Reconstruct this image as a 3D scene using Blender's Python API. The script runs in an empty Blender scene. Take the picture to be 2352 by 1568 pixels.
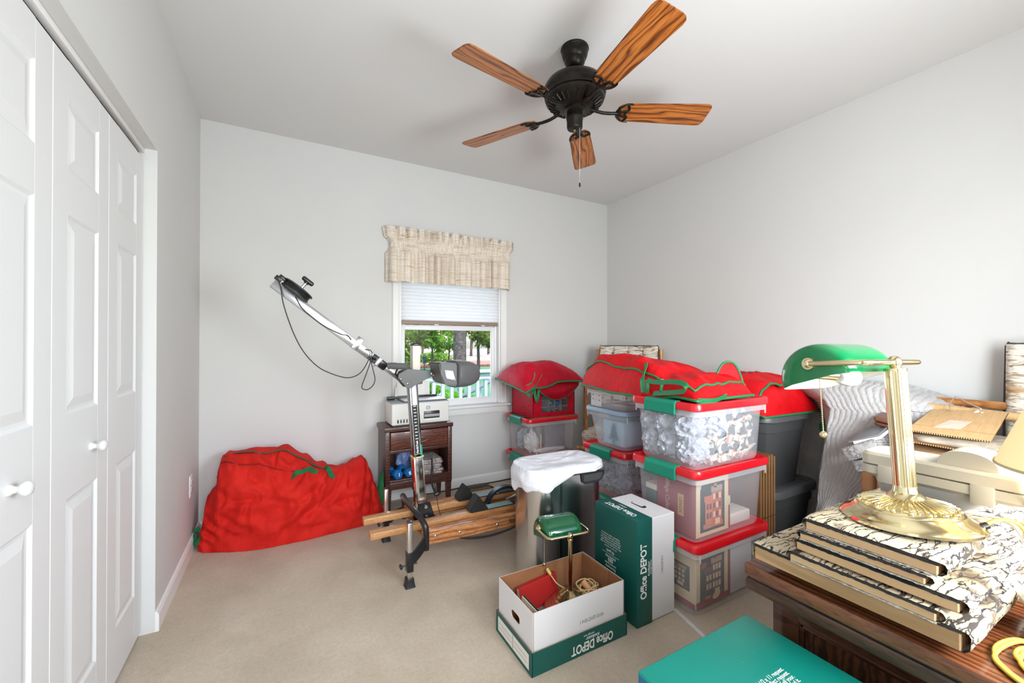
import bpy, bmesh, math, random
from mathutils import Vector, Matrix, Euler, noise
R = math.radians
PI = math.pi
random.seed(7)
SC = bpy.context.scene
COL = SC.collection

# ---------------------------------------------------------------- camera
cam_d = bpy.data.cameras.new('camera')
cam = bpy.data.objects.new('camera', cam_d)
COL.objects.link(cam)
SC.camera = cam
cam_d.sensor_width = 36.0
cam_d.lens = 948.0 / 2352.0 * 36.0
cam_d.clip_start = 0.02
cam_d.clip_end = 300
_yaw, _pitch, _roll = R(28.94), R(0.265), R(-0.073)
_F = Vector((math.sin(_yaw) * math.cos(_pitch), math.cos(_yaw) * math.cos(_pitch), math.sin(_pitch)))
_r = Vector((math.cos(_yaw), -math.sin(_yaw), 0))
_d = _F.cross(_r)
_rr = math.cos(_roll) * _r + math.sin(_roll) * _d
_dd = -math.sin(_roll) * _r + math.cos(_roll) * _d
cm = Matrix.Identity(4)
for i in range(3):
    cm[i][0] = _rr[i]; cm[i][1] = -_dd[i]; cm[i][2] = -_F[i]
cm[0][3], cm[1][3], cm[2][3] = 0, 0, 1.215
cam.matrix_world = cm

# ---------------------------------------------------------------- world, sun, lamps, exposure
SC.view_settings.view_transform = 'Standard'
SC.view_settings.look = 'None'
SC.view_settings.gamma = 1
SC.view_settings.use_curve_mapping = False
SC.view_settings.exposure = 0.31
SC.cycles.use_denoising = True
SC.cycles.max_bounces = 14
SC.cycles.diffuse_bounces = 6
SC.cycles.glossy_bounces = 4
SC.cycles.transmission_bounces = 8
SC.cycles.transparent_max_bounces = 24
SC.cycles.caustics_reflective = False
SC.cycles.caustics_refractive = False
SC.cycles.sample_clamp_indirect = 6
w = bpy.data.worlds.new('sky')
SC.world = w
w.use_nodes = True
bg = w.node_tree.nodes['Background']
sky = w.node_tree.nodes.new('ShaderNodeTexSky')
sky.sky_type = 'NISHITA'
sky.sun_disc = False
sky.sun_elevation = R(52)
sky.sun_rotation = R(200)
sky.dust_density = 2.0
w.node_tree.links.new(sky.outputs[0], bg.inputs[0])
bg.inputs[1].default_value = 0.45

def lamp(name, kind, loc, energy, col=(1, 1, 1), size=1, size_y=None, rot=(0, 0, 0), spread=None):
    d = bpy.data.lights.new(name, kind)
    d.energy = energy; d.color = col
    if kind == 'AREA':
        d.shape = 'RECTANGLE'; d.size = size; d.size_y = size_y or size
        if spread: d.spread = spread
    if kind == 'SUN': d.angle = R(1.5)
    o = bpy.data.objects.new(name, d)
    o.location = loc; o.rotation_euler = rot
    COL.objects.link(o)
    return o
# the sun stands high behind the house and lights the yard
lamp('sun_light', 'SUN', (0, 0, 20), 4.2, (1, .96, .88), rot=(R(26), R(16), 0))
# daylight through the window in the near wall, to the right behind the camera
lamp('window_daylight', 'AREA', (1.32, -.19, 1.28), 44, (.90, .965, 1), .8, .7, rot=(R(97), 0, 0))
# added fill lamp on the camera side, shining in through the doorway
lamp('camera_fill', 'AREA', (0.0, -.75, 1.55), 32, (.90, .96, 1), .85, 1.6, rot=(R(82), 0, 0))
# daylight through the window in the back wall
lamp('back_window_daylight', 'AREA', (1.235, 3.62, 1.2), 4, (.95, .98, 1), .8, 1.0, rot=(R(-90), 0, 0))

# ---------------------------------------------------------------- materials
MATS = {}
def _nt(name):
    m = bpy.data.materials.new(name); m.use_nodes = True
    nt = m.node_tree
    b = nt.nodes['Principled BSDF']
    return m, nt, b
def _lin(c):
    return tuple((x / 12.92 if x <= .04045 else ((x + .055) / 1.055) ** 2.4) for x in c)
def srgb(r, g, b): return _lin((r / 255, g / 255, b / 255))
def _n(nt, t, **k):
    n = nt.nodes.new(t)
    for a, v in k.items():
        if a.startswith('i_'):
            key = a[2:]
            key = int(key) if key.isdigit() else key.replace('_', ' ')
            n.inputs[key].default_value = v
        else: setattr(n, a, v)
    return n
def ramp(nt, src, stops, interp='LINEAR'):
    r = nt.nodes.new('ShaderNodeValToRGB')
    r.color_ramp.interpolation = interp
    e = r.color_ramp.elements
    while len(e) < len(stops): e.new(.5)
    for i, (p, c) in enumerate(stops):
        e[i].position = p
        e[i].color = (*c, 1) if len(c) == 3 else c
    nt.links.new(src, r.inputs[0])
    return r.outputs[0]
def coords(nt, scale=(1, 1, 1), rot=(0, 0, 0), kind='Object', loc=(0, 0, 0)):
    tc = nt.nodes.new('ShaderNodeTexCoord')
    mp = nt.nodes.new('ShaderNodeMapping')
    mp.inputs['Scale'].default_value = scale
    mp.inputs['Rotation'].default_value = rot
    mp.inputs['Location'].default_value = loc
    nt.links.new(tc.outputs[kind], mp.inputs[0])
    return mp.outputs[0]
def bump(nt, b, src, strength=.3, dist=.01):
    n = nt.nodes.new('ShaderNodeBump')
    n.inputs['Strength'].default_value = strength
    n.inputs['Distance'].default_value = dist
    nt.links.new(src, n.inputs['Height'])
    nt.links.new(n.outputs[0], b.inputs['Normal'])
def noise_tex(nt, vec, scale, detail=4, rough=.5, dist=0):
    n = _n(nt, 'ShaderNodeTexNoise', i_Scale=scale, i_Detail=detail, i_Roughness=rough, i_Distortion=dist)
    nt.links.new(vec, n.inputs['Vector'])
    return n.outputs[0]
def wave_tex(nt, vec, scale, dist=2, detail=2, dscale=1, typ='BANDS', dirn='X', prof='SIN'):
    n = _n(nt, 'ShaderNodeTexWave', wave_type=typ, wave_profile=prof, i_Scale=scale, i_Distortion=dist, i_Detail=detail, i_Detail_Scale=dscale)
    if typ == 'BANDS': n.bands_direction = dirn
    nt.links.new(vec, n.inputs['Vector'])
    return n.outputs[0]
def mixc(nt, fac, a, b, mode='MIX'):
    n = nt.nodes.new('ShaderNodeMix'); n.data_type = 'RGBA'; n.blend_type = mode
    for i, v in ((0, fac), (6, a), (7, b)):
        if hasattr(v, 'is_linked'): nt.links.new(v, n.inputs[i])
        elif isinstance(v, (int, float)): n.inputs[i].default_value = v
        else: n.inputs[i].default_value = (*v, 1)
    return n.outputs[2]
def mat(name, col, rough=.5, metal=0, alpha=1, trans=0, var=0, vscale=8, bumps=None, spec=None, sheen=0, coat=0):
    """plain procedural surface: colour with a little noise in it and optional relief"""
    if name in MATS: return MATS[name]
    m, nt, b = _nt(name)
    b.inputs['Roughness'].default_value = rough
    b.inputs['Metallic'].default_value = metal
    b.inputs['Base Color'].default_value = (*col, 1)
    if spec is not None: b.inputs['Specular IOR Level'].default_value = spec
    if sheen: b.inputs['Sheen Weight'].default_value = sheen
    if coat: b.inputs['Coat Weight'].default_value = coat
    if alpha < 1: b.inputs['Alpha'].default_value = alpha
    if trans: b.inputs['Transmission Weight'].default_value = trans
    v = coords(nt)
    if var:
        f = noise_tex(nt, v, vscale, 5)
        lo = tuple(max(0, c * (1 - var)) for c in col); hi = tuple(min(1, c * (1 + var)) for c in col)
        nt.links.new(ramp(nt, f, [(.3, lo), (.7, hi)]), b.inputs['Base Color'])
    if bumps:
        f = noise_tex(nt, v, bumps[0], 6)
        bump(nt, b, f, bumps[1], bumps[2] if len(bumps) > 2 else .01)
    MATS[name] = m
    return m

WALL = mat('wall_paint', (.67, .668, .655), .9, var=.012, vscale=2.2, bumps=(180, .06, .002), spec=.2)
CEIL = mat('ceiling_paint', (.70, .70, .69), .95, bumps=(150, .05, .002), spec=.15)
TRIM = mat('trim_white', (.84, .84, .83), .45)
DOORM = None
def _door():
    m, nt, b = _nt('painted_door')
    b.inputs['Base Color'].default_value = (.75, .755, .755, 1)
    b.inputs['Roughness'].default_value = .5
    v = coords(nt, (60, 60, 2.2))
    bump(nt, b, noise_tex(nt, v, 3, 5, .6, 1.2), .14, .002)
    return m
DOORM = _door()
def _carpet():
    m, nt, b = _nt('carpet_pile')
    v = coords(nt)
    f1 = noise_tex(nt, v, 420, 2, .7)
    f2 = noise_tex(nt, v, 3.2, 4, .6, .4)
    f3 = noise_tex(nt, v, 60, 4, .7)
    c = ramp(nt, f1, [(.25, srgb(182, 166, 148)), (.55, srgb(222, 208, 190)), (.8, srgb(240, 230, 214))])
    c2 = ramp(nt, f2, [(.35, (.84, .83, .80)), (.68, (1, 1, 1))])
    c3 = ramp(nt, f3, [(.3, (.86, .85, .84)), (.7, (1, 1, 1))])
    nt.links.new(mixc(nt, 1.0, mixc(nt, 1.0, c, c2, 'MULTIPLY'), c3, 'MULTIPLY'), b.inputs['Base Color'])
    b.inputs['Roughness'].default_value = 1
    b.inputs['Specular IOR Level'].default_value = .05
    bump(nt, b, f1, .5, .006)
    return m
CARPET = _carpet()
def wood(name, dark, mid, light, scale=(1, 1, 1), rings=8, rough=.35, pores=True, dist=6, rot=(0, 0, 0), coat=.2, axis='X'):
    if name in MATS: return MATS[name]
    m, nt, b = _nt(name)
    v = coords(nt, scale, rot)
    wv = wave_tex(nt, v, rings, dist, 3, 1.2, 'BANDS', axis)
    c = ramp(nt, wv, [(.0, dark), (.22, mid), (1, light)])
    n1 = noise_tex(nt, v, 2.5, 4, .5)
    c = mixc(nt, .35, c, ramp(nt, n1, [(.3, mid), (.7, light)]))
    if pores:
        n2 = noise_tex(nt, v, 40, 3, .6)
        c = mixc(nt, 1.0, c, ramp(nt, n2, [(.34, (.55, .5, .45)), (.5, (1, 1, 1))]), 'MULTIPLY')
    nt.links.new(c, b.inputs['Base Color'])
    b.inputs['Roughness'].default_value = rough
    b.inputs['Coat Weight'].default_value = coat
    bump(nt, b, wv, .05, .002)
    MATS[name] = m
    return m

# ---------------------------------------------------------------- mesh helpers (all in world coordinates unless told otherwise)
def BM(): return bmesh.new()
def box(bm, x0, x1, y0, y1, z0, z1, bev=0, seg=2, M=None):
    vs = [bm.verts.new(p) for p in ((x0, y0, z0), (x1, y0, z0), (x1, y1, z0), (x0, y1, z0), (x0, y0, z1), (x1, y0, z1), (x1, y1, z1), (x0, y1, z1))]
    fs = [bm.faces.new([vs[i] for i in q]) for q in ((0, 3, 2, 1), (4, 5, 6, 7), (0, 1, 5, 4), (1, 2, 6, 5), (2, 3, 7, 6), (3, 0, 4, 7))]
    if bev:
        es = list({e for f in fs for e in f.edges})
        r = bmesh.ops.bevel(bm, geom=es, offset=bev, segments=seg, affect='EDGES', profile=.5)
        vs = list({v for f in r['faces'] for v in f.verts} | {v for v in vs if v.is_valid})
    if M is not None:
        for v in vs: v.co = M @ v.co
    return vs
def cbox(bm, c, s, bev=0, seg=2, M=None, rot=None):
    """box of size s about c, turned by rot (Euler) about its centre"""
    T = Matrix.Translation(c)
    if rot is not None: T = T @ Euler(rot).to_matrix().to_4x4()
    if M is not None: T = M @ T
    return box(bm, -s[0] / 2, s[0] / 2, -s[1] / 2, s[1] / 2, -s[2] / 2, s[2] / 2, bev, seg, T)
def frame_of(d):
    d = Vector(d).normalized()
    a = Vector((0, 0, 1)) if abs(d.z) < .9 else Vector((1, 0, 0))
    x = a.cross(d).normalized(); y = d.cross(x)
    return x, y, d
def ring(bm, c, x, y, r, n, r2=None):
    c = Vector(c); r2 = r if r2 is None else r2
    return [bm.verts.new(c + x * (r * math.cos(2 * PI * i / n)) + y * (r2 * math.sin(2 * PI * i / n))) for i in range(n)]
def bridge(bm, a, b, closed=True):
    n = len(a)
    for i in range(n if closed else n - 1):
        j = (i + 1) % n
        try: bm.faces.new((a[i], a[j], b[j], b[i]))
        except ValueError: pass
def cap(bm, a, flip=False):
    try: bm.faces.new(list(reversed(a)) if flip else a)
    except ValueError: pass
def cyl(bm, p0, p1, r0, r1=None, n=16):
    r1 = r0 if r1 is None else r1
    x, y, d = frame_of(Vector(p1) - Vector(p0))
    a = ring(bm, p0, x, y, r0, n); b = ring(bm, p1, x, y, r1, n)
    bridge(bm, a, b); cap(bm, a, True); cap(bm, b)
def smooth_path(pts, sub=6, closed=False):
    P = [Vector(p) for p in pts]; out = []
    n = len(P)
    for i in range(n if closed else n - 1):
        if closed: p0, p1, p2, p3 = P[(i - 1) % n], P[i], P[(i + 1) % n], P[(i + 2) % n]
        else: p0, p1, p2, p3 = P[max(i - 1, 0)], P[i], P[i + 1], P[min(i + 2, n - 1)]
        for k in range(sub):
            t = k / sub
            out.append(.5 * ((2 * p1) + (p2 - p0) * t + (2 * p0 - 5 * p1 + 4 * p2 - p3) * t * t + (3 * p1 - p0 - 3 * p2 + p3) * t ** 3))
    if not closed: out.append(P[-1])
    return out
def tube(bm, pts, r, n=8, sub=5, closed=False, flat=None):
    """round cord (or a flat strap when flat=(w,t)) along a smoothed path"""
    P = smooth_path(pts, sub, closed) if sub > 1 else [Vector(p) for p in pts]
    m = len(P); rings = []
    prev = None
    for i, p in enumerate(P):
        if closed: d = P[(i + 1) % m] - P[(i - 1) % m]
        else: d = P[min(i + 1, m - 1)] - P[max(i - 1, 0)]
        if d.length < 1e-9: d = Vector((0, 0, 1))
        d.normalize()
        if prev is None: x, y, _ = frame_of(d)
        else:
            x = prev - d * prev.dot(d)
            x = x.normalized() if x.length > 1e-6 else frame_of(d)[0]
            y = d.cross(x)
        prev = x
        if flat: 
            q = ((-1, -1), (1, -1), (1, 1), (-1, 1))
            rings.append([bm.verts.new(p + x * (a * flat[0] / 2) + y * (b * flat[1] / 2)) for a, b in q])
        else: rings.append(ring(bm, p, x, y, r, n))
    for i in range(m - 1): bridge(bm, rings[i], rings[i + 1])
    if closed: bridge(bm, rings[-1], rings[0])
    else: cap(bm, rings[0], True); cap(bm, rings[-1])
def lathe(bm, prof, c=(0, 0, 0), n=32, M=None, sx=1, sy=1):
    """prof: (radius, height) pairs, turned about the vertical through c"""
    rings = []
    M = M or Matrix.Identity(4)
    for r, z in prof:
        if r < 1e-6: rings.append([bm.verts.new(M @ (Vector(c) + Vector((0, 0, z))))])
        else: rings.append([bm.verts.new(M @ (Vector(c) + Vector((sx * r * math.cos(2 * PI * i / n), sy * r * math.sin(2 * PI * i / n), z)))) for i in range(n)])
    for a, b in zip(rings, rings[1:]):
        if len(a) == 1 and len(b) == 1: continue
        if len(a) == 1:
            for i in range(n): bm.faces.new((a[0], b[(i + 1) % n], b[i]))
        elif len(b) == 1:
            for i in range(n): bm.faces.new((a[i], a[(i + 1) % n], b[0]))
        else: bridge(bm, a, b)
def prism(bm, poly, M, d):
    """2-D outline (x, y) thickened by d along local z, placed by M"""
    a = [bm.verts.new(M @ Vector((p[0], p[1], -d / 2))) for p in poly]
    b = [bm.verts.new(M @ Vector((p[0], p[1], d / 2))) for p in poly]
    bridge(bm, a, b); cap(bm, a, True); cap(bm, b)
def XZ(y=0): return Matrix(((1, 0, 0, 0), (0, 0, -1, y), (0, 1, 0, 0), (0, 0, 0, 1)))   # local (x, y) -> world (x, z) at depth y
def axes(o, x, y):
    x = Vector(x).normalized(); y = Vector(y).normalized(); z = x.cross(y)
    M = Matrix.Identity(4)
    for i in range(3): M[i][0] = x[i]; M[i][1] = y[i]; M[i][2] = z[i]; M[i][3] = o[i]
    return M
def rrect(w, d, r, n=5):
    out = []
    for cx, cy, a0 in ((w / 2 - r, d / 2 - r, 0), (-w / 2 + r, d / 2 - r, 90), (-w / 2 + r, -d / 2 + r, 180), (w / 2 - r, -d / 2 + r, 270)):
        for k in range(n + 1):
            a = R(a0 + 90 * k / n)
            out.append((cx + r * math.cos(a), cy + r * math.sin(a)))
    return out
def loft(bm, outs, cap0=True, cap1=True, M=None):
    """outs: list of (outline2d, z)"""
    M = M or Matrix.Identity(4)
    rs = [[bm.verts.new(M @ Vector((p[0], p[1], z))) for p in o] for o, z in outs]
    for a, b in zip(rs, rs[1:]): bridge(bm, a, b)
    if cap0: cap(bm, rs[0], True)
    if cap1: cap(bm, rs[-1])
    return rs
def sheet(bm, f, nu, nv, closed_u=False):
    g = [[bm.verts.new(f(i / nu, j / nv)) for j in range(nv + 1)] for i in range(nu if closed_u else nu + 1)]
    for i in range(nu):
        a, b = g[i], g[(i + 1) % len(g)]
        for j in range(nv): 
            try: bm.faces.new((a[j], b[j], b[j + 1], a[j + 1]))
            except ValueError: pass
    return g
def solid(bm, t):
    """give an open sheet a thickness"""
    bm.normal_update()
    bmesh.ops.solidify(bm, geom=bm.faces[:], thickness=t)
def nz(p, s=1.0, seed=0): return noise.noise(Vector((p[0] * s + seed * 7.3, p[1] * s - seed * 3.1, p[2] * s + seed * 1.7)))

# ---------------------------------------------------------------- objects
INV = {}
def obj(name, bm, m, parent=None, smooth=35, label=None, local=False):
    me = bpy.data.meshes.new(name)
    bmesh.ops.recalc_face_normals(bm, faces=bm.faces[:])
    if parent is not None and not local and parent.name in INV: bm.transform(INV[parent.name])
    bm.to_mesh(me); bm.free()
    for mm in (m if isinstance(m, (list, tuple)) else [m]): me.materials.append(mm)
    if smooth:
        me.shade_smooth()
        if smooth < 180: me.set_sharp_from_angle(angle=R(smooth))
    o = bpy.data.objects.new(name, me)
    COL.objects.link(o)
    if parent is not None:
        o.parent = parent
        if parent.name in INV: INV[o.name] = INV[parent.name]
    if label: o['label'] = label
    return o
def tag(o, label, cat, group=None, kind=None):
    o['label'] = label; o['category'] = cat
    if group: o['group'] = group
    if kind: o['kind'] = kind
    return o
def thing(name, label, cat, loc=(0, 0, 0), rz=0, group=None):
    o = bpy.data.objects.new(name, None)
    COL.objects.link(o)
    o.location = loc; o.rotation_euler = (0, 0, rz)
    o.empty_display_size = .05
    M = Matrix.Translation(loc) @ Euler((0, 0, rz)).to_matrix().to_4x4()
    INV[o.name] = M.inverted()
    return tag(o, label, cat, group)
def copy_tree(o, parent=None):
    c = o.copy(); COL.objects.link(c)
    if parent is not None: c.parent = parent
    for ch in list(o.children): copy_tree(ch, c)
    return c
def struct(name, bm, m, parent=None, smooth=35):
    o = obj(name, bm, m, parent, smooth)
    o['kind'] = 'structure'
    return o
TXT = {}
def textmesh(s, bold=0.0, italic=0.0, depth=.0, spacing=1.0):
    k = (s, bold, italic, depth, spacing)
    if k in TXT: return TXT[k]
    cu = bpy.data.curves.new('letters', 'FONT')
    cu.body = s; cu.size = 1; cu.offset = bold; cu.shear = italic; cu.extrude = depth; cu.space_character = spacing
    cu.align_x = 'CENTER'; cu.align_y = 'CENTER'; cu.resolution_u = 3
    t = bpy.data.objects.new('letters', cu)
    COL.objects.link(t)
    dg = bpy.context.evaluated_depsgraph_get()
    me = bpy.data.meshes.new_from_object(t.evaluated_get(dg))
    bpy.data.objects.remove(t); bpy.data.curves.remove(cu)
    TXT[k] = me
    return me
def text(s, M, size, m, parent, bold=0.0, italic=0.0, sx=1.0, name='lettering', depth=.0004, spacing=1.0):
    me = textmesh(s, bold, italic, 0, spacing).copy()
    T = M @ Matrix.Diagonal((size * sx, size, 1, 1))
    bm = BM(); bm.from_mesh(me); bpy.data.meshes.remove(me)
    bm.transform(T)
    z = Vector((M[0][2], M[1][2], M[2][2])) * depth
    for v in bm.verts: v.co += z
    return obj(name, bm, m, parent, 0)
for _s, _b in (('Office DEPOT', .03),): textmesh(_s, _b)
# ================================================================ the room
XL, XR, YB, YN, HC = -.47, 2.927, 3.26, -.10, 2.646
T = .12
bm = BM(); box(bm, XL - .85, XR + T, YN - 1.2, YB + T, -.10, 0); struct('floor', bm, CARPET)
bm = BM(); box(bm, XL - .85, XR + T, YN - 1.2, YB + T, HC, HC + .1); struct('ceiling', bm, CEIL)
bm = BM(); box(bm, XR, XR + T, YN - T, YB + T, 0, HC); struct('wall_right', bm, WALL)
WX0, WX1, WZ0, WZ1 = .795, 1.682, .690, 1.975
bm = BM()
box(bm, XL - .85, WX0, YB, YB + T, 0, HC); box(bm, WX1, XR, YB, YB + T, 0, HC)
box(bm, WX0, WX1, YB, YB + T, 0, WZ0 - .006); box(bm, WX0, WX1, YB, YB + T, WZ1, HC)
struct('wall_back', bm, WALL)
CY0, CY1, CZ = .705, 2.25, 2.027
bm = BM()
box(bm, XL - T, XL, CY1, YB, 0, HC); box(bm, XL - T, XL, CY0, CY1, CZ, HC); box(bm, XL - T, XL, YN - 1.2, CY0, 0, HC)
struct('wall_left', bm, WALL)
bm = BM()
box(bm, XL - .85, XL - .80, YN, YB, 0, HC)
struct('wall_closet', bm, WALL)
# near wall behind the camera, with a doorway and a window
bm = BM()
box(bm, XL, -.42, YN - T, YN, 0, HC); box(bm, -.42, .42, YN - T, YN, 2.05, HC); box(bm, .42, .75, YN - T, YN, 0, HC)
box(bm, .75, 2.15, YN - T, YN, 0, .80); box(bm, .75, 2.15, YN - T, YN, 1.9, HC); box(bm, 2.15, XR, YN - T, YN, 0, HC)
struct('wall_near', bm, WALL)
# baseboards: flat board with a sloped cap
def baseboard(name, p0, p1, nrm):
    bm = BM()
    p0 = Vector(p0); p1 = Vector(p1); nrm = Vector(nrm)
    prof = [(0, 0), (.013, 0), (.013, .068), (.007, .082), (0, .084)]
    a = [bm.verts.new(p0 + nrm * d + Vector((0, 0, z))) for d, z in prof]
    b = [bm.verts.new(p1 + nrm * d + Vector((0, 0, z))) for d, z in prof]
    bridge(bm, a, b); cap(bm, a); cap(bm, b, True)
    struct(name, bm, TRIM, smooth=20)
baseboard('baseboard_left', (XL, CY1 + .0, 0), (XL, YB, 0), (1, 0, 0))
baseboard('baseboard_back', (XL, YB, 0), (XR, YB, 0), (0, -1, 0))
baseboard('baseboard_right', (XR, YB, 0), (XR, YN, 0), (-1, 0, 0))

# ---- closet: four bifold leaves with raised panels; face of the leaves at x=-.515
KNOB = mat('white_enamel', (.66, .66, .655), .3)
DARKGAP = mat('dark_track', (.02, .02, .02), .5, .3)
bm = BM(); box(bm, XL - T + .005, XL - .062, CY0, CY1, CZ - .022, CZ - .006); struct('trim_1', bm, DARKGAP)
bm = BM()
box(bm, XL - .060, XL - .040, CY0, CY1, CZ - .021, CZ - .001, .002)
struct('trim_2', bm, TRIM)
XD = -.515
edges = [.712, 1.095, 1.479, 1.864, 2.245]
def leaf(parent, y0, y1, knob_at=None):
    bm = BM()
    th = .032
    y0 += .0012; y1 -= .0012
    z0, z1 = .022, 1.983
    rows = [(.21, .79), (1.02, 1.565), (1.685, 1.885)]
    m0, m1 = y0 + .085, y1 - .085
    # face grid of stiles and rails with holes for the panels
    box(bm, XD - th, XD, y0, m0, z0, z1, .0015, 1); box(bm, XD - th, XD, m1, y1, z0, z1, .0015, 1)
    zz = [z0] + [v for r in rows for v in r] + [z1]
    for i in range(0, len(zz), 2): box(bm, XD - th, XD - .0002, m0 - .001, m1 + .001, zz[i], zz[i + 1])
    lf = obj('door_leaf', bm, DOORM, parent, 20)
    for a, b in rows:
        # moulded frame sloping in, flat ring, slope up to the raised field
        bm = BM(); r = []
        for ins, dx in ((0, 0), (.008, -.006), (.016, -.0065), (.040, -.001), (.042, -.0005)):
            r.append([bm.verts.new((XD + dx, y, z)) for y, z in ((m0 + ins, a + ins), (m1 - ins, a + ins), (m1 - ins, b - ins), (m0 + ins, b - ins))])
        for p, q in zip(r, r[1:]): bridge(bm, p, q)
        cap(bm, r[-1])
        bk = [bm.verts.new((XD - th + .004, v.co.y, v.co.z)) for v in r[0]]
        bridge(bm, r[0], bk); cap(bm, bk)
        obj('panel', bm, DOORM, lf, 12)
    return lf
def knob(parent, y, z):
    bm = BM()
    Mx = Matrix.Translation((XD, y, z)) @ Euler((0, R(90), 0)).to_matrix().to_4x4()
    lathe(bm, [(0, 0), (.0135, 0), (.0125, .004), (.008, .009), (.0075, .016), (.013, .020), (.0165, .026), (.0165, .031), (.013, .036), (.006, .0385), (0, .039)], n=24, M=Mx)
    obj('knob', bm, KNOB, parent, 60)
for k, nm in ((2, 'door_1'), (0, 'door_2')):
    d = bpy.data.objects.new(nm, None); COL.objects.link(d); d['kind'] = 'structure'
    d['label'] = 'white bifold closet door with raised panels, ' + ('beside the jamb' if k == 2 else 'at the left edge of the photo')
    leaf(d, edges[k], edges[k + 1]); leaf(d, edges[k + 1], edges[k + 2])
    knob(d, 1.726 if k == 2 else 1.294, .899)

# ---- outlet plate on the left wall
t = thing('wall_outlet', 'white electrical outlet plate low on the left wall', 'outlet', (XL, 2.985, .39))
bm = BM(); box(bm, XL, XL + .006, 2.950, 3.020, .33, .452, .003); obj('cover_plate', bm, TRIM, t)
for dz in (-.02, .02):
    bm = BM(); cyl(bm, (XL + .004, 2.985, .39 + dz), (XL + .0085, 2.985, .39 + dz), .016, n=16)
    o = obj('socket', bm, KNOB, t)
    for dy in (-.006, .006):
        bm = BM(); box(bm, XL + .008, XL + .009, 2.985 + dy - .001, 2.985 + dy + .001, .39 + dz - .002, .39 + dz + .006); obj('slot', bm, DARKGAP, o)

# ---- window
wn = bpy.data.objects.new('window_1', None); COL.objects.link(wn); wn['kind'] = 'structure'
wn['label'] = 'white sash window in the back wall'
VINYL = mat('white_vinyl', (.86, .865, .87), .35)
CAS = .058
def wpart(nm, args, m=VINYL, bev=.003, parent=wn):
    bm = BM()
    for a in args: box(bm, *a, bev)
    return obj(nm, bm, m, parent, 30)
for x0, x1 in ((WX0 - CAS, WX0), (WX1, WX1 + CAS)):
    c = wpart('casing', [(x0, x1, YB - .016, YB + .001, WZ0, WZ1 + CAS)], TRIM)
    bd = [(x0 + .006, x0 + .014, YB - .020, YB - .015, WZ0, WZ1 + CAS), (x1 - .014, x1 - .006, YB - .020, YB - .015, WZ0, WZ1 + CAS)]
    for q in bd: wpart('moulding', [q], TRIM, .002, c)
wpart('casing', [(WX0 + .0005, WX1 - .0005, YB - .0155, YB + .001, WZ1, WZ1 + CAS - .001)], TRIM)
wpart('stool', [(WX0 - CAS - .03, WX1 + CAS + .03, YB - .05, YB + .06, WZ0 - .022, WZ0)], TRIM, .006)
wpart('apron', [(WX0 - CAS - .005, WX1 + CAS + .005, YB - .016, YB + .001, WZ0 - .078, WZ0 - .021)], TRIM, .004)
wpart('jamb', [(WX0, WX0 + .014, YB - .002, YB + .115, WZ0, WZ1)])
wpart('jamb', [(WX1 - .014, WX1, YB - .002, YB + .115, WZ0, WZ1)])
wpart('head_jamb', [(WX0, WX1, YB - .002, YB + .115, WZ1 - .014, WZ1)])
wpart('jamb_track', [(WX1 - .030, WX1 - .013, YB + .050, YB + .056, WZ0, WZ1)])
wpart('jamb_track', [(WX0 + .013, WX0 + .030, YB + .050, YB + .056, WZ0, WZ1)])
SX0, SX1, SY0, SY1 = WX0 + .014, WX1 - .014, YB + .058, YB + .088
ls = wpart('lower_sash', [(SX0, SX0 + .042, SY0, SY1, WZ0 + .002, 1.36), (SX1 - .042, SX1, SY0, SY1, WZ0 + .002, 1.36),
                          (SX0 + .039, SX1 - .039, SY0 + .0015, SY1 - .0015, WZ0 + .003, WZ0 + .052), (SX0 + .039, SX1 - .039, SY0 + .0015, SY1 - .0015, 1.325, 1.3595)])
us = wpart('upper_sash', [(SX0, SX0 + .04, SY1, SY1 + .025, 1.33, WZ1), (SX1 - .04, SX1, SY1, SY1 + .025, 1.33, WZ1),
                          (SX0 + .037, SX1 - .037, SY1 + .0015, SY1 + .0235, 1.331, 1.365), (SX0 + .037, SX1 - .037, SY1 + .0015, SY1 + .0235, WZ1 - .05, WZ1 - .014)])
def _glass():
    m = bpy.data.materials.new('window_glass'); m.use_nodes = True
    nt = m.node_tree; nt.nodes.clear()
    o = nt.nodes.new('ShaderNodeOutputMaterial'); mx = nt.nodes.new('ShaderNodeMixShader')
    tr = nt.nodes.new('ShaderNodeBsdfTransparent'); g = nt.nodes.new('ShaderNodeBsdfGlossy'); f = nt.nodes.new('ShaderNodeFresnel')
    g.inputs['Roughness'].default_value = .02; f.inputs[0].default_value = 1.35
    nt.links.new(f.outputs[0], mx.inputs[0]); nt.links.new(tr.outputs[0], mx.inputs[1]); nt.links.new(g.outputs[0], mx.inputs[2])
    nt.links.new(mx.outputs[0], o.inputs[0])
    return m
GLASS = _glass()
bm = BM(); box(bm, SX0 + .036, SX1 - .036, SY0 + .013, SY0 + .017, WZ0 + .046, 1.33); obj('pane', bm, GLASS, ls, 0)
bm = BM(); box(bm, SX0 + .036, SX1 - .036, SY1 + .010, SY1 + .014, 1.36, WZ1 - .045); obj('pane', bm, GLASS, us, 0)
wpart('sash_stop', [(SX0 - .002, SX0 + .016, SY0 + .001, SY1, 1.364, WZ1 - .01)]); wpart('sash_stop', [(SX1 - .016, SX1 + .002, SY0 + .001, SY1, 1.364, WZ1 - .01)])
wpart('sill', [(WX0, WX1, YB + .040, YB + .118, WZ0 - .03, WZ0 + .004)])
wpart('sash_lock', [(1.20, 1.25, SY0 + .004, SY1, 1.365, 1.378)], KNOB, .003)

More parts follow.
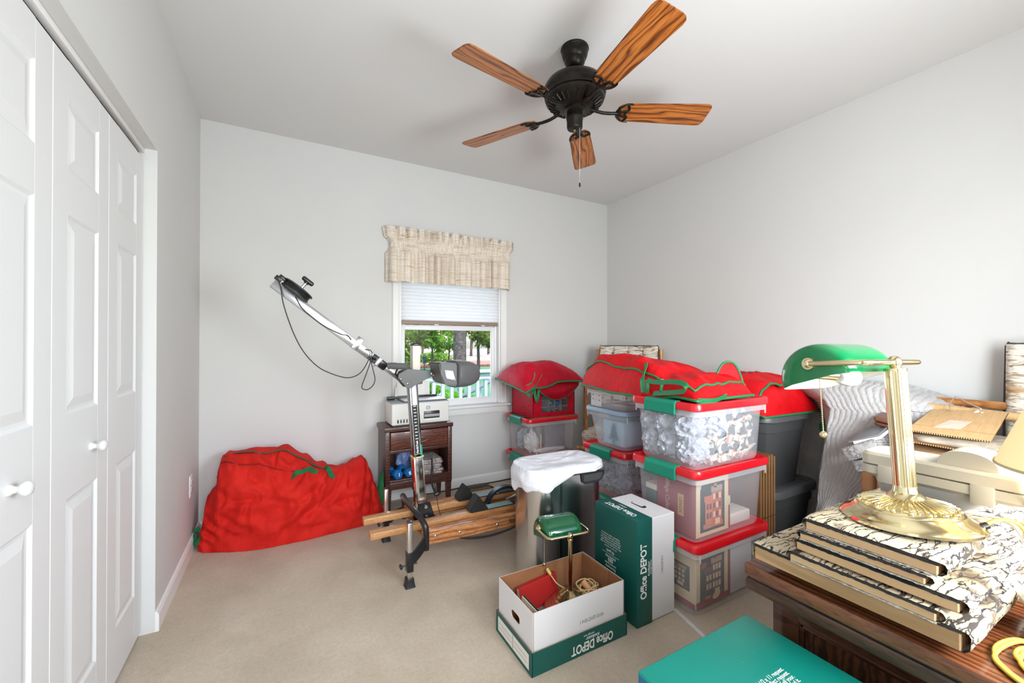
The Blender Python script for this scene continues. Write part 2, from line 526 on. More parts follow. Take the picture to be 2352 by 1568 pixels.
# ---- cellular shade
def _shade():
    m = bpy.data.materials.new('shade_fabric'); m.use_nodes = True
    nt = m.node_tree; nt.nodes.clear()
    o = nt.nodes.new('ShaderNodeOutputMaterial'); mx = nt.nodes.new('ShaderNodeMixShader')
    d = nt.nodes.new('ShaderNodeBsdfDiffuse'); t = nt.nodes.new('ShaderNodeBsdfTranslucent')
    v = coords(nt, (40, 40, 40))
    c = ramp(nt, noise_tex(nt, v, 12, 3), [(.3, (.88, .88, .89)), (.7, (.90, .90, .91))])
    nt.links.new(c, d.inputs[0]); nt.links.new(c, t.inputs[0]); mx.inputs[0].default_value = .32
    nt.links.new(d.outputs[0], mx.inputs[1]); nt.links.new(t.outputs[0], mx.inputs[2]); nt.links.new(mx.outputs[0], o.inputs[0])
    return m
SHADE = _shade()
RAILB = mat('taupe_rail', srgb(150, 128, 116), .5)
t = thing('cellular_shade', 'white pleated cellular shade pulled half way down the window', 'window shade', (1.238, YB + .03, 1.365))
z = 1.398; k = 0
sx0, sx1 = WX0 + .018, WX1 - .018
while z < 1.955:
    bm = BM(); dz = .0285
    def f(u, v, z=z): 
        return (sx0 + (sx1 - sx0) * u, YB + .034 - .016 * math.sin(PI * v), z + dz * v)
    sheet(bm, f, 1, 6)
    obj('pleat', bm, SHADE, t, 180)
    z += dz
bm = BM(); box(bm, sx0, sx1, YB + .014, YB + .040, 1.366, 1.398, .004); obj('bottom_rail', bm, RAILB, t)
for x in (1.10, 1.52):
    bm = BM(); box(bm, x - .018, x + .018, YB + .008, YB + .016, 1.364, 1.372, .003); obj('handle_tab', bm, VINYL, t)
bm = BM(); box(bm, sx0, sx1, YB + .010, YB + .045, 1.950, 1.962, .003); obj('head_rail', bm, VINYL, t)

# ---- gathered valance
def _valance():
    m, nt, b = _nt('woven_valance')
    v = coords(nt)
    vh = coords(nt, (3, 3, 60)); vv = coords(nt, (70, 70, 2))
    h = noise_tex(nt, vh, 2.2, 3, .6); q = noise_tex(nt, vv, 2.0, 3, .6)
    c = ramp(nt, h, [(.30, srgb(140, 112, 88)), (.40, srgb(216, 200, 180)), (.55, srgb(240, 232, 220)), (.75, srgb(224, 208, 190))])
    c2 = ramp(nt, q, [(.3, srgb(190, 164, 140)), (.45, srgb(236, 226, 212)), (.7, srgb(246, 240, 230))])
    c = mixc(nt, .45, c, c2)
    w1 = wave_tex(nt, coords(nt, (1.6, 1.6, 1)), 24, 5, 2, 1.2, 'BANDS', 'Z')
    c = mixc(nt, 1.0, c, ramp(nt, w1, [(.0, (.56, .49, .44)), (.06, (.80, .76, .72)), (.13, (1, 1, 1))]), 'MULTIPLY')
    nt.links.new(c, b.inputs['Base Color']); b.inputs['Roughness'].default_value = .95
    b.inputs['Specular IOR Level'].default_value = .1
    bump(nt, b, noise_tex(nt, v, 300, 3), .3, .002)
    return m
VAL = _valance()
t = thing('window_valance', 'beige woven gathered valance above the window', 'valance', (1.215, YB - .05, 1.68))
vx0, vx1, vy, vyw = .722, 1.735, YB - .075, YB - .003
tot = (vx1 - vx0) + 2 * (vy - vyw) * -1
def vpath(s):
    ret = vyw - vy; L = vx1 - vx0; d = s * (L + 2 * ret)
    if d < ret: return vx0, vyw - d, (-1, 0)
    if d < ret + L: return vx0 + (d - ret), vy, (0, -1)
    return vx1, vy + (d - ret - L), (1, 0)
def vfold(s, z):
    a = math.sin(s * 150 + 2.1 * math.sin(s * 41)) * .55 + .45 * math.sin(s * 260 + 1.3 + 2 * math.sin(s * 57))
    b = math.sin(s * 62 + 1.6 * math.sin(s * 23)) * .6 + .4 * math.sin(s * 118 + 2)
    if z > 1.985: k = min(1, (z - 1.985) / .05); return abs(math.sin(s * 60 + 1.2 * math.sin(s * 19))) ** .7 * .046 * k + a * .007 - .006
    k = min(1, (1.955 - z) / .05) if z < 1.955 else 0
    k2 = min(1, max(0, (1.955 - z)) / .25)
    return a * (.007 * (1 - k2) + .004) + (abs(math.sin(s * 47 + 1.5 * math.sin(s * 17))) ** .8 * .055 - .014 + b * .010) * k
def vsurf(z0, z1, wav):
    def f(u, v):
        x, y, n = vpath(u)
        z = z0 + (z1 - z0) * v
        if wav and v > .5: z += (.034 * abs(math.sin(u * 60 + 1.2 * math.sin(u * 19))) ** .5 - .012 + .005 * math.sin(u * 160)) * (v - .5) * 2
        if not wav and v < .2: z += .003 * math.sin(u * 60) * (1 - v * 5)
        o = vfold(u, z if wav else min(z, 1.984))
        ex = 0
        if wav and u < .08: ex = -.035 * (v) * (1 - u / .08)
        return (x + n[0] * o + ex, y + n[1] * o, z)
    return f
bm = BM(); sheet(bm, vsurf(1.985, 2.085, True), 420, 8); obj('header_ruffle', bm, VAL, t, 180)
bm = BM(); sheet(bm, vsurf(1.685, 1.986, False), 420, 26); obj('skirt', bm, VAL, t, 180)
bm = BM(); tube(bm, [(vx0 + .016, vyw, 1.968), (vx0 + .016, vy + .034, 1.968), (vx1 - .016, vy + .034, 1.968), (vx1 - .016, vyw, 1.968)], .005, sub=1); obj('curtain_rod', bm, VINYL, t)

# ---- floor register
BRONZE = mat('bronze_register', srgb(112, 98, 84), .45, .5)
t = thing('floor_register', 'bronze slotted floor heating register below the window', 'vent', (1.42, 3.175, 0))
bm = BM()
x0, x1, y0, y1 = 1.292, 1.55, 3.118, 3.236
for a in ((x0, x1, y0, y0 + .024), (x0, x1, y1 - .024, y1), (x0, x0 + .024, y0, y1), (x1 - .024, x1, y0, y1)): box(bm, *a, 0, .008, .002)
obj('rim', bm, BRONZE, t)
bm = BM(); box(bm, x0 + .02, x1 - .02, y0 + .02, y1 - .02, 0, .0015); obj('duct', bm, DARKGAP, t)
n = 17
for i in range(n):
    x = x0 + .030 + (x1 - x0 - .060) * i / (n - 1)
    bm = BM(); box(bm, x - .0025, x + .0025, y0 + .022, y1 - .022, .001, .0065); obj('slat', bm, BRONZE, t)

# ---- cord lying along the back wall
BLACK = mat('black_rubber', (.012, .012, .013), .45)
o = thing('power_cord', 'black power cord lying on the carpet along the back wall', 'cord', (1.4, 3.2, 0))
bm = BM(); tube(bm, [(.86, 3.235, .25), (.90, 3.246, .06), (1.0, 3.240, .005), (1.2, 3.235, .005), (1.32, 3.243, .005), (1.45, 3.243, .006), (1.6, 3.236, .005), (1.76, 3.24, .006), (1.9, 3.236, .006)], .0045); obj('cable', bm, BLACK, o, 180)
# ================================================================ ceiling fan
IRON = mat('oiled_bronze', (.022, .019, .015), .38, .75, var=.3, vscale=30)
def _oak():
    m, nt, b = _nt('oak_blade')
    wv = wave_tex(nt, coords(nt, (.9, 5, 5)), 2.2, 9, 1.6, 1.5, 'BANDS', 'Y')
    c = ramp(nt, wv, [(.0, srgb(104, 54, 20)), (.08, srgb(140, 78, 30)), (.20, srgb(168, 98, 40)), (1, srgb(190, 116, 52))])
    n1 = noise_tex(nt, coords(nt, (5, 110, 110)), 2.0, 3, .6)
    c = mixc(nt, 1.0, c, ramp(nt, n1, [(.36, (.50, .42, .34)), (.50, (1, 1, 1))]), 'MULTIPLY')
    n2 = noise_tex(nt, coords(nt, (2, 9, 9)), 1.5, 3)
    c = mixc(nt, .5, c, ramp(nt, n2, [(.3, (.75, .70, .64)), (.7, (1, 1, 1))]), 'MULTIPLY')
    nt.links.new(c, b.inputs['Base Color']); b.inputs['Roughness'].default_value = .4
    b.inputs['Coat Weight'].default_value = .15
    return m
OAK = _oak()
BRASS = mat('polished_brass', srgb(236, 208, 130), .16, 1.0)
FX, FY = 1.232, 1.602
t = thing('ceiling_fan', 'dark bronze ceiling fan with five oak blades', 'ceiling fan', (FX, FY, HC))
def fl(name, prof, m=IRON, n=40):
    bm = BM(); lathe(bm, prof, (FX, FY, 0), n); return obj(name, bm, m, t, 40)
fl('canopy', [(0, 2.646), (.066, 2.646), (.068, 2.638), (.064, 2.632), (.062, 2.615), (.056, 2.596), (.050, 2.590), (.050, 2.584), (.047, 2.572), (.036, 2.556), (.024, 2.548), (0, 2.546)])
fl('downrod', [(0, 2.56), (.020, 2.555), (.022, 2.546), (.016, 2.538), (.016, 2.50), (.026, 2.495), (0, 2.49)])
fl('motor_housing', [(0, 2.502), (.05, 2.500), (.105, 2.490), (.135, 2.474), (.147, 2.455), (.150, 2.440), (.1505, 2.425), (.146, 2.418), (.146, 2.405), (.120, 2.395), (0, 2.395)])
mh = fl('vent_ring', [(0, 2.40), (.142, 2.40), (.140, 2.388), (.118, 2.370), (.085, 2.358), (.07, 2.352), (0, 2.352)])
for i in range(30):
    a = 2 * PI * i / 30
    bm = BM()
    Mx = Matrix.Translation((FX, FY, 0)) @ Matrix.Rotation(a, 4, 'Z')
    bm2 = cbox(bm, (.112, 0, 2.368), (.040, .007, .010), .002, 1, Mx, (0, R(-32), 0))
    obj('vent_rib', bm, IRON, mh, 30)
fl('switch_housing', [(0, 2.355), (.050, 2.355), (.050, 2.345), (.038, 2.338), (.038, 2.316), (.0405, 2.312), (.0405, 2.300), (.038, 2.296), (.038, 2.262), (.034, 2.254), (0, 2.252)])
bm = BM(); lathe(bm, [(0, 2.252), (.006, 2.25), (.005, 2.244), (0, 2.242)], (FX, FY, 0), 12); obj('finial', bm, BRASS, t)
# blade outline in local x (out) / y (across)
def blade_poly():
    p = []
    r0, r1, w0, w1 = .205, .662, .056, .070
    p += [(r0 + .002, -.030), (r0 + .018, -.047), (r0 + .045, -w0)]
    p += [(r1 - .035, -w1), (r1 - .014, -w1 + .004), (r1 - .003, -w1 + .016), (r1, -w1 + .032)]
    q = [(x, -y) for x, y in reversed(p)]
    return p + q
BZ = 2.345
BPITCH = R(-12)
for k in range(5):
    a = R(46.55 + 72 * k)
    Mb = Matrix.Translation((FX, FY, BZ)) @ Matrix.Rotation(a, 4, 'Z') @ Matrix.Rotation(BPITCH, 4, 'X')
    bm = BM(); prism(bm, blade_poly(), Matrix.Identity(4), .006)
    bmesh.ops.bevel(bm, geom=[e for e in bm.edges if abs(e.verts[0].co.z - e.verts[1].co.z) < 1e-6], offset=.0015, segments=2, affect='EDGES')
    for v in bm.verts: v.co.x += 0
    # keep the grain along the blade: the mesh stays in blade space, the object carries the turn
    me = bpy.data.meshes.new('blade'); bmesh.ops.recalc_face_normals(bm, faces=bm.faces[:]); bm.to_mesh(me); bm.free(); me.materials.append(OAK); me.shade_smooth(); me.set_sharp_from_angle(angle=R(30))
    b = bpy.data.objects.new('blade', me); COL.objects.link(b); b.parent = t
    b.matrix_local = INV[t.name] @ Mb
    # ornate iron: crescent on the underside of the blade, with two inner ribs, and the arm to the motor
    def il(name, fn):
        bm = BM(); fn(bm); bm.transform(INV[t.name] @ Mb)
        return obj(name, bm, IRON, t, 40, local=True)
    def cres(bm):
        n = 22; out = []; inn = []
        for i in range(n + 1):
            s = -1 + 2 * i / n
            th = s * R(96)
            out.append((.262 - .062 * math.cos(th) , .060 * math.sin(th)))
            inn.append((.275 - .052 * math.cos(th) - .006 * abs(math.sin(2 * th)), .052 * math.sin(th) * .98))
        for lst in (out, inn): pass
        g = []
        for o_, i_ in zip(out, inn):
            g.append([bm.verts.new((o_[0], o_[1], -.003)), bm.verts.new((o_[0] * .6 + i_[0] * .4, o_[1] * .6 + i_[1] * .4, -.011)), bm.verts.new((i_[0], i_[1], -.003))])
        for p, q in zip(g, g[1:]):
            bm.faces.new((p[0], q[0], q[1], p[1])); bm.faces.new((p[1], q[1], q[2], p[2])); bm.faces.new((p[2], q[2], q[0], p[0]))
        tube(bm, [(.205, .0, -.006), (.232, .014, -.008), (.262, .022, -.006), (.252, .050, -.006)], .0058, 6, 4)
        tube(bm, [(.205, .0, -.006), (.232, -.014, -.008), (.262, -.022, -.006), (.252, -.050, -.006)], .0058, 6, 4)
        tube(bm, [(.262, .022, -.006), (.248, 0, -.007), (.262, -.022, -.006)], .004, 6, 4)
    il('blade_iron', cres)
    bm = BM()
    ca, sa = math.cos(a), math.sin(a)
    tube(bm, [(FX + ca * .085, FY + sa * .085, 2.352), (FX + ca * .13, FY + sa * .13, 2.340), (FX + ca * .17, FY + sa * .17, 2.337), (FX + ca * .215, FY + sa * .215, BZ - .006)], .008, 8, 5)
    obj('blade_arm', bm, IRON, t, 60)
bm = BM()
cx, cy = FX + .012, FY - .024
zz = 2.27
cyl(bm, (cx, cy, 2.27), (cx, cy, 1.985), .0011, n=6)
for i in range(60): bmesh.ops.create_icosphere(bm, subdivisions=1, radius=.0021, matrix=Matrix.Translation((cx, cy, 2.268 - i * .0047)))
pc = obj('pull_chain', bm, mat('steel', (.55, .54, .52), .3, 1), t, 180)
bm = BM(); lathe(bm, [(0, 1.99), (.003, 1.988), (.004, 1.975), (.0025, 1.968), (0, 1.967)], (cx, cy, 0), 10); obj('pull_end', bm, IRON, pc)
# ================================================================ ski exercise machine
RED_OAK = wood('ski_oak', srgb(112, 62, 30), srgb(176, 112, 66), srgb(206, 146, 96), (.8, 5, 5), 2.6, .3, True, 11, axis='Z')
RED_OAK2 = wood('ski_oak_pale', srgb(150, 98, 54), srgb(190, 134, 82), srgb(214, 160, 106), (1, 9, 9), 2.0, .35, True, 5, axis='Y')
CHROME = mat('chrome', (.80, .81, .83), .12, 1.0)
ALU = mat('brushed_aluminium', (.72, .71, .69), .28, 1.0, bumps=(220, .05, .001))
TAN = mat('tan_enamel', srgb(212, 203, 190), .4)
BLK = mat('black_enamel', (.014, .014, .016), .28)
FOAM = mat('grey_vinyl', srgb(92, 92, 92), .45, bumps=(140, .08, .002))
PLATE = mat('grey_plate', srgb(82, 82, 80), .42, .2)
TEALP = mat('teal_sticker', srgb(30, 150, 120), .4)
def _decal():
    m, nt, b = _nt('scale_decal')
    w1 = wave_tex(nt, coords(nt), 60, 0, 0, 1, 'BANDS', 'X')
    c = ramp(nt, w1, [(.55, srgb(46, 92, 92)), (.75, srgb(176, 206, 202))])
    c = mixc(nt, .5, c, srgb(96, 140, 138))
    nt.links.new(c, b.inputs['Base Color']); b.inputs['Roughness'].default_value = .35
    return m
DECAL = _decal()
SCREW = mat('screw_steel', (.7, .7, .7), .25, 1)
INKW = mat('white_ink', (.82, .82, .80), .6)
INKK = mat('black_ink', (.01, .01, .01), .6)
INKR = mat('red_ink', srgb(190, 40, 30), .6)
YC = 2.335
t = thing('ski_machine', 'wooden ski exercise machine with black mast and raised silver arm', 'exercise machine', (.9, YC, 0))
TILT = Matrix.Translation((.65, 0, .19)) @ Matrix.Rotation(R(1.3), 4, 'Y') @ Matrix.Translation((-.65, 0, -.19))
def sp(name, fn, m, parent=t, sm=35, M=None, label=None):
    bm = BM(); fn(bm)
    if M is not None: bm.transform(M)
    return obj(name, bm, m, parent, sm, label)
# long side beams, skis, cross pieces
for y0, y1, s in ((2.120, 2.160, -1), (2.510, 2.550, 1)):
    rl = sp('side_beam', lambda bm: box(bm, .648, 1.66, y0, y1, .152, .226, .006, 3), RED_OAK, M=TILT)
    yy = y0 if s < 0 else y1
    for x, z in ((.708, .193), (.847, .187), (1.077, .185), (1.5, .185)):
        def bolt(bm, x=x, z=z):
            Mx = TILT @ Matrix.Translation((x, yy, z)) @ Matrix.Rotation(R(90 * -s), 4, 'X')
            lathe(bm, [(0, -.001), (.0095, -.001), (.0085, .003), (.005, .0055), (0, .006)], n=14, M=Mx @ Matrix.Rotation(PI if s > 0 and False else 0, 4, 'X'))
        sp('bolt', bolt, SCREW, rl, 60)
for y in (2.205, 2.465):
    def inner(bm, y=y): box(bm, .66, 1.65, y - .012 , y + .012, .165, .215, .003)
    sp('inner_rail', inner, RED_OAK, M=TILT)
for y, name in ((2.238, 's'), (2.436, 's')):
    def ski(bm, y=y):
        box(bm, .392, 1.672, y - .029, y + .029, .200, .234, .004, 2)
    sp('ski', ski, RED_OAK2, M=Matrix.Identity(4))
for x in (.70, 1.15, 1.58):
    sp('roller', lambda bm: cyl(bm, (x, 2.17, .175), (x, 2.50, .175), .020, n=16), mat('grey_roller', (.2, .2, .2), .5), M=TILT)
sp('cross_board', lambda bm: box(bm, .66, .78, 2.158, 2.512, .155, .175, .003), RED_OAK, M=TILT)
sp('flywheel', lambda bm: (cyl(bm, (1.06, 2.32, .150), (1.06, 2.355, .150), .072, n=40), cyl(bm, (1.06, 2.30, .150), (1.06, 2.375, .150), .03, n=16)), BLK)
sp('belly_pan', lambda bm: tube(bm, [(.85, 2.125, .150), (.92, 2.125, .130), (1.03, 2.125, .118), (1.15, 2.125, .126), (1.24, 2.125, .142)], .006, 6, 4), BLK)
sp('rear_stand', lambda bm: (box(bm, 1.59, 1.63, 2.15, 2.52, .02, .16, .004), cyl(bm, (1.61, 2.13, .02), (1.61, 2.54, .02), .02, n=14)), BLK)
# toe cups and foot plates, one pair on each ski
def toe(bm, x, y, z):
    w = .036
    a = [(-.046, .0), (-.050, .020), (.004, .094), (.066, .010), (.062, 0)]
    prism(bm, a, Matrix.Translation((x, 0, z)) @ XZ(y), w * 2)
    bmesh.ops.bevel(bm, geom=bm.edges[:], offset=.004, segments=2, affect='EDGES')
for x, y in ((.995, 2.238), (.998, 2.436)):
    sp('toe_cup', lambda bm: toe(bm, x, y, .232), mat('black_moulded_plastic', (.025, .026, .027), .38), sm=30)
    fp = sp('foot_plate', lambda bm: box(bm, x + .05, x + .36, y - .033, y + .033, .232, .237, .001), BLK)
    sp('scale_sticker', lambda bm: box(bm, x + .065, x + .235, y - .030, y + .030, .2368, .2376), DECAL, fp)
# carrying handle arch
NAVY = mat('navy_plastic', srgb(30, 38, 52), .3)
def arch(bm):
    P = smooth_path([(1.115, 0, .215), (1.140, 0, .262), (1.185, 0, .292), (1.240, 0, .300), (1.295, 0, .288), (1.335, 0, .255), (1.352, 0, .215)], 6)
    rows = []
    for i, p in enumerate(P):
        d = (P[min(i + 1, len(P) - 1)] - P[max(i - 1, 0)]).normalized(); nn = Vector((-d.z, 0, d.x))
        rows.append([bm.verts.new(Vector((p.x, YC + a, p.z)) + nn * b) for a, b in ((-.02, -.008), (.02, -.008), (.02, .008), (-.02, .008))])
    for a, b in zip(rows, rows[1:]): bridge(bm, a, b)
    cap(bm, rows[0]); cap(bm, rows[-1])
sp('carry_handle', arch, NAVY)
sp('axle_clip', lambda bm: tube(bm, [(1.23, 2.30, .235), (1.29, 2.30, .245), (1.33, 2.30, .262)], .007, 8, 4), CHROME)
# front frame: black tube bent over the two beams
def hoop(bm):
    tube(bm, [(.655, 2.112, .135), (.655, 2.112, .235), (.645, 2.135, .275), (.625, 2.20, .305), (.615, YC, .312), (.625, 2.47, .305), (.645, 2.535, .275), (.655, 2.558, .235), (.655, 2.558, .135)], .016, 12, 5)
sp('front_hoop', hoop, BLK, sm=60)
for y, s in ((2.063, -1), (2.607, 1)):
    lg = sp('front_leg', lambda bm: box(bm, .543, .567, y - .017, y + .017, .03, .318, .003), ALU)
    sp('leg_cap', lambda bm: box(bm, .5425, .5675, y - .0175, y + .0175, .316, .323, .003), BLK, lg)
    sp('sleeve', lambda bm: box(bm, .539, .571, y - .021, y + .021, .075, .172, .003), BLK, lg)
    sp('rubber_foot', lambda bm: loft(bm, [(rrect(.05, .058, .008), 0), (rrect(.046, .052, .008), .008), (rrect(.036, .046, .006), .040)], M=Matrix.Translation((.555, y, 0))), BLACK, lg)
    def wing(bm, y=y):
        cyl(bm, (.51, y, .105), (.595, y, .105), .004, n=8)
        cbox(bm, (.512, y, .105), (.014, .034, .018), .006, 2)
    sp('wing_knob', wing, BLK, lg)
    for z in (.235, .275): sp('peg_hole', lambda bm: cyl(bm, (.5428, y + .0, z), (.5425, y, z), .004, n=10), BLK, lg)
    def strut(bm, y=y, s=s):
        tube(bm, [(.565, y, .125), (.60, y - s * .010, .15), (.655, y - s * .045, .185)], .01, sub=2, flat=(.012, .05))
    sp('strut', strut, BLK, lg, 20)
# mast
Mm = axes((.692, YC, .27), (1, 0, 0), (-.0725, 0, 1))
MD = Vector((-.0725, 0, 1)).normalized(); MX = Vector((MD.z, 0, -MD.x))
def mastbox(bm, s0, s1, wx, wy, bev=.004, off=0):
    Mt = Matrix.Identity(4); c = Vector((.692, YC, .27))
    MY = MX.cross(MD) * -1
    for i in range(3): Mt[i][0] = MX[i]; Mt[i][1] = (0, 1, 0)[i]; Mt[i][2] = MD[i]; Mt[i][3] = c[i]
    box(bm, -wx / 2 + off, wx / 2 + off, -wy / 2, wy / 2, s0, s1, bev, 2, Mt)
DKCH = mat('dark_chrome', (.20, .195, .19), .14, 1.0)
ms = sp('mast', lambda bm: mastbox(bm, 0, .74, .050, .060), DKCH)
sp('mast_sleeve', lambda bm: mastbox(bm, -.01, .30, .058, .068), CHROME, ms)
sp('sleeve_collar', lambda bm: mastbox(bm, .294, .304, .064, .074), BRASS, ms)
MT = Matrix.Identity(4)
_c = Vector((.692, YC - .0305, .27))
for i in range(3): MT[i][0] = MX[i]; MT[i][1] = MD[i]; MT[i][2] = Vector((0, -1, 0))[i]; MT[i][3] = _c[i]
def plate(x0, x1, y0, y1, h, m, nm, M=MT, par=ms):
    bm = BM(); box(bm, x0, x1, y0, y1, 0, h); bm.transform(M); return obj(nm, bm, m, par, 0)
plate(-.020, .014, .318, .60, .0006, INKK, 'scale_strip')
for a in ((-.020, -.0188, .318, .60), (.0128, .014, .318, .60), (-.020, .014, .318, .3195), (-.020, .014, .5985, .60)): plate(*a, .0009, INKW, 'scale_outline')
for i in range(11):
    y = .405 + i * .0185
    plate(-.010, .003 if i % 2 else .006, y, y + .0042, .001, INKW, 'scale_mark')
text('NordicTrack', MT @ Matrix.Translation((-.003, .360, .0006)) @ Matrix.Rotation(R(90), 4, 'Z'), .0165, INKW, ms, bold=.03, sx=.82)
plate(.014, .0245, .304, .37, .0007, TEALP, 'teal_label')
sp('foot_bracket', lambda bm: (prism(bm, [(.66, .20), (.78, .19), (.765, .215), (.735, .31), (.665, .31)], XZ(YC - .036), .006), prism(bm, [(.66, .20), (.78, .19), (.765, .215), (.735, .31), (.665, .31)], XZ(YC + .036), .006), box(bm, .66, .79, YC - .039, YC + .039, .185, .20, .003)), BLK)
for x, z in ((.71, .285), (.715, .225)):
    sp('bracket_bolt', lambda bm: cyl(bm, (x, YC - .046, z), (x, YC - .038, z), .010, n=6), SCREW)
# cord guide on the mast
sp('cord_guide', lambda bm: (tube(bm, [(.70, 2.30, .556), (.74, 2.30, .556), (.748, 2.30, .535), (.745, 2.30, .45), (.75, 2.30, .40), (.772, 2.30, .345)], .006, 8, 4), cbox(bm, (.775, 2.30, .343), (.030, .022, .018), .006)), BLK, ms)
sp('drive_cord', lambda bm: tube(bm, [(.748, 2.295, .555), (.757, 2.295, .44), (.772, 2.295, .34), (.783, 2.29, .27), (.80, 2.285, .205)], .002, 6, 4), BLACK, ms)
# pivot plates, tab, grip
PL = [(.552, 1.034), (.556, 1.046), (.606, 1.073), (.66, 1.066), (.724, 1.059), (.749, 1.050), (.755, 1.038), (.742, 1.024), (.66, .988), (.632, .966), (.600, .966), (.552, 1.022)]
for y in (YC - .038, YC + .038):
    pp = sp('pivot_plate', lambda bm: (prism(bm, PL, XZ(y), .006), bmesh.ops.bevel(bm, geom=bm.edges[:], offset=.0015, segments=1, affect='EDGES')), PLATE)
    if y < YC:
        for x, z, r_ in ((.568, 1.018, .0075), (.604, .990, .0075), (.742, 1.040, .0075), (.676, 1.003, .004), (.718, 1.033, .003)):
            sp('rivet', lambda bm: lathe(bm, [(0, .006), (r_ * .7, .005), (r_, .002), (r_, -.002), (0, -.002)], n=12, M=Matrix.Translation((x, y - .003, z)) @ Matrix.Rotation(R(90), 4, 'X')), SCREW, pp, 60)
sp('pivot_block', lambda bm: prism(bm, [(.60, .975), (.69, .985), (.70, 1.05), (.61, 1.06)], XZ(YC), .07), BLK)
up = sp('upright_tab', lambda bm: box(bm, .636, .680, YC - .03, YC + .03, 1.055, 1.205, .004), TAN)
sp('tab_cap', lambda bm: box(bm, .635, .681, YC - .031, YC + .031, 1.197, 1.217, .007, 3), BLK, up)
gp = sp('hand_grip', lambda bm: tube(bm, [(.485, YC - .10, 1.095), (.575, YC - .155, 1.093)], .0165, 16, 1), FOAM, sm=60)
for k in range(4): sp('grip_rib', lambda bm: cyl(bm, (.487 + .010 * k, YC - .101 - .006 * k, 1.095), (.492 + .010 * k, YC - .104 - .006 * k, 1.095), .0178, n=16), FOAM, gp, 60)
sp('grip_rod', lambda bm: tube(bm, [(.53, YC - .128, 1.085), (.532, YC - .06, 1.05), (.545, YC - .042, 1.04)], .005, 8, 3), BLK, gp)
# arm
A0, A1 = Vector((.560, YC, 1.028)), Vector((-.048, YC, 1.508))
AD = (A1 - A0).normalized(); AN = Vector((-AD.z, 0, AD.x)) * -1
def onarm(s, n, y=0): return A0 + AD * s + AN * n + Vector((0, y, 0))
MA = Matrix.Identity(4)
for i in range(3): MA[i][0] = AD[i]; MA[i][1] = (0, 1, 0)[i]; MA[i][2] = AN[i]; MA[i][3] = A0[i]
LA = (A1 - A0).length
WHT = mat('silver_arm', (.42, .42, .43), .22, .95)
def ab(bm, *a, bev=.003): box(bm, *a, bev, 2, MA)
sp('lower_arm', lambda bm: ab(bm, -.03, .22, -.016, .016, -.017, .017), WHT)
ua = sp('upper_arm', lambda bm: ab(bm, .13, LA, -.019, .019, -.022, .022), WHT)
cl = sp('clamp_collar', lambda bm: ab(bm, .085, .185, -.022, .022, -.022, .024, bev=.008), BLK)
sp('clamp_band', lambda bm: ab(bm, .125, .150, -.0235, .0235, -.0235, .0255, bev=.006), SCREW, cl)
for s in (.10, .14): sp('clamp_screw', lambda bm: tube(bm, [onarm(s, -.02), onarm(s, -.036)], .005, 8, 1), SCREW, cl)
bk = sp('cord_bracket', lambda bm: (ab(bm, .268, .300, -.021, .021, -.024, .045, bev=.002), ), WHT)
sp('bracket_slot', lambda bm: ab(bm, .270, .302, -.015, .015, .042, .0465, bev=.001), BLK, bk)
sp('bracket_screw', lambda bm: cyl(bm, onarm(.284, .012, -.021), onarm(.284, .012, -.024), .004, n=10), SCREW, bk)
sp('arm_end_clip', lambda bm: (ab(bm, LA - .02, LA + .012, -.018, .018, .022, .045), ab(bm, LA - .035, LA + .002, -.014, .014, .040, .058)), BLK, ua)
# resistance drum on the arm with its knob
def drumM(n0): return Matrix.Translation(onarm(LA - .10, n0)) @ MA.to_3x3().to_4x4()
dr = sp('drum', lambda bm: (lathe(bm, [(0, .022), (.072, .022), (.074, .025), (.074, .029), (0, .029)], n=36, M=drumM(0)), lathe(bm, [(0, .029), (.066, .029), (.066, .052), (0, .052)], n=36, M=drumM(0)), lathe(bm, [(0, .052), (.078, .052), (.079, .056), (.074, .060), (0, .060)], n=36, M=drumM(0))), mat('black_drum', (.03, .03, .03), .4))
for k in range(4): sp('cord_winding', lambda bm: tube(bm, [drumM(0) @ Vector((.068 * math.cos(a), .068 * math.sin(a), .033 + .005 * k)) for a in [2 * PI * q / 24 for q in range(24)]], .0028, 6, 1, True), BLACK, dr)
kn = sp('tension_knob', lambda bm: (cyl(bm, onarm(LA - .108, .095), onarm(LA - .108, .118), .012, n=12), cbox(bm, (0, 0, 0), (.062, .03, .022), .008, 3, Matrix.Translation(onarm(LA - .108, .112)) @ MA.to_3x3().to_4x4())), BLK)
sp('knob_spring', lambda bm: cyl(bm, onarm(LA - .108, .058), onarm(LA - .108, .096), .008, n=12), SCREW, kn)
# cords of the arm
def pY(l, y): return [(x, y + dy, z) for dy, (x, z) in zip([.0] * 99, l)]
sp('pull_cord', lambda bm: tube(bm, pY([(-.030, 1.535), (-.021, 1.514), (-.012, 1.472), (-.006, 1.425), (.005, 1.378), (.023, 1.318), (.046, 1.254), (.077, 1.188), (.117, 1.131), (.163, 1.087), (.214, 1.059), (.267, 1.039), (.299, 1.035), (.332, 1.043), (.36, 1.063), (.383, 1.098), (.4, 1.132), (.412, 1.142)], 2.30), .0026, 8, 4), BLACK, sm=180)
sp('pull_cord', lambda bm: tube(bm, pY([(.411, 1.146), (.403, 1.104), (.383, 1.046), (.363, .988), (.37, .972), (.392, .968), (.419, .988), (.43, 1.021), (.421, 1.068), (.41, 1.116), (.412, 1.144), (.414, 1.163), (.405, 1.177), (.391, 1.18), (.38, 1.184)], 2.300), .0026, 8, 4), BLACK, sm=180)
sp('pull_cord', lambda bm: tube(bm, pY([(.050, 1.445), (.078, 1.39), (.122, 1.347), (.173, 1.306), (.224, 1.278), (.266, 1.26), (.292, 1.256), (.312, 1.232)], 2.305), .0026, 8, 4), BLACK, sm=180)
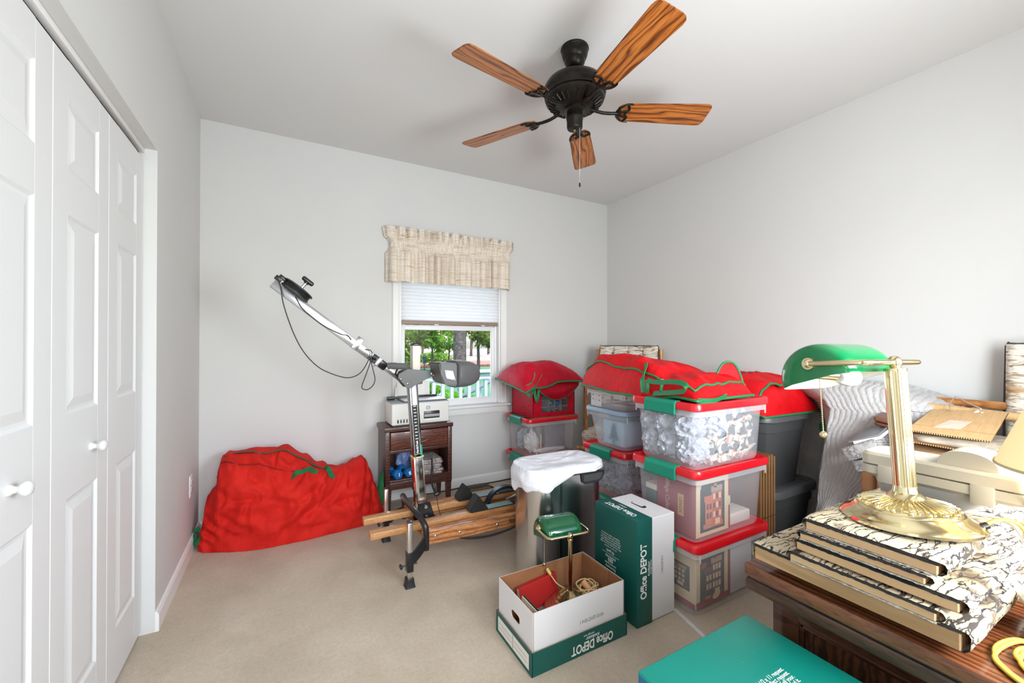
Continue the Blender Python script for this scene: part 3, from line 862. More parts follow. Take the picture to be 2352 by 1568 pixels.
sp('cord_toggle', lambda bm: cyl(bm, (.415, 2.30, 1.135), (.435, 2.31, 1.128), .008, n=10), BLK)
# hip pad on its bracket
PADM = mat('hip_pad_vinyl', srgb(88, 88, 89), .34, bumps=(90, .05, .002))
pb = sp('pad_bracket', lambda bm: (prism(bm, [(.750, 1.108), (.862, 1.104), (.872, .968), (.775, .988), (.757, 1.05)], XZ(YC - .06), .19), bmesh.ops.bevel(bm, geom=bm.edges[:], offset=.008, segments=2, affect='EDGES')), FOAM)
sp('pad_plate', lambda bm: prism(bm, [(.779, 1.067), (.826, 1.060), (.842, 1.008), (.79, 1.021)], XZ(YC - .157), .005), WHT, pb)
for x, z in ((.786, 1.06), (.834, 1.014)): sp('plate_screw', lambda bm: cyl(bm, (x, YC - .160, z), (x, YC - .163, z), .003, n=8), BLK, pb)
def padb(bm):
    n, m = 28, 14
    rows = []
    for j in range(m + 1):
        v = -1 + 2 * j / m
        k = (1 - abs(v) ** 3.2) ** (1 / 2.4) if abs(v) < 1 else 0
        k = max(k, .05)
        rows.append([bm.verts.new((.862 + (.155 * k) * max(0, math.cos(a)) ** .75 * (1 if math.cos(a) >= 0 else 0) - (.0 if math.cos(a) >= 0 else .012 * k), YC - .06 + .125 * v, 1.040 + .078 * math.copysign(abs(math.sin(a)) ** .8, math.sin(a)) * (.55 + .45 * k))) for a in [2 * PI * i / n for i in range(n)]])
    for a, b in zip(rows, rows[1:]): bridge(bm, a, b)
    cap(bm, rows[0]); cap(bm, rows[-1])
sp('hip_pad', padb, PADM, sm=180)
sp('pad_arm', lambda bm: tube(bm, [(.735, YC, 1.04), (.80, YC - .02, 1.025)], .011, 10, 1), mat('copper_tube', (.75, .55, .45), .3, 1))
# lettering on the near beam
Mn = TILT @ Matrix.Translation((1.215, 2.1197, .190)) @ Matrix.Rotation(R(90), 4, 'X')
text('NordicTrack', Mn, .030, INKK, t, bold=.02, italic=.15, sx=.82)
text('Pro', Mn @ Matrix.Translation((.055, -.018, 0)), .022, INKR, t, bold=.02, italic=.2)
plate(-.05, .03, -.0185, -.0175, .0003, INKK, 'underline', M=Mn, par=t)
# ================================================================ nightstand and what stands on and in it
WAL = wood('walnut', srgb(34, 18, 15), srgb(66, 36, 29), srgb(96, 56, 45), (1, 5, 5), 3.0, .38, True, 7, axis='Z')
WALD = wood('walnut_front', srgb(40, 22, 18), srgb(82, 46, 37), srgb(116, 68, 54), (1.2, 1.2, 4), 5, .32, True, 9, axis='Z')
x0, x1, y0, y1, zt = .620, 1.130, 2.965, 3.240, .615
t = thing('nightstand', 'dark walnut nightstand with one drawer and an open shelf', 'nightstand', ((x0 + x1) / 2, (y0 + y1) / 2, 0))
def pt(name, args, m=WAL, parent=t, bev=.003):
    bm = BM()
    for a in args: box(bm, *a, bev)
    return obj(name, bm, m, parent, 30)
pt('top', [(x0, x1, y0, y1, zt - .030, zt)])
for a, b in ((x0 + .010, x0 + .028), (x1 - .028, x1 - .010)): pt('side_panel', [(a, b, y0 + .012, y1, .17, zt - .029)])
for a, b in ((x0 + .008, x0 + .040), (x1 - .040, x1 - .008)): pt('front_post', [(a, b, y0 + .004, y0 + .022, .17, zt - .029)])
pt('back_panel', [(x0 + .026, x1 - .026, y1 - .012, y1 - .003, .18, zt - .029)])
pt('drawer_rail', [(x0 + .038, x1 - .038, y0 + .006, y0 + .03, .430, .452)])
pt('shelf', [(x0 + .027, x1 - .027, y0 + .006, y1 - .012, .222, .240)])
pt('apron', [(x0 + .038, x1 - .038, y0 + .008, y0 + .026, .172, .223)])
dw = pt('drawer', [(x0 + .043, x1 - .043, y0 + .001, y0 + .019, .456, .580)], WALD)
pt('drawer_box', [(x0 + .05, x1 - .05, y0 + .018, y1 - .03, .458, .56)], WAL, dw, 0)
bm = BM(); 
cx = (x0 + x1) / 2
tube(bm, [(cx + .052 * math.cos(a), y0 - .006 - .006 * abs(math.sin(a)), .515 + .017 * math.sin(a)) for a in [2 * PI * k / 20 for k in range(20)]], .0035, 6, 1, True)
obj('handle', bm, mat('antique_brass', (.42, .30, .16), .3, 1), dw, 180)
for lx in (x0 + .012, x1 - .050):
    for ly in (y0 + .008, y1 - .046):
        bm = BM(); M0 = Matrix.Translation((lx + .019, ly + .019, 0))
        loft(bm, [(rrect(.030, .030, .003, 2), 0), (rrect(.040, .040, .003, 2), .172)], M=M0); obj('leg', bm, WAL, t, 30)

# printer
PW = mat('printer_white', srgb(226, 224, 218), .45)
PG = mat('printer_grey', srgb(96, 104, 112), .4)
PB = mat('printer_black', (.02, .021, .023), .3)
PS = mat('scanner_white', srgb(236, 240, 244), .3)
px0, px1, py0, py1, pz0, pz1 = .674, 1.104, 2.985, 3.205, .618, .780
p = thing('inkjet_printer', 'white inkjet printer standing on the walnut nightstand', 'printer', ((px0 + px1) / 2, (py0 + py1) / 2, zt))
bm = BM(); box(bm, px0, px1, py0, py1, pz0 + .006, pz1, .010, 3); obj('body', bm, PW, p)
bm = BM(); box(bm, px0 + .012, px1 - .012, py0 + .012, py1 - .01, pz0 - .003, pz0 + .008); obj('base', bm, PB, p)
bm = BM(); box(bm, px0 + .004, px1 - .004, py0 + .004, py1 - .004, pz1 - .001, pz1 + .004, .002); obj('top_panel', bm, mat('printer_panel', srgb(150, 160, 168), .35), p)
ld = None
bm = BM(); box(bm, px0 + .085, px1 - .012, py0 + .008, py1 - .035, pz1 + .003, pz1 + .014, .004); ld = obj('scanner_lid', bm, PG, p)
bm = BM(); box(bm, px0 + .095, px1 - .016, py0 + .013, py1 - .040, pz1 + .0138, pz1 + .0155, .0006); obj('lid_face', bm, PS, ld)
bm = BM(); box(bm, px0 + .010, px1 - .030, py1 - .024, py1 - .002, pz1 + .002, pz1 + .030, .006); obj('rear_ridge', bm, PB, p)
bm = BM(); cbox(bm, (.905, py1 + .006, pz1 + .065), (.235, .004, .150), .001, 1, None, (R(-8), 0, 0)); obj('paper_rest', bm, PW, p)
bm = BM(); cbox(bm, (.872, py1 - .004, pz1 + .066), (.216, .002, .134), 0, 1, None, (R(-8), 0, 0)); obj('paper_sheet', bm, mat('paper', (.86, .85, .82), .8), p)
bm = BM(); cbox(bm, (.755, py1 - .012, pz1 + .05), (.022, .012, .10), .003, 2, None, (R(-8), R(6), 0)); obj('paper_guide', bm, PW, p)
bm = BM(); box(bm, .905, 1.030, py0 - .001, py0 + .01, .657, .715, .004); sl = obj('output_slot', bm, PB, p)
bm = BM(); box(bm, .91, 1.026, py0 - .0015, py0 + .004, .668, .690, .002); obj('slot_roller', bm, mat('roller_grey', (.35, .34, .32), .5), sl)
bm = BM(); box(bm, .905, 1.030, py0 - .010, py0 + .02, .642, .655, .003); obj('output_tray', bm, PW, p)
for k in range(4):
    xx = px0 + .038 + k * .0215
    bm = BM(); box(bm, xx, xx + .012, py0 - .0012, py0 + .004, .640, .668, .003)
    obj('ink_window', bm, [PB, mat('ink_cyan', srgb(60, 70, 78), .3), mat('ink_magenta', srgb(96, 62, 56), .3), mat('ink_yellow', srgb(120, 84, 58), .3)][k], p)
bm = BM(); box(bm, px0 + .122, px0 + .158, py0 - .0012, py0 + .004, .660, .698, .001); obj('display', bm, mat('lcd', srgb(86, 104, 92), .25), p)
bm = BM(); box(bm, px0 + .120, px0 + .150, py0 - .0012, py0 + .004, .640, .655, .001); obj('button_pad', bm, mat('pale_blue_key', srgb(196, 210, 222), .4), p)
LOGO = mat('logo_ink', srgb(60, 66, 92), .5)
bm = BM()
lc = (.940, py0 - .0006, .738)
def arc(a0, a1, r0, r1, n=12):
    a = [bm.verts.new((lc[0] + r * math.cos(R(a0 + (a1 - a0) * i / n)), lc[1], lc[2] + r * math.sin(R(a0 + (a1 - a0) * i / n)))) for i in range(n + 1) for r in (r0, r1)]
    for i in range(n): bm.faces.new((a[2 * i], a[2 * i + 1], a[2 * i + 3], a[2 * i + 2]))
arc(100, 252, .0125, .0155); arc(-80, 72, .0125, .0155)
for dx in (-.0055, .0045):
    q = [bm.verts.new((lc[0] + dx + a, lc[1], lc[2] + b)) for a, b in ((-.005, -.0105), (-.0022, -.0105), (.0052, .0105), (.0024, .0105))]
    bm.faces.new(q)
obj('logo', bm, LOGO, p, 0)

# dumbbells: hexagonal blue vinyl heads
DB = mat('blue_vinyl', srgb(22, 106, 176), .4, bumps=(120, .05, .002))
def dumbbell(lab, c, ang, mark):
    o = thing('dumbbell', lab, 'dumbbell', c, ang)
    def hexh(a, b):
        bm = BM(); X = Matrix.Translation(c) @ Matrix.Rotation(ang, 4, 'Z') @ Matrix.Rotation(R(90), 4, 'Y')
        pr = [(.0, a), (.030, a), (.036, a + .008), (.036, b - .008), (.030, b), (0, b)]
        lathe(bm, pr, n=6, M=X @ Matrix.Rotation(R(30), 4, 'Z')); return bm
    for a, b in ((-.075, -.028), (.028, .075)):
        hd = obj('head', hexh(a, b), DB, o, 20)
    bm = BM(); X = Matrix.Translation(c) @ Matrix.Rotation(ang, 4, 'Z') @ Matrix.Rotation(R(90), 4, 'Y')
    lathe(bm, [(0, -.04), (.013, -.04), (.015, 0), (.013, .04), (0, .04)], n=14, M=X); obj('handle', bm, BLK if mark is None else DB, o, 60)
    d = Vector((math.cos(ang), math.sin(ang), 0))
    e = Vector((0, 0, 1))
    if mark: text(mark, axes(Vector(c) + d * .0752, (-d.y, d.x, 0), e), .034, INKW, o, bold=.04)
    return o
dumbbell('blue hexagonal dumbbell marked 1 on the nightstand shelf', (.700, 3.045, .274), R(-70), '1')
o = dumbbell('blue hexagonal dumbbell with a white sticker beside the newspapers', (.785, 3.055, .274), R(-75), None)
bm = BM(); d = Vector((math.cos(R(-75)), math.sin(R(-75)), 0)); bm2 = cbox(bm, Vector((.785, 3.055, .274)) + d * .0755, (.001, .016, .026), 0, 1, None, (R(20), 0, R(-75))); obj('sticker', bm, INKW, o, 0)
# folded newspapers on the shelf
def _news(name, base, ink):
    m, nt, b = _nt(name)
    v = coords(nt)
    w1 = wave_tex(nt, v, 55, 1.2, 2, 2, 'BANDS', 'Y')
    n1 = noise_tex(nt, v, 22, 3, .7)
    c = ramp(nt, n1, [(.42, base), (.60, ink), (.62, base)])
    c = mixc(nt, .35, c, ramp(nt, w1, [(.3, ink), (.6, base)]))
    nt.links.new(c, b.inputs['Base Color']); b.inputs['Roughness'].default_value = .9
    return m
NEWS = _news('newsprint', srgb(206, 196, 188), srgb(120, 112, 110))
for k in range(6):
    z0 = .2405 + k * .019
    c = (.945 + .006 * math.sin(k * 2.1), 3.085 + .005 * math.cos(k * 3), z0)
    labs = ['folded newspaper at the bottom of the pile on the nightstand shelf', 'folded newspaper second from the bottom of the shelf pile', 'folded newspaper third from the bottom of the shelf pile', 'folded newspaper third from the top of the shelf pile', 'folded newspaper just below the top one on the shelf', 'folded newspaper on top of the pile on the nightstand shelf']
    o = thing('folded_newspaper', labs[k], 'newspaper', c, R(-4 + 5 * math.sin(k * 1.7)), 'newspapers on the nightstand shelf')
    bm = BM(); W_, D_, r_ = .215 - .006 * (k % 3), .190, .0088
    def npp(u, v, W_=W_, D_=D_, r_=r_, k=k):
        # a folded wad: flat underside, round fold at the right, flat top
        s = u * 3
        if s < 1: x, z = -W_ / 2 + W_ * s, 0
        elif s < 2: a = -PI / 2 + PI * (s - 1); x, z = W_ / 2 + r_ * math.cos(a), r_ + r_ * math.sin(a)
        else: x, z = W_ / 2 - W_ * (s - 2), 2 * r_
        y = -D_ / 2 + D_ * v
        return (x, y, z + .002 * nz((x * 20, y * 20, k)) * (z > 0))
    sheet(bm, npp, 18, 8)
    box(bm, -W_ / 2 + .004, W_ / 2 - .002, -D_ / 2 + .004, D_ / 2 - .004, .001, .0155)
    obj('pages', bm, NEWS, o, 40, local=True)
o = thing('plastic_bag', 'crumpled blue plastic bag behind the dumbbells on the shelf', 'bag', (.80, 3.16, .2405))
bm = BM(); bmesh.ops.create_icosphere(bm, subdivisions=4, radius=1)
for v in bm.verts:
    p_ = v.co.copy(); s = 1 + .35 * nz(p_, 2.2, 3) + .2 * nz(p_, 5, 5)
    v.co = Vector((.80 + .055 * p_.x * s, 3.16 + .035 * p_.y * s, max(.2407, .335 + .094 * p_.z * s)))
obj('bag_film', bm, mat('blue_film', srgb(120, 140, 190), .3, alpha=.85), o, 180)

# ================================================================ red tree bag on the floor
def fabric(name, c1, c2, rough=.72):
    m, nt, b = _nt(name)
    v = coords(nt)
    n1 = noise_tex(nt, v, 7, 5, .6, .5)
    nt.links.new(ramp(nt, n1, [(.35, c1), (.65, c2)]), b.inputs['Base Color'])
    b.inputs['Roughness'].default_value = rough
    b.inputs['Sheen Weight'].default_value = .0
    b.inputs['Specular IOR Level'].default_value = .18
    n2 = noise_tex(nt, v, 14, 5, .55, 1.4)
    n3 = noise_tex(nt, v, 600, 2)
    bump(nt, b, mixc(nt, .12, n2, n3), .35, .02)
    return m
REDO = fabric('red_canvas', srgb(196, 28, 22), srgb(214, 40, 30))
REDB = fabric('red_nylon', srgb(196, 14, 26), srgb(226, 22, 34), .5)
GREEN = mat('green_webbing', srgb(22, 112, 66), .7, bumps=(500, .3, .002))
DGREEN = mat('dark_green_zip', srgb(58, 84, 58), .7, bumps=(700, .3, .002))
def interp(tab, x):
    if x <= tab[0][0]: return tab[0][1]
    for (a, p), (b, q) in zip(tab, tab[1:]):
        if x <= b:
            f = (x - a) / (b - a); f = f * f * (3 - 2 * f) if True else f
            return p + (q - p) * f
    return tab[-1][1]
t = thing('tree_storage_bag', 'large red canvas tree storage bag slumped on the carpet', 'storage bag', (.1, 3.0, 0))
TOP = [(-.435, .05), (-.415, .17), (-.40, .285), (-.372, .325), (-.352, .35), (-.342, .45), (-.325, .515), (-.285, .548), (-.16, .55), (-.025, .552), (.02, .545), (.12, .478), (.21, .415), (.282, .368), (.37, .372), (.42, .385), (.484, .410), (.51, .385), (.53, .325), (.57, .215), (.60, .12), (.625, .03)]
FRONT = [(-.435, 2.985), (-.40, 2.955), (-.31, 2.915), (-.2, 2.87), (-.11, 2.85), (.0, 2.845), (.12, 2.845), (.267, 2.862), (.43, 2.882), (.56, 2.92), (.625, 2.99)]
# creases of the slumped cloth: (x0, z0, x1, z1, depth, width); negative depth is a raised fold
CREASES = [(-.345, .36, -.26, .285, .016, .014), (-.26, .285, -.12, .29, .016, .012), (-.12, .29, .08, .235, .018, .014), (-.40, .20, -.05, .085, .020, .020), (-.40, .16, -.10, .045, .022, .018),
           (-.38, .11, .05, .03, .022, .016), (-.05, .13, .08, .21, .024, .018), (-.06, .10, .15, .245, -.020, .024), (.01, .10, .32, .27, .024, .022), (.10, .25, .32, .36, .020, .016), (.20, .22, .24, .36, -.018, .020),
           (.12, .16, .42, .20, .020, .020), (.27, .24, .34, .35, .018, .014), (.36, .20, .40, .37, .020, .016), (.46, .10, .50, .36, .024, .016), (.52, .06, .535, .26, .020, .012), (.0, .08, .30, .06, .022, .022),
           (-.20, .20, -.15, .33, .012, .016), (-.30, .30, -.33, .20, .016, .014), (.05, .32, .13, .42, .018, .016), (-.07, .40, -.03, .54, .016, .014), (-.19, .42, -.10, .36, .014, .02)]
def crease(x, z):
    g = 0
    for x0, z0, x1, z1, dp, w_ in CREASES:
        dx, dz = x1 - x0, z1 - z0; L2 = dx * dx + dz * dz
        t_ = max(0, min(1, ((x - x0) * dx + (z - z0) * dz) / L2))
        e = (x - x0 - t_ * dx, z - z0 - t_ * dz)
        r2 = (e[0] * e[0] + e[1] * e[1]) / (w_ * w_)
        if r2 < 9: g -= dp * math.exp(-r2) * math.sin(PI * (.12 + .76 * t_)) ** .5
    return g
def bagf(u, v, d=0.0):
    x = -.435 + 1.06 * u
    h = interp(TOP, x); yf = interp(FRONT, x); yb = 3.195
    if x > .55 or x < -.41: yb = 3.195 - .10 * min(1, abs(x - (.55 if x > 0 else -.41)) / .06)
    a = PI * v
    # lumpy cross section: steep front that leans back, round shoulder, straight back
    cy, hw = (yf + yb) / 2, (yb - yf) / 2
    k = 1.6
    cs = -math.copysign(abs(math.cos(a)) ** (1 / 1.25), math.cos(a)); sn = abs(math.sin(a)) ** (1 / k)
    y = cy + hw * cs + .05 * (1 - sn) * 0
    z = h * sn
    edge = min(1, min(u, 1 - u) * 12)
    f1 = nz((x * 2.2 + z * 1.2, y * 2, z * 2.4 - x * 1.1), 1.6, 1)
    f2 = 1 - abs(nz((x * 1.2 - z * 2.2, y * 1.5, z * 1.6 + x * 2.6), 2.6, 4)) * 2
    f3 = 1 - abs(nz((x * 3 + z * 3.5, y * 2, z * 3 - x * 4.0), 2.4, 9)) * 2
    tp = 1 - .75 * max(0, (sn - .86) / .14)
    g = (.022 * f1 + .034 * f2 * tp + .020 * f3 * tp) * edge * min(1, sn * 3 + .15)
    if v < .62: g += crease(x, z)
    # the low gathered corner at the left front
    if x < -.1: g += .018 * math.sin((x * .9 + z * 1.25) * 70) * max(0, 1 - abs(z - .12) / .16) * min(1, (-.1 - x) / .2) * (1 if v < .5 else 0)
    nrm = Vector((0, cs * 1.0, sn * .8)).normalized()
    P = Vector((x, y, z)) + nrm * (g + d)
    P.z = max(P.z, .002); P.y = min(P.y, 3.238)
    return P
bm = BM(); sheet(bm, bagf, 240, 130)
obj('bag_body', bm, REDO, t, 180)
# zip line over the top, handles of green webbing
def on(x, v, d=.004): return bagf((x + .435) / 1.06, v, d)
bm = BM(); tube(bm, [on(x, v, .005) for x, v in ((-.31, .46), (-.24, .45), (-.16, .42), (-.09, .40), (0.0, .405), (.07, .39), (.12, .37), (.16, .36), (.22, .36), (.27, .38))], .004, sub=4, flat=(.016, .004)); obj('zip', bm, DGREEN, t, 180)
def strap(pts, w=.030, name='handle', par=None, th=.003, m=GREEN):
    par = par or t
    bm = BM(); P = smooth_path(pts, 5); rows = []
    wd = Vector((.35, -.25, .9)).normalized()
    for i, p in enumerate(P):
        d = (P[min(i + 1, len(P) - 1)] - P[max(i - 1, 0)])
        d = d.normalized() if d.length > 1e-7 else Vector((1, 0, 0))
        nn = d.cross(wd); nn = nn.normalized() if nn.length > 1e-4 else Vector((0, -1, 0))
        s = nn.cross(d).normalized() * (w / 2); nn = nn * th / 2
        rows.append([bm.verts.new(p + a * s + b * nn) for a, b in ((-1, -1), (1, -1), (1, 1), (-1, 1))])
    for a, b in zip(rows, rows[1:]): bridge(bm, a, b)
    cap(bm, rows[0]); cap(bm, rows[-1])
    return obj(name, bm, m, par, 40)
strap([on(.045, .200, .004), on(.07, .225, .03), on(.105, .245, .045), on(.14, .268, .035), on(.165, .28, .012), on(.19, .29, .004)])
strap([on(.235, .36, .004), on(.248, .335, .03), on(.272, .315, .022), on(.287, .29, .004)])
strap([on(.575, .30, .004), (.605, 2.98, .30), (.60, 2.955, .255), on(.60, .25, .012), on(.605, .2, .004)])
strap([(-.43, 3.01, .13), (-.452, 3.02, .10), (-.450, 3.00, .06), (-.438, 2.985, .055), (-.418, 2.98, .09), (-.41, 2.975, .12)])
# seam on the bag front
bm = BM(); tube(bm, [on(x, v, .003) for x, v in ((-.345, .38), (-.32, .36), (-.28, .31), (-.23, .285), (-.14, .285), (-.13, .285), (-.09, .26), (-.02, .24), (.06, .235))], .002, sub=4, flat=(.005, .003)); obj('seam', bm, mat('dark_seam', srgb(120, 16, 16), .8), t, 180)
# ================================================================ clear storage bins
def _plastic(name, tint, alpha, rough=.18):
    m, nt, b = _nt(name)
    b.inputs['Base Color'].default_value = (*tint, 1)
    b.inputs['Roughness'].default_value = rough
    b.inputs['Alpha'].default_value = alpha
    b.inputs['Specular IOR Level'].default_value = .6
    return m
CLEAR = _plastic('clear_plastic', (.86, .87, .90), .22)
CLEARRIM = _plastic('clear_plastic_rim', (.88, .89, .92), .42)
FROST = _plastic('frosted_blue_plastic', (.80, .88, .95), .34, .3)
REDP = mat('red_lid_plastic', srgb(214, 20, 34), .28, coat=.2)
TEAL = mat('teal_latch_plastic', srgb(0, 136, 108), .35, bumps=(400, .08, .001))
GREYBL = mat('grey_blue_rim', srgb(150, 168, 190), .4)
def bin_(label, x0, x1, y0, y1, z0, z1, latch=True, lid=REDP, body=CLEAR, taper=.008, group='clear storage bins with red lids', name='storage_bin', rimh=.036, rr=.035):
    cx, cy, W_, D_ = (x0 + x1) / 2, (y0 + y1) / 2, x1 - x0, y1 - y0
    t = thing(name, label, 'storage bin', (cx, cy, z0), 0, group)
    M0 = Matrix.Translation((cx, cy, 0))
    ib = .030 + taper
    zr = z1 - rimh
    bm = BM()
    loft(bm, [(rrect(W_ - 2 * ib - .016, D_ - 2 * ib - .016, rr), z0 + .002), (rrect(W_ - 2 * ib, D_ - 2 * ib, rr + .012), z0 + .010), (rrect(W_ - 2 * ib + .008, D_ - 2 * ib + .008, rr + .012), z0 + .022),
              (rrect(W_ - .052, D_ - .052, rr), zr - .030)], True, False, M0)
    tub = obj('tub', bm, body, t, 40)
    bm = BM()
    loft(bm, [(rrect(W_ - .052, D_ - .052, rr), zr - .030), (rrect(W_ - .024, D_ - .024, rr), zr - .026), (rrect(W_ - .018, D_ - .018, rr), zr + .004)], False, False, M0)
    rim = obj('tub_rim', bm, CLEARRIM if body is CLEAR else body, t, 40)
    for sx, sy in ((-1, -1), (1, -1), (-1, 1), (1, 1)):
        bm = BM(); cbox(bm, (cx + sx * (W_ / 2 - .035), cy + sy * (D_ / 2 - .012), zr - .022), (.004, .006, .042), .001); obj('rim_rib', bm, CLEARRIM, rim, 30)
    bm = BM()
    loft(bm, [(rrect(W_ - .010, D_ - .010, rr), zr), (rrect(W_, D_, rr + .004), zr + .004), (rrect(W_, D_, rr + .004), z1 - .010), (rrect(W_ - .010, D_ - .010, rr), z1), (rrect(W_ - .034, D_ - .034, rr - .004), z1), (rrect(W_ - .046, D_ - .046, rr - .006), z1 - .010), (rrect(W_ * .3, D_ * .3, .03), z1 - .010)], True, True, M0)
    obj('lid', bm, lid, t, 30)
    if latch:
        ly = D_ * .22
        for s in (-1, 1):
            bm = BM()
            xe = cx + s * W_ / 2
            pr_ = [(-.030, z1 + .003), (.004, z1 + .003), (.013, z1 - .010), (.015, zr - .020), (.009, zr - .026), (.003, zr - .02), (.003, z1 - .012), (-.004, z1 - .001), (-.030, z1 - .001)]
            a = [bm.verts.new((xe + s * p[0], cy - ly, p[1])) for p in pr_]; b = [bm.verts.new((xe + s * p[0], cy + ly, p[1])) for p in pr_]
            bridge(bm, a, b); cap(bm, a); cap(bm, b)
            obj('latch', bm, TEAL, t, 25)
    return t
CX0, CX1, CY0_, CY1_ = 1.56, 2.12, 1.17, 1.57
bin_('clear red lidded bin at the bottom of the front stack, beside the desk', CX0, CX1, CY0_, CY1_, 0, .331)
bin_('clear red lidded bin in the middle of the front stack, holding a maroon box', CX0, CX1, CY0_, CY1_, .322, .655)
bin_('clear red lidded bin on top of the front stack, full of crumpled newspaper', CX0, CX1, CY0_, CY1_, .646, .952)
AX0, AX1, AY0, AY1 = 1.69, 2.205, 2.79, 3.19
bin_('clear red lidded bin on the floor below the window sill, bottom of the back stack', AX0, AX1, AY0, AY1, 0, .295)
bin_('clear red lidded bin under the ornament bag with two white sticks inside', AX0, AX1, AY0, AY1, .286, .612)
BX0, BX1, BY0, BY1 = 1.70, 2.26, 1.75, 2.15
bin_('clear red lidded bin at the very bottom of the stack behind the trash can', BX0, BX1, BY0, BY1, 0, .287)
bin_('clear red lidded bin with bubble wrap behind the trash can', BX0, BX1, BY0, BY1, .278, .580)
bin_('frosted blue plastic tote standing on the red lidded bin behind the trash can', BX0 + .01, BX1 - .01, BY0 + .01, BY1 - .01, .572, .815, False, GREYBL, FROST, .022, None, 'plastic_tote', .028, .055)
bin_('small clear bin with a faded red lid under the big red bag', BX0 + .01, BX1 - .04, BY0 + .03, BY1 - .01, .807, .955, False, mat('faded_red_lid', srgb(196, 84, 80), .4), CLEAR, .006, None, 'storage_bin', .03)

# ---- what is in them
def crumple(name, label, cat, c, s, m, seed=0, amp=.35, f=2.4, group=None, sub=3, part='sheet', sm=30):
    if m is BUB: sub, sm = 4, 70
    o = thing(name, label, cat, (c[0], c[1], c[2] - s[2] * .5), 0, group)
    bm = BM(); bmesh.ops.create_icosphere(bm, subdivisions=sub, radius=1)
    for v in bm.verts:
        p = v.co.copy()
        k = 1 + amp * (1 - 2 * abs(nz(p, f, seed))) * .8 + amp * .5 * nz(p, f * 2.3, seed + 3) - amp * .5
        v.co = Vector((c[0] + p.x * s[0] * .5 * k, c[1] + p.y * s[1] * .5 * k, c[2] + p.z * s[2] * .5 * k))
    obj(part, bm, m, o, sm)
    return o
def _newsc():
    m, nt, b = _nt('crumpled_newsprint')
    v = coords(nt)
    oi = nt.nodes.new('ShaderNodeObjectInfo')
    base = ramp(nt, noise_tex(nt, v, 9, 3), [(.3, srgb(188, 176, 164)), (.7, srgb(232, 224, 212))])
    ln = wave_tex(nt, coords(nt, (1, 1, 1), (.5, .3, .8)), 70, 5, 2, 2)
    blocks = noise_tex(nt, v, 17, 2, .5)
    c = mixc(nt, ramp(nt, blocks, [(.50, (0, 0, 0)), (.54, (1, 1, 1))]), base, ramp(nt, ln, [(.3, srgb(96, 90, 88)), (.55, srgb(206, 196, 186))]))
    vo = _n(nt, 'ShaderNodeTexVoronoi', i_Scale=13.0); nt.links.new(v, vo.inputs['Vector'])
    hue = _n(nt, 'ShaderNodeSeparateColor'); nt.links.new(vo.outputs['Color'], hue.inputs[0])
    pic = ramp(nt, hue.outputs[0], [(0, srgb(96, 98, 102)), (.30, srgb(178, 70, 58)), (.38, srgb(206, 138, 106)), (.56, srgb(206, 198, 184)), (.8, srgb(122, 128, 110)), (1, srgb(70, 70, 74))], 'CONSTANT')
    c = mixc(nt, ramp(nt, hue.outputs[1], [(.74, (0, 0, 0)), (.76, (1, 1, 1))]), c, pic)
    nt.links.new(c, b.inputs['Base Color']); b.inputs['Roughness'].default_value = .85
    bump(nt, b, noise_tex(nt, v, 30, 4), .5, .01)
    return m
NEWSC = _newsc()
def _bubble():
    m, nt, b = _nt('bubble_wrap')
    v = coords(nt)
    vo = _n(nt, 'ShaderNodeTexVoronoi', i_Scale=70.0); nt.links.new(v, vo.inputs['Vector'])
    n1 = noise_tex(nt, v, 10, 4, .6, 1)
    nt.links.new(ramp(nt, n1, [(.3, srgb(176, 182, 196)), (.7, srgb(226, 230, 240))]), b.inputs['Base Color'])
    b.inputs['Roughness'].default_value = .2; b.inputs['Alpha'].default_value = .72
    bump(nt, b, vo.outputs['Distance'], .6, .01)
    return m
BUB = _bubble()
TISSUE = mat('tissue_paper', srgb(228, 226, 226), .8, var=.06, bumps=(26, .5, .01))
random.seed(11)
# top front bin: bubble wrap at the left, newspaper at the right
k = 0
spots = [(1.66, 1.27, .73, 1), (1.66, 1.38, .74, 1), (1.665, 1.48, .73, 1), (1.655, 1.28, .83, 1), (1.66, 1.40, .84, 1), (1.67, 1.50, .83, 1), (1.76, 1.25, .85, 1), (1.78, 1.40, .86, 1),
         (1.73, 1.245, .715, 0), (1.81, 1.245, .71, 0), (1.89, 1.245, .715, 0), (1.97, 1.25, .71, 0), (2.03, 1.26, .72, 0), (1.77, 1.24, .785, 0), (1.85, 1.245, .79, 0), (1.93, 1.24, .785, 0), (2.02, 1.26, .795, 0),
         (1.83, 1.25, .855, 0), (1.92, 1.25, .86, 0), (2.02, 1.27, .865, 0), (1.80, 1.36, .72, 0), (1.95, 1.37, .73, 0), (1.90, 1.46, .74, 0), (2.0, 1.42, .82, 0)]
for i, (x, y, z, b) in enumerate(spots):
    s = (.15, .125, .145) if b else (.120, .085 if y < 1.3 else .1, .115)
    crumple('bubble_wrap_wad' if b else 'newspaper_wad', 'crumpled wad of clear bubble wrap in the top front bin' if b else 'crumpled newspaper wad in the top front bin', 'packing', (x, y, z), s, BUB if b else NEWSC, i, .5 if not b else .4, 1.9 if not b else 2.6, 'bubble wrap wads in the top front bin' if b else 'newspaper wads in the top front bin')
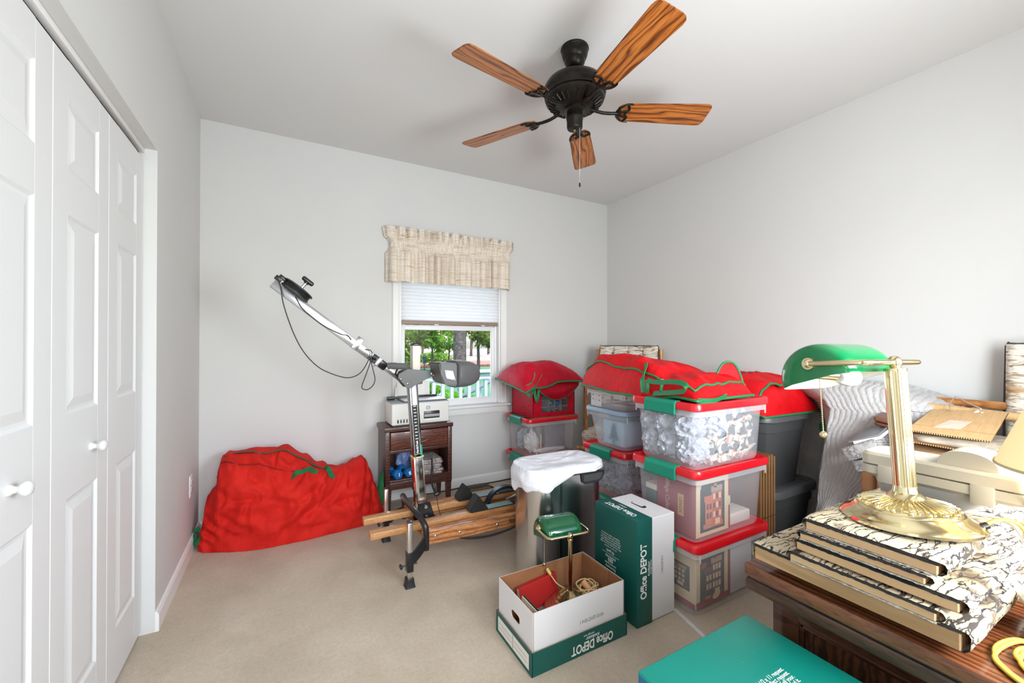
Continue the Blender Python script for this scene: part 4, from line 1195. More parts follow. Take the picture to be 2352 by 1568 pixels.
# bubble wrap in the bin behind the trash can
for i, (x, y, z) in enumerate([(1.80, 1.86, .36), (1.80, 1.95, .36), (1.80, 2.04, .36), (1.81, 1.86, .46), (1.81, 1.97, .47), (1.81, 2.06, .46), (1.93, 1.84, .36), (1.93, 1.85, .46), (2.05, 1.85, .40)]):
    crumple('bubble_wrap_wad', 'crumpled bubble wrap wad in the bin behind the trash can', 'packing', (x, y, z), (.12, .10, .12), BUB, i + 40, .5, 1.9, 'bubble wrap in the bin behind the trash can')
crumple('navy_cloth', 'folded navy cloth at the bottom of the bubble wrap bin', 'cloth', (1.98, 1.84, .315), (.20, .07, .05), mat('navy_cloth', srgb(30, 42, 78), .9), 77, .3)
# the back stack bins
crumple('tissue_wad', 'crumpled white tissue paper at the left inside the bin with sticks', 'packing', (1.80, 2.93, .40), (.10, .16, .17), TISSUE, 50, .5, 2.0)
crumple('tissue_wad', 'crumpled white tissue paper lying along the bottom of the bin with sticks', 'packing', (1.95, 2.87, .33), (.30, .05, .045), TISSUE, 52, .4, 3)
crumple('bubble_wrap_wad', 'clear bubble wrap behind the white sticks in the bin under the ornament bag', 'packing', (1.82, 3.05, .40), (.14, .14, .18), BUB, 53, .5, 2.0)
STICK = mat('pale_wood', srgb(222, 208, 184), .6)
for i, (x, h) in enumerate(((1.820, .115), (1.857, .135))):
    o = thing('wooden_stick', ('shorter' if i == 0 else 'taller') + ' white stick upright in the bin under the ornament bag', 'stick', (x, 2.868, .300))
    bm = BM(); box(bm, x - .006, x + .006, 2.862, 2.874, .300, .300 + h + .03, .002); obj('shaft', bm, STICK, o)
o = thing('small_lampshade', 'small taupe lampshade behind the sticks in the bin', 'lampshade', (1.865, 2.915, .44))
bm = BM(); lathe(bm, [(.036, .44), (.026, .52), (.025, .52), (.035, .44)], (1.865, 2.915, 0), 20); obj('shade', bm, mat('taupe_shade', srgb(150, 140, 136), .8), o)
bm = BM(); cyl(bm, (1.865, 2.915, .302), (1.865, 2.915, .45), .006, n=10); obj('stem', bm, STICK, o)
o = thing('foam_slab', 'grey foam slab filling the right of the bin under the ornament bag', 'foam slab', (2.02, 2.90, .30))
bm = BM(); box(bm, 1.905, 2.110, 2.872, 2.905, .301, .545, .003); obj('slab', bm, mat('grey_foam', srgb(146, 142, 150), .9, var=.12, vscale=60, bumps=(90, .5, .004)), o)
for i, (x, y, z, s) in enumerate([(1.80, 2.90, .09, (.12, .1, .14)), (1.80, 3.04, .09, (.12, .14, .15)), (1.95, 2.90, .08, (.16, .09, .13)), (1.84, 2.92, .18, (.14, .10, .09))]):
    crumple('dark_wrap_wad', 'dark grey wrapped bundle in the bottom bin of the back stack', 'bundle', (x, y, z), s, mat('dark_wrap', srgb(98, 96, 98), .5, var=.25, vscale=20), 60 + i, .35, 2.2, 'dark bundles in the bottom back bin')
# boxes with printed pictures, in the front bins
MAROON = mat('maroon_card', srgb(150, 26, 50), .5)
CREAM = mat('cream_card', srgb(226, 206, 168), .6)
DKGRN = mat('dark_print', srgb(38, 46, 44), .5)
GOLD = mat('gold_print', srgb(206, 168, 96), .4)
def gift(label, x0, x1, y0, y1, z0, z1, side, front, pic_seed, cols, side_pic=False):
    o = thing('gift_box', label, 'box', ((x0 + x1) / 2, (y0 + y1) / 2, z0))
    bm = BM(); box(bm, x0, x1, y0, y1, z0, z1, .002, 1); obj('carton', bm, side, o, 20)
    bm = BM(); box(bm, x0 + .002, x1 - .016, y0 - .0008, y0, z0 + .002, z1 - .002); fp = obj('front_print', bm, front, o, 0)
    def picture(M, w, h, seed, par):
        rnd = random.Random(seed)
        bm = BM(); box(bm, 0, w, 0, h, 0, .0004); bm.transform(M); pc = obj('picture', bm, DKGRN, par, 0)
        # a lit house front: stacked blocks, roof slabs, windows, base
        def q(x0, x1, y0, y1, m, d, nm):
            bm = BM(); box(bm, x0 * w, x1 * w, y0 * h, y1 * h, 0, d); bm.transform(M); obj(nm, bm, m, par, 0)
        c = [mat('print_%d_%d' % (seed, i), cc, .5) for i, cc in enumerate(cols)]
        q(.12, .92, .06, .16, c[0], .0006, 'printed_base'); q(.20, .48, .14, .66, c[1], .0008, 'printed_house'); q(.46, .88, .14, .88, c[2], .0007, 'printed_house')
        q(.16, .52, .62, .74, c[0], .0009, 'printed_roof'); q(.44, .90, .80, .92, c[3], .0009, 'printed_roof'); q(.56, .66, .88, .97, c[1], .0009, 'printed_chimney')
        for i in range(3):
            for j in range(3):
                q(.52 + .12 * i, .60 + .12 * i, .26 + .19 * j, .38 + .19 * j, c[4] if (i + j) % 2 else c[5], .001, 'printed_window')
        for i in range(2):
            for j in range(2): q(.25 + .12 * i, .33 + .12 * i, .26 + .19 * j, .38 + .19 * j, c[4], .001, 'printed_window')
        q(.22, .42, .06, .12, c[3], .001, 'printed_sign'); q(.60, .80, .10, .22, c[5], .001, 'printed_door')
    w, h = (x1 - x0), (z1 - z0)
    picture(axes((x0 + w * .12, y0 - .0009, z0 + h * .07), (1, 0, 0), (0, 0, 1)), w * .70, h * .80, pic_seed, o)
    if side_pic: picture(axes((x0 - .0002, y1 - (y1 - y0) * .12, z0 + h * .26), (0, -1, 0), (0, 0, 1)), (y1 - y0) * .74, h * .44, pic_seed + 1, o)
    return o
cols1 = [srgb(206, 110, 70), srgb(214, 120, 84), srgb(198, 96, 66), srgb(160, 150, 130), srgb(92, 56, 60), srgb(236, 200, 160)]
cols2 = [srgb(120, 70, 50), srgb(84, 66, 96), srgb(96, 70, 84), srgb(186, 150, 110), srgb(226, 190, 130), srgb(220, 206, 180)]
o = gift('maroon village house box with a picture front in the middle front bin', 1.622, 1.872, 1.226, 1.445, .336, .608, MAROON, CREAM, 21, cols1)
Ms = axes((1.6215, 1.382, .472), (0, 0, -1), (0, -1, 0))
text('Village Collection', Ms, .034, mat('pale_gold_ink', srgb(226, 196, 170), .5), o, italic=.25, sx=.84)
bm = BM(); box(bm, 1.6208, 1.6218, 1.290, 1.322, .415, .515); gl = obj('gold_label', bm, GOLD, o, 0)
text('LENOX', axes((1.6206, 1.306, .465), (0, 0, -1), (0, -1, 0)), .022, MAROON, o, bold=.02)
bm = BM(); lathe(bm, [(0, .0006), (.016, .0004), (.016, 0)], n=20, M=axes((1.862, 1.2245, .47), (1, 0, 0), (0, 0, 1)) @ Matrix.Diagonal((.55, 1.5, 1, 1))); obj('oval_seal', bm, CREAM, o)
o = thing('green_gift_box', 'green box with a white lid standing behind the maroon box', 'box', (1.69, 1.475, .336))
bm = BM(); box(bm, 1.622, 1.78, 1.450, 1.515, .336, .485, .002, 1); obj('carton', bm, mat('green_card', srgb(44, 84, 78), .6), o)
bm = BM(); box(bm, 1.620, 1.782, 1.448, 1.517, .485, .512, .002, 1); obj('lid', bm, mat('ivory_card', srgb(222, 214, 198), .6), o)
o = thing('foam_block', 'white foam block lying right of the maroon box', 'foam block', (1.95, 1.28, .336))
bm = BM(); box(bm, 1.885, 2.045, 1.232, 1.33, .336, .392, .010, 3); obj('block', bm, mat('white_foam', srgb(230, 222, 214), .8, bumps=(120, .3, .003)), o)
for i in range(4):
    o = thing('flat_card', 'flat maroon card sheet under the village house box', 'card', (1.84, 1.37, .3325 + i * .0008), 0, 'card sheets in the middle front bin')
o = None
for ob in [ob for ob in COL.objects if ob.name.startswith('flat_card')]: bpy.data.objects.remove(ob)
gift('cream and red box with pictures of a tall house in the bottom front bin', 1.622, 1.868, 1.226, 1.455, .016, .276, CREAM, CREAM, 31, cols2, True)
t = [ob for ob in COL.objects if ob.name == 'gift_box.001'][0]
bm = BM(); box(bm, 1.624, 1.866, 1.2242, 1.2252, .018, .046); obj('red_band', bm, MAROON, t, 0)
bm = BM(); box(bm, 1.6208, 1.622, 1.228, 1.453, .017, .040); obj('red_band', bm, MAROON, t, 0)
bm = BM(); box(bm, 1.853, 1.8685, 1.2248, 1.2256, .018, .274); obj('red_band', bm, MAROON, t, 0)
bm = BM(); lathe(bm, [(0, .0006), (.02, .0004), (.02, 0)], n=22, M=axes((1.765, 1.2238, .050), (1, 0, .25), (-.25, 0, 1)) @ Matrix.Diagonal((1.4, .8, 1, 1))); obj('oval_seal', bm, CREAM, t)
bm = BM(); lathe(bm, [(0, .0006), (.016, .0004), (.016, 0)], n=22, M=axes((1.675, 1.2238, .205), (1, 0, .25), (-.25, 0, 1)) @ Matrix.Diagonal((1.2, .8, 1, 1))); obj('oval_seal', bm, mat('rust_seal', srgb(170, 80, 50), .5), t)
o = thing('white_carton', 'plain white carton at the right of the bottom front bin', 'box', (1.96, 1.29, .016))
bm = BM(); box(bm, 1.88, 2.05, 1.230, 1.36, .016, .262, .003); obj('carton', bm, mat('white_carton', srgb(206, 204, 206), .6), o)
# frosted tote: pale boxes and a teal paper tree against the side
o = thing('pale_blue_box', 'pale blue box inside the frosted tote', 'box', (1.95, 1.9, .59))
bm = BM(); box(bm, 1.79, 2.14, 1.845, 2.03, .588, .735, .004); obj('carton', bm, mat('pale_blue_card', srgb(176, 206, 226), .7, var=.06, vscale=9), o)
o = thing('paper_tree', 'small teal paper tree inside the frosted tote', 'ornament', (1.778, 1.925, .60))
bm = BM()
for i in range(5):
    w_ = .046 - i * .008; zz = .625 + i * .018
    a = [bm.verts.new((1.776, 1.925 - w_, zz)), bm.verts.new((1.776, 1.925 + w_, zz)), bm.verts.new((1.776, 1.925, zz + .03))]
    b = [bm.verts.new((1.784, v.co.y, v.co.z)) for v in a]; bridge(bm, a, b); cap(bm, a); cap(bm, b)
obj('branches', bm, mat('teal_card', srgb(20, 110, 130), .6), o, 0)
bm = BM(); box(bm, 1.776, 1.784, 1.920, 1.930, .590, .63); obj('trunk', bm, mat('teal_card', srgb(20, 110, 130), .6), o, 0)
o = thing('wrapped_parcels', 'blue green tissue paper on top in the frosted tote', 'packing', (1.95, 1.9, .74))
bm = BM(); bmesh.ops.create_icosphere(bm, subdivisions=4, radius=1)
for v in bm.verts: 
    p_ = v.co.copy(); kk = 1 + .2 * nz(p_, 4, 8)
    v.co = Vector((1.97 + .18 * p_.x * kk, 1.945 + .11 * p_.y * kk, .756 + .018 * p_.z * kk))
obj('tissue', bm, mat('aqua_tissue', srgb(150, 206, 212), .7, var=.15, vscale=18), o, 30)
# small top bin: white card with a crossed ribbon, folded papers
o = thing('ribbon_card', 'white card with four red dots in the small clear bin', 'card', (1.755, 2.06, .815))
bm = BM(); box(bm, 1.7535, 1.756, 2.005, 2.105, .815, .905); obj('card', bm, mat('card_white', srgb(216, 212, 210), .6), o, 0)
for dy, dz in ((-.03, .065), (-.03, .035), (.03, .065), (.03, .04)):
    bm = BM(); box(bm, 1.7525, 1.7536, 2.055 + dy - .004, 2.055 + dy + .004, .815 + dz, .815 + dz + .010); obj('red_dot', bm, mat('brick_dot', srgb(150, 70, 70), .6), o, 0)
for a in (1, -1):
    bm = BM(); cbox(bm, (1.753, 2.055, .855), (.0008, .008, .075), 0, 1, None, (R(35 * a), 0, 0)); obj('ribbon', bm, mat('pale_ribbon', srgb(232, 228, 226), .5), o, 0)
o = thing('folded_paper', 'folded cream paper sheet lying in the small clear bin', 'paper', (1.80, 1.88, .83))
bm = BM(); 
def fpf(u, v): return (1.757 + .10 * v, 1.995 - .20 * u, .825 + .018 * math.sin(u * PI) + .05 * abs(u - .6) * (1 if u > .6 else .3) * (1 - v * .3))
sheet(bm, fpf, 16, 4); solid(bm, .0015); obj('sheet', bm, mat('paper', (.86, .85, .82), .8), o, 30)
# ================================================================ red bags on the stacks
REDR = fabric('red_vinyl', srgb(196, 8, 18), srgb(214, 16, 26), .5)
REDD = fabric('crimson_vinyl', srgb(176, 8, 34), srgb(200, 18, 46), .48)
GRN2 = mat('green_piping', srgb(20, 126, 74), .5, bumps=(300, .2, .002))
def patch(c00, c10, c11, c01, zb, H, seed=0, amp=.012, n=4.0, m=2.2, fr=5.0):
    """pillow over a four-cornered footprint; returns top(u,v), bottom(u,v)"""
    def xy(u, v):
        x = (c00[0] * (1 - u) + c10[0] * u) * (1 - v) + (c01[0] * (1 - u) + c11[0] * u) * v
        y = (c00[1] * (1 - u) + c10[1] * u) * (1 - v) + (c01[1] * (1 - u) + c11[1] * u) * v
        return x, y
    def prof(t): return max(0, 1 - abs(2 * t - 1) ** n) ** (1 / m)
    def bot(u, v):
        x, y = xy(u, v); return Vector((x, y, zb(u, v)))
    def top(u, v):
        x, y = xy(u, v); p = prof(u) * prof(v)
        r = (1 - 2 * abs(nz((x, y, 1), fr, seed))) * amp + nz((x, y, 2), fr * 2.3, seed + 2) * amp * .6 + (1 - 2 * abs(nz((x * 2.5 + y, y - x, 1), fr * 1.6, seed + 5))) * amp * .8
        return Vector((x, y, zb(u, v) + max(.004, H(u, v) * p + r * p)))
    return top, bot
def pillow(name, par, top, bot, m, nu=60, nv=60):
    bm = BM(); 
    g = sheet(bm, top, nu, nv); h = sheet(bm, bot, nu, nv)
    edge = [(i, 0) for i in range(nu)] + [(nu, j) for j in range(nv)] + [(i, nv) for i in range(nu, 0, -1)] + [(0, j) for j in range(nv, 0, -1)]
    a = [g[i][j] for i, j in edge]; b = [h[i][j] for i, j in edge]
    bridge(bm, a, b)
    return obj(name, bm, m, par, 180)
def rim(par, fn, r=.006, m=GRN2, name='piping', closed=True, sub=2, flat=None):
    bm = BM(); tube(bm, fn, r, 8, sub, closed, flat); return obj(name, bm, m, par, 60)
def edge_path(fn, k=14):
    return [fn(i / k, 0) for i in range(k)] + [fn(1, i / k) for i in range(k)] + [fn(1 - i / k, 1) for i in range(k)] + [fn(0, 1 - i / k) for i in range(k)]

# ---- big bag across the front and middle stacks
t = thing('wreath_storage_bag', 'big red zip bag with green piping lying across the bin stacks', 'storage bag', (1.85, 1.65, .955))
def zb(u, v):
    z = .957
    if v > .15: z -= .028 * max(0, 1 - u / .10) * min(1, (v - .15) / .2) * (1 - .5 * max(0, v - .75) / .25)
    return z + .003 * math.sin(v * 17)
def Hh(u, v): return .085 + .115 * min(1, v * 1.15) * (1 - .45 * u) - .02 * math.exp(-((v - .22) / .12) ** 2) + .02 * math.exp(-((u - .25) / .2) ** 2 - ((v - .5) / .2) ** 2)
T_, B_ = patch((1.578, 1.185), (2.02, 1.20), (2.16, 2.05), (1.70, 2.14), zb, Hh, 3, .016, 7.0, 2.0, 4.2)
pillow('bag_body', t, T_, B_, REDR, 72, 84)
rim(t, edge_path(lambda u, v: B_(u, v) + Vector((0, 0, .006))), .0065)
up = lambda u, v, d=.002: T_(u, v) + Vector((-.002, 0, d))
rim(t, [up(.055, 1 - i / 30) for i in range(0, 29)] + [up(.06 + .88 * i / 14, .035) for i in range(15)], .0055, closed=False)
rim(t, [up(i / 14 * .9 + .05, .965) for i in range(15)], .0055, closed=False)
# curled corner flap with its own piping
def flapf(u, v):
    a = PI * (u - .5); s = Vector((1.955, 1.30, 1.0))
    w_ = .075 * math.sin(PI * min(1, max(0, v)) * .5 + .0)
    e = Vector((.80, -.60, 0)) 
    r_ = .075 * (1 - v * .12)
    return s + e * ((u - .5) * 2 * r_ + .02 * v) + Vector((0, 0, .122 * v * (1 - abs(2 * u - 1) ** 2.6 * .8))) + Vector((.42, .58, 0)) * (.03 * math.sin(PI * u) * (1 - v) + .035 * v)
bm = BM(); sheet(bm, flapf, 16, 10); solid(bm, .004); obj('corner_flap', bm, REDR, t, 180)
rim(t, [flapf(i / 16, 1) for i in range(17)] + [flapf(1, 1 - i / 6) for i in range(1, 6)], .0055, closed=False)
# handles of green webbing on the side towards the room
def side(v, z, out=.006):
    b = B_(0, v); return Vector((b.x - out, b.y - out * .3, z))
strap([T_(.10, .40) + Vector((0, 0, .012)), T_(.07, .385) + Vector((0, 0, .012)), side(.37, 1.035, .004), side(.365, 1.0, .006), side(.36, .965, .006)], .024, m=GRN2)
strap([side(.33, 1.032), side(.28, 1.026, .014), side(.21, 1.030, .02), side(.15, 1.038, .03), side(.08, 1.040, .034), side(.045, 1.028, .036), side(.06, 1.005, .036), side(.12, .992, .03), side(.20, .980, .022), side(.28, .968, .012)], .024, m=GRN2)
strap([side(.215, 1.045, .010), side(.22, 1.01, .012), side(.23, .975, .010)], .016, name='webbing_tab', m=GRN2)
strap([side(.33, 1.03, .008), side(.325, 1.0, .008), side(.33, .965, .008)], .016, name='webbing_tab', m=GRN2)
strap([B_(.05, .02) + Vector((-.012, -.012, .006)), B_(.2, 0) + Vector((0, -.014, .004)), B_(.36, 0) + Vector((0, -.012, .012)), B_(.45, 0) + Vector((.0, -.010, .020))], .022, name='loose_strap', m=GRN2)

# ---- ornament cube with window on the back stack
t = thing('ornament_storage_box', 'red ornament storage cube with a window below the right of the window', 'storage bag', (1.965, 2.98, .606))
x0, x1, y0, y1, z0, z1 = 1.752, 2.172, 2.825, 3.16, .606, .87
bm = BM()
for a in ((x0, x1, y1 - .006, y1, z0, z1), (x0, x0 + .006, y0, y1, z0, z1), (x1 - .006, x1, y0, y1, z0, z1), (x0, x1, y0, y1, z0, z0 + .006),
          (x0, 1.838, y0, y0 + .006, z0, z1), (2.108, x1, y0, y0 + .006, z0, z1), (1.838, 2.108, y0, y0 + .006, z0, .650), (1.838, 2.108, y0, y0 + .006, .80, z1)): box(bm, *a)
obj('cube_shell', bm, REDD, t, 20)
DIV = mat('grey_divider', srgb(140, 140, 146), .7)
bm = BM(); box(bm, 1.838, 2.108, y0 + .11, y0 + .114, .650, .80); obj('back_divider', bm, mat('dark_divider', srgb(60, 58, 60), .8), t, 0)
for x in (1.920, 1.978, 2.042):
    bm = BM(); box(bm, x - .0015, x + .0015, y0 + .008, y0 + .11, .650, .80); obj('upright_divider', bm, DIV, t, 0)
for z in (.690, .748):
    bm = BM(); box(bm, 1.838, 2.108, y0 + .008, y0 + .11, z - .0015, z + .0015); obj('shelf_divider', bm, DIV, t, 0)
bm = BM(); box(bm, 1.836, 2.110, y0 + .002, y0 + .003, .648, .802); obj('window_film', bm, _plastic('clear_film', (.9, .9, .95), .04, .15), t, 0)
for dx, nm in ((x0, 0), (x1, 1)):
    pass
rim(t, [(x0 - .002, y0 - .002, z0 + .004), (x1 + .002, y0 - .002, z0 + .004), (x1 + .002, y1, z0 + .004), (x0 - .002, y1, z0 + .004)], .004, sub=1)
rim(t, [(x0 - .001, y0 - .001, z0 + .004), (x0 - .001, y0 - .001, z1)], .003, m=REDD, closed=False, sub=1)
# lid slumped over the cube
def zb2(u, v):
    z = .885 + .02 * v
    z += (-.010 - .02 * math.sin(PI * min(1, u * 2.2))) * max(0, 1 - v / .3) * (1 if u < .45 else 0) + .012 * max(0, 1 - v / .3) * math.sin(PI * max(0, (u - .35) / .65)) 
    z += -.05 * max(0, 1 - u / .14) * (1 - v)
    return z
def H2(u, v): return .135 + .03 * math.sin(PI * v) - .025 * u + .01 * math.exp(-((u - .55) / .1) ** 2)
T2, B2 = patch((1.640, 2.755), (2.245, 2.765), (2.225, 3.20), (1.600, 3.20), zb2, H2, 8, .012, 3.2, 1.9, 5)
pillow('lid_flap', t, T2, B2, REDD, 60, 44)
rim(t, edge_path(lambda u, v: B2(u, v) + Vector((0, 0, .006))), .0075)
def inner(u, v):
    x = 1.765 + .43 * u
    d = .024 + .120 * math.sin(PI * u) ** .8
    return Vector((x, 2.800 - .020 * math.sin(PI * v) * math.sin(PI * u) + .010 * nz((x * 14, v * 2, 0), 1, 4), .895 - d * v))
bm = BM(); sheet(bm, inner, 40, 12); solid(bm, .003); obj('inner_flap', bm, REDD, t, 180)
rim(t, [inner(i / 20, 1) for i in range(21)], .005, closed=False)
def wl(pts, w=.02): return strap([Vector(p) for p in pts], w, name='strap', m=GRN2)
wl([(1.66, 2.79, .88), (1.665, 2.78, .835), (1.695, 2.765, .80), (1.715, 2.77, .815), (1.73, 2.765, .86), (1.735, 2.76, .885)])
wl([(1.735, 2.77, .86), (1.745, 2.775, .80), (1.76, 2.775, .755), (1.772, 2.79, .748), (1.782, 2.79, .79), (1.785, 2.785, .845)])
wl([(1.66, 2.79, .88), (1.70, 2.762, .905), (1.725, 2.758, .95), (1.735, 2.765, .985)], .010)
wl([(1.735, 2.76, .875), (1.77, 2.755, .925), (1.80, 2.76, .97)], .008)
def ball(lab, c, r_, m):
    o = thing('ornament_ball', lab, 'ornament', (c[0], c[1], c[2] - r_))
    bm = BM(); bmesh.ops.create_uvsphere(bm, u_segments=20, v_segments=12, radius=r_, matrix=Matrix.Translation(c)); obj('globe', bm, m, o, 180)
    bm = BM(); cyl(bm, (c[0], c[1], c[2] + r_ * .95), (c[0], c[1], c[2] + r_ + .005), .004, n=10); obj('hanger_cap', bm, GOLD, o)
ball('teal ornament ball in a cell of the red ornament cube', (1.949, y0 + .035, .719), .026, mat('teal_glass', srgb(14, 110, 110), .1, .4))
ball('blue ornament ball in a cell of the red ornament cube', (2.010, y0 + .035, .719), .026, mat('blue_glass', srgb(30, 66, 176), .1, .4))
ball('black ornament ball in the right cell of the ornament cube', (2.075, y0 + .035, .717), .025, mat('black_glass', srgb(26, 24, 28), .1, .3))
ball('silver ornament ball in a lower cell of the ornament cube', (2.010, y0 + .035, .6695), .0185, mat('silver_glass', srgb(130, 134, 140), .15, .8))

# ---- grey totes beside the front stack
TOTE = mat('charcoal_tote', srgb(74, 74, 74), .42)
TOTEL = mat('charcoal_lid', srgb(92, 92, 94), .38)
def tote(label, x0, x1, y0, y1, z0, z1, lidh):
    cx, cy, W_, D_ = (x0 + x1) / 2, (y0 + y1) / 2, x1 - x0, y1 - y0
    t = thing('grey_tote', label, 'storage bin', (cx, cy, z0), 0)
    M0 = Matrix.Translation((cx, cy, 0)); zr = z1 - lidh
    bm = BM()
    def oct_(k, d=0): return rrect((W_ - .03) * k - d, (D_ - .03) * k - d, .075 * k, 2)
    loft(bm, [(oct_(.80), z0 + .001), (oct_(.81), z0 + .010), (oct_(.95), zr - .075)], True, False, M0); obj('tub', bm, TOTE, t, 25)
    bm = BM(); loft(bm, [(oct_(.95), zr - .075), (oct_(.98), zr - .072), (oct_(.985), zr + .002)], False, False, M0); obj('tub_band', bm, TOTE, t, 30)
    bm = BM(); Rr = lambda k, r_=.09: rrect(W_ * k, D_ * k, r_, 6)
    loft(bm, [(Rr(.985), zr - .012), (Rr(1.0), zr - .010), (Rr(1.0), z1 - .012), (Rr(.985), z1 - .003), (Rr(.95), z1), (Rr(.86, .07), z1), (Rr(.84, .07), z1 - .008), (Rr(.30, .03), z1 - .008)], True, True, M0); ld = obj('lid', bm, TOTEL, t, 30)
    for s in (-1, 1):
        bm = BM(); cbox(bm, (cx + s * W_ * .455, cy, z1 + .0005), (.016, .11, .004), .002); obj('grip_slot', bm, PB, ld)
    return t
tote('large charcoal tote standing on the other tote, under a red bag', 2.32, 2.80, 1.29, 1.75, .394, .815, .030)
tote('charcoal tote with a grip lid on the floor below another tote', 2.30, 2.825, 1.265, 1.755, 0, .402, .032)
t = thing('garland_storage_bag', 'red zip bag with green edges on top of the charcoal tote', 'storage bag', (2.55, 1.5, .812))
def zb3(u, v): return .823 - .012 * max(0, 1 - v / .1) 
def H3(u, v): return .185 + .015 * (1 - u) - .05 * max(0, 1 - v / .45) - .03 * max(0, (u - .75) / .25)
T3, B3 = patch((2.27, 1.285), (2.81, 1.262), (2.83, 1.78), (2.25, 1.80), zb3, H3, 14, .014, 4.5, 1.7, 5)
pillow('bag_body', t, T3, B3, REDR, 56, 50)
rim(t, edge_path(lambda u, v: B3(u, v) + Vector((0, 0, .005))), .006)
def lidf(u, v):
    p = T3(u, .14 + .30 * v); return p + Vector((0, -.022 * (1 - v), .008 + .004 * math.sin(u * 12)))
bm = BM(); sheet(bm, lambda u, v: lidf(.02 + .90 * u, v), 44, 10); solid(bm, .004); obj('zip_flap', bm, REDR, t, 180)
rim(t, [lidf(.02 + .9 * i / 24, 0) for i in range(25)] + [lidf(.92, .0 + i / 8) for i in range(1, 6)], .0065, closed=False)
strap([B3(.97, .10) + Vector((.0, -.01, .06)), (2.80, 1.255, .895), (2.83, 1.225, .86), (2.842, 1.21, .825), (2.825, 1.215, .818)], .032, m=GRN2)
strap([B3(.97, .03) + Vector((.01, -.008, .01)), (2.775, 1.235, .80), (2.775, 1.232, .75), (2.77, 1.232, .712), (2.765, 1.240, .712), (2.76, 1.240, .75)], .028, m=GRN2)

# ---- flattened cartons between the bins and the totes
def _corr(name='corrugated_card'):
    m, nt, b = _nt(name)
    v = coords(nt)
    n1 = noise_tex(nt, v, 20, 4)
    c = ramp(nt, n1, [(.3, srgb(112, 74, 42)), (.7, srgb(140, 96, 58))])
    nt.links.new(c, b.inputs['Base Color']); b.inputs['Roughness'].default_value = .85
    return m
KRAFT = _corr()
def _flute():
    m, nt, b = _nt('corrugated_edge')
    w1 = wave_tex(nt, coords(nt), 55, 0, 0, 1, 'BANDS', 'Z')
    nt.links.new(ramp(nt, w1, [(.3, srgb(84, 52, 26)), (.7, srgb(186, 144, 92))]), b.inputs['Base Color']); b.inputs['Roughness'].default_value = .9
    return m
FLUTE = _flute()
KDARK = mat('kraft_inside', srgb(98, 62, 34), .9)
for k in range(6):
    x = 2.1440 + k * .0245
    lab = ['flattened carton nearest the clear bins, standing on edge', 'second flattened carton from the clear bins', 'third flattened carton from the clear bins', 'third flattened carton from the grey totes', 'second flattened carton from the grey totes', 'flattened carton nearest the grey totes, standing on edge'][k]
    t = thing('flattened_carton', lab, 'cardboard', (x, 1.42, 0), 0, 'flattened cartons beside the front bins')
    h = .628 + .008 * math.sin(k * 2.2)
    for a, b_, nm in ((.002, .308, 'lower_panel'), (.313, h, 'upper_panel')):
        for j, xx in enumerate((x, x + .0105)):
            bm = BM(); box(bm, xx + .0012, xx + .0085, 1.2405 + .004 * j, 1.60, a, b_ - .002 * j); pn = obj(nm, bm, KDARK if j else KRAFT, t, 0)
            bm = BM(); box(bm, xx + .0022, xx + .0075, 1.2395 + .004 * j, 1.2405 + .004 * j, a, b_ - .002 * j); obj('fluted_edge', bm, FLUTE, pn, 0)
# ================================================================ trash can with a white liner
STEEL = mat('stainless_steel', (.62, .61, .60), .22, 1.0)
t = thing('trash_can', 'stainless steel trash can with a black grip and a white liner', 'trash can', (1.275, 1.80, 0))
M0 = Matrix.Translation((1.275, 1.80, 0))
bm = BM(); loft(bm, [(rrect(.435, .255, .10, 10), .012), (rrect(.45, .27, .105, 10), .02), (rrect(.45, .27, .105, 10), .555)], True, False, M0); obj('body', bm, STEEL, t, 30)
bm = BM(); loft(bm, [(rrect(.44, .26, .10, 10), 0), (rrect(.44, .26, .10, 10), .014)], True, True, M0); obj('base_ring', bm, PB, t, 30)
bm = BM(); loft(bm, [(rrect(.452, .272, .106, 10), .552), (rrect(.455, .275, .107, 10), .558), (rrect(.452, .272, .106, 10), .580), (rrect(.42, .24, .09, 10), .580)], False, False, M0); obj('collar', bm, PB, t, 30)
bm = BM(); 
gp_ = [(1.315, .556), (1.470, .556), (1.474, .535), (1.452, .508), (1.43, .498), (1.345, .498), (1.322, .512)]
prism(bm, gp_, XZ(1.664), .010); bmesh.ops.bevel(bm, geom=bm.edges[:], offset=.003, segments=2, affect='EDGES'); hg = obj('grip_trim', bm, PB, t, 30)
bm = BM(); prism(bm, [(1.335, .546), (1.455, .546), (1.458, .535), (1.44, .512), (1.345, .512), (1.335, .520)], XZ(1.6585), .002); obj('grip_recess', bm, mat('grip_grey', srgb(66, 68, 66), .4), hg, 30)
for dx in (0,):
    bm = BM(); box(bm, 1.19, 1.205, 1.664, 1.667, .02, .552); obj('seam_strip', bm, mat('seam_steel', (.35, .35, .36), .2, 1), t)
def _liner():
    m, nt, b = _nt('white_liner')
    v = coords(nt)
    b.inputs['Base Color'].default_value = (.84, .85, .90, 1); b.inputs['Roughness'].default_value = .35
    b.inputs['Alpha'].default_value = .93
    n1 = noise_tex(nt, v, 16, 6, .6, 1.8)
    bump(nt, b, n1, .55, .012)
    return m
LINER = _liner()
o = thing('trash_liner', 'white plastic liner pulled over the rim of the trash can', 'bag', (1.275, 1.80, .58))
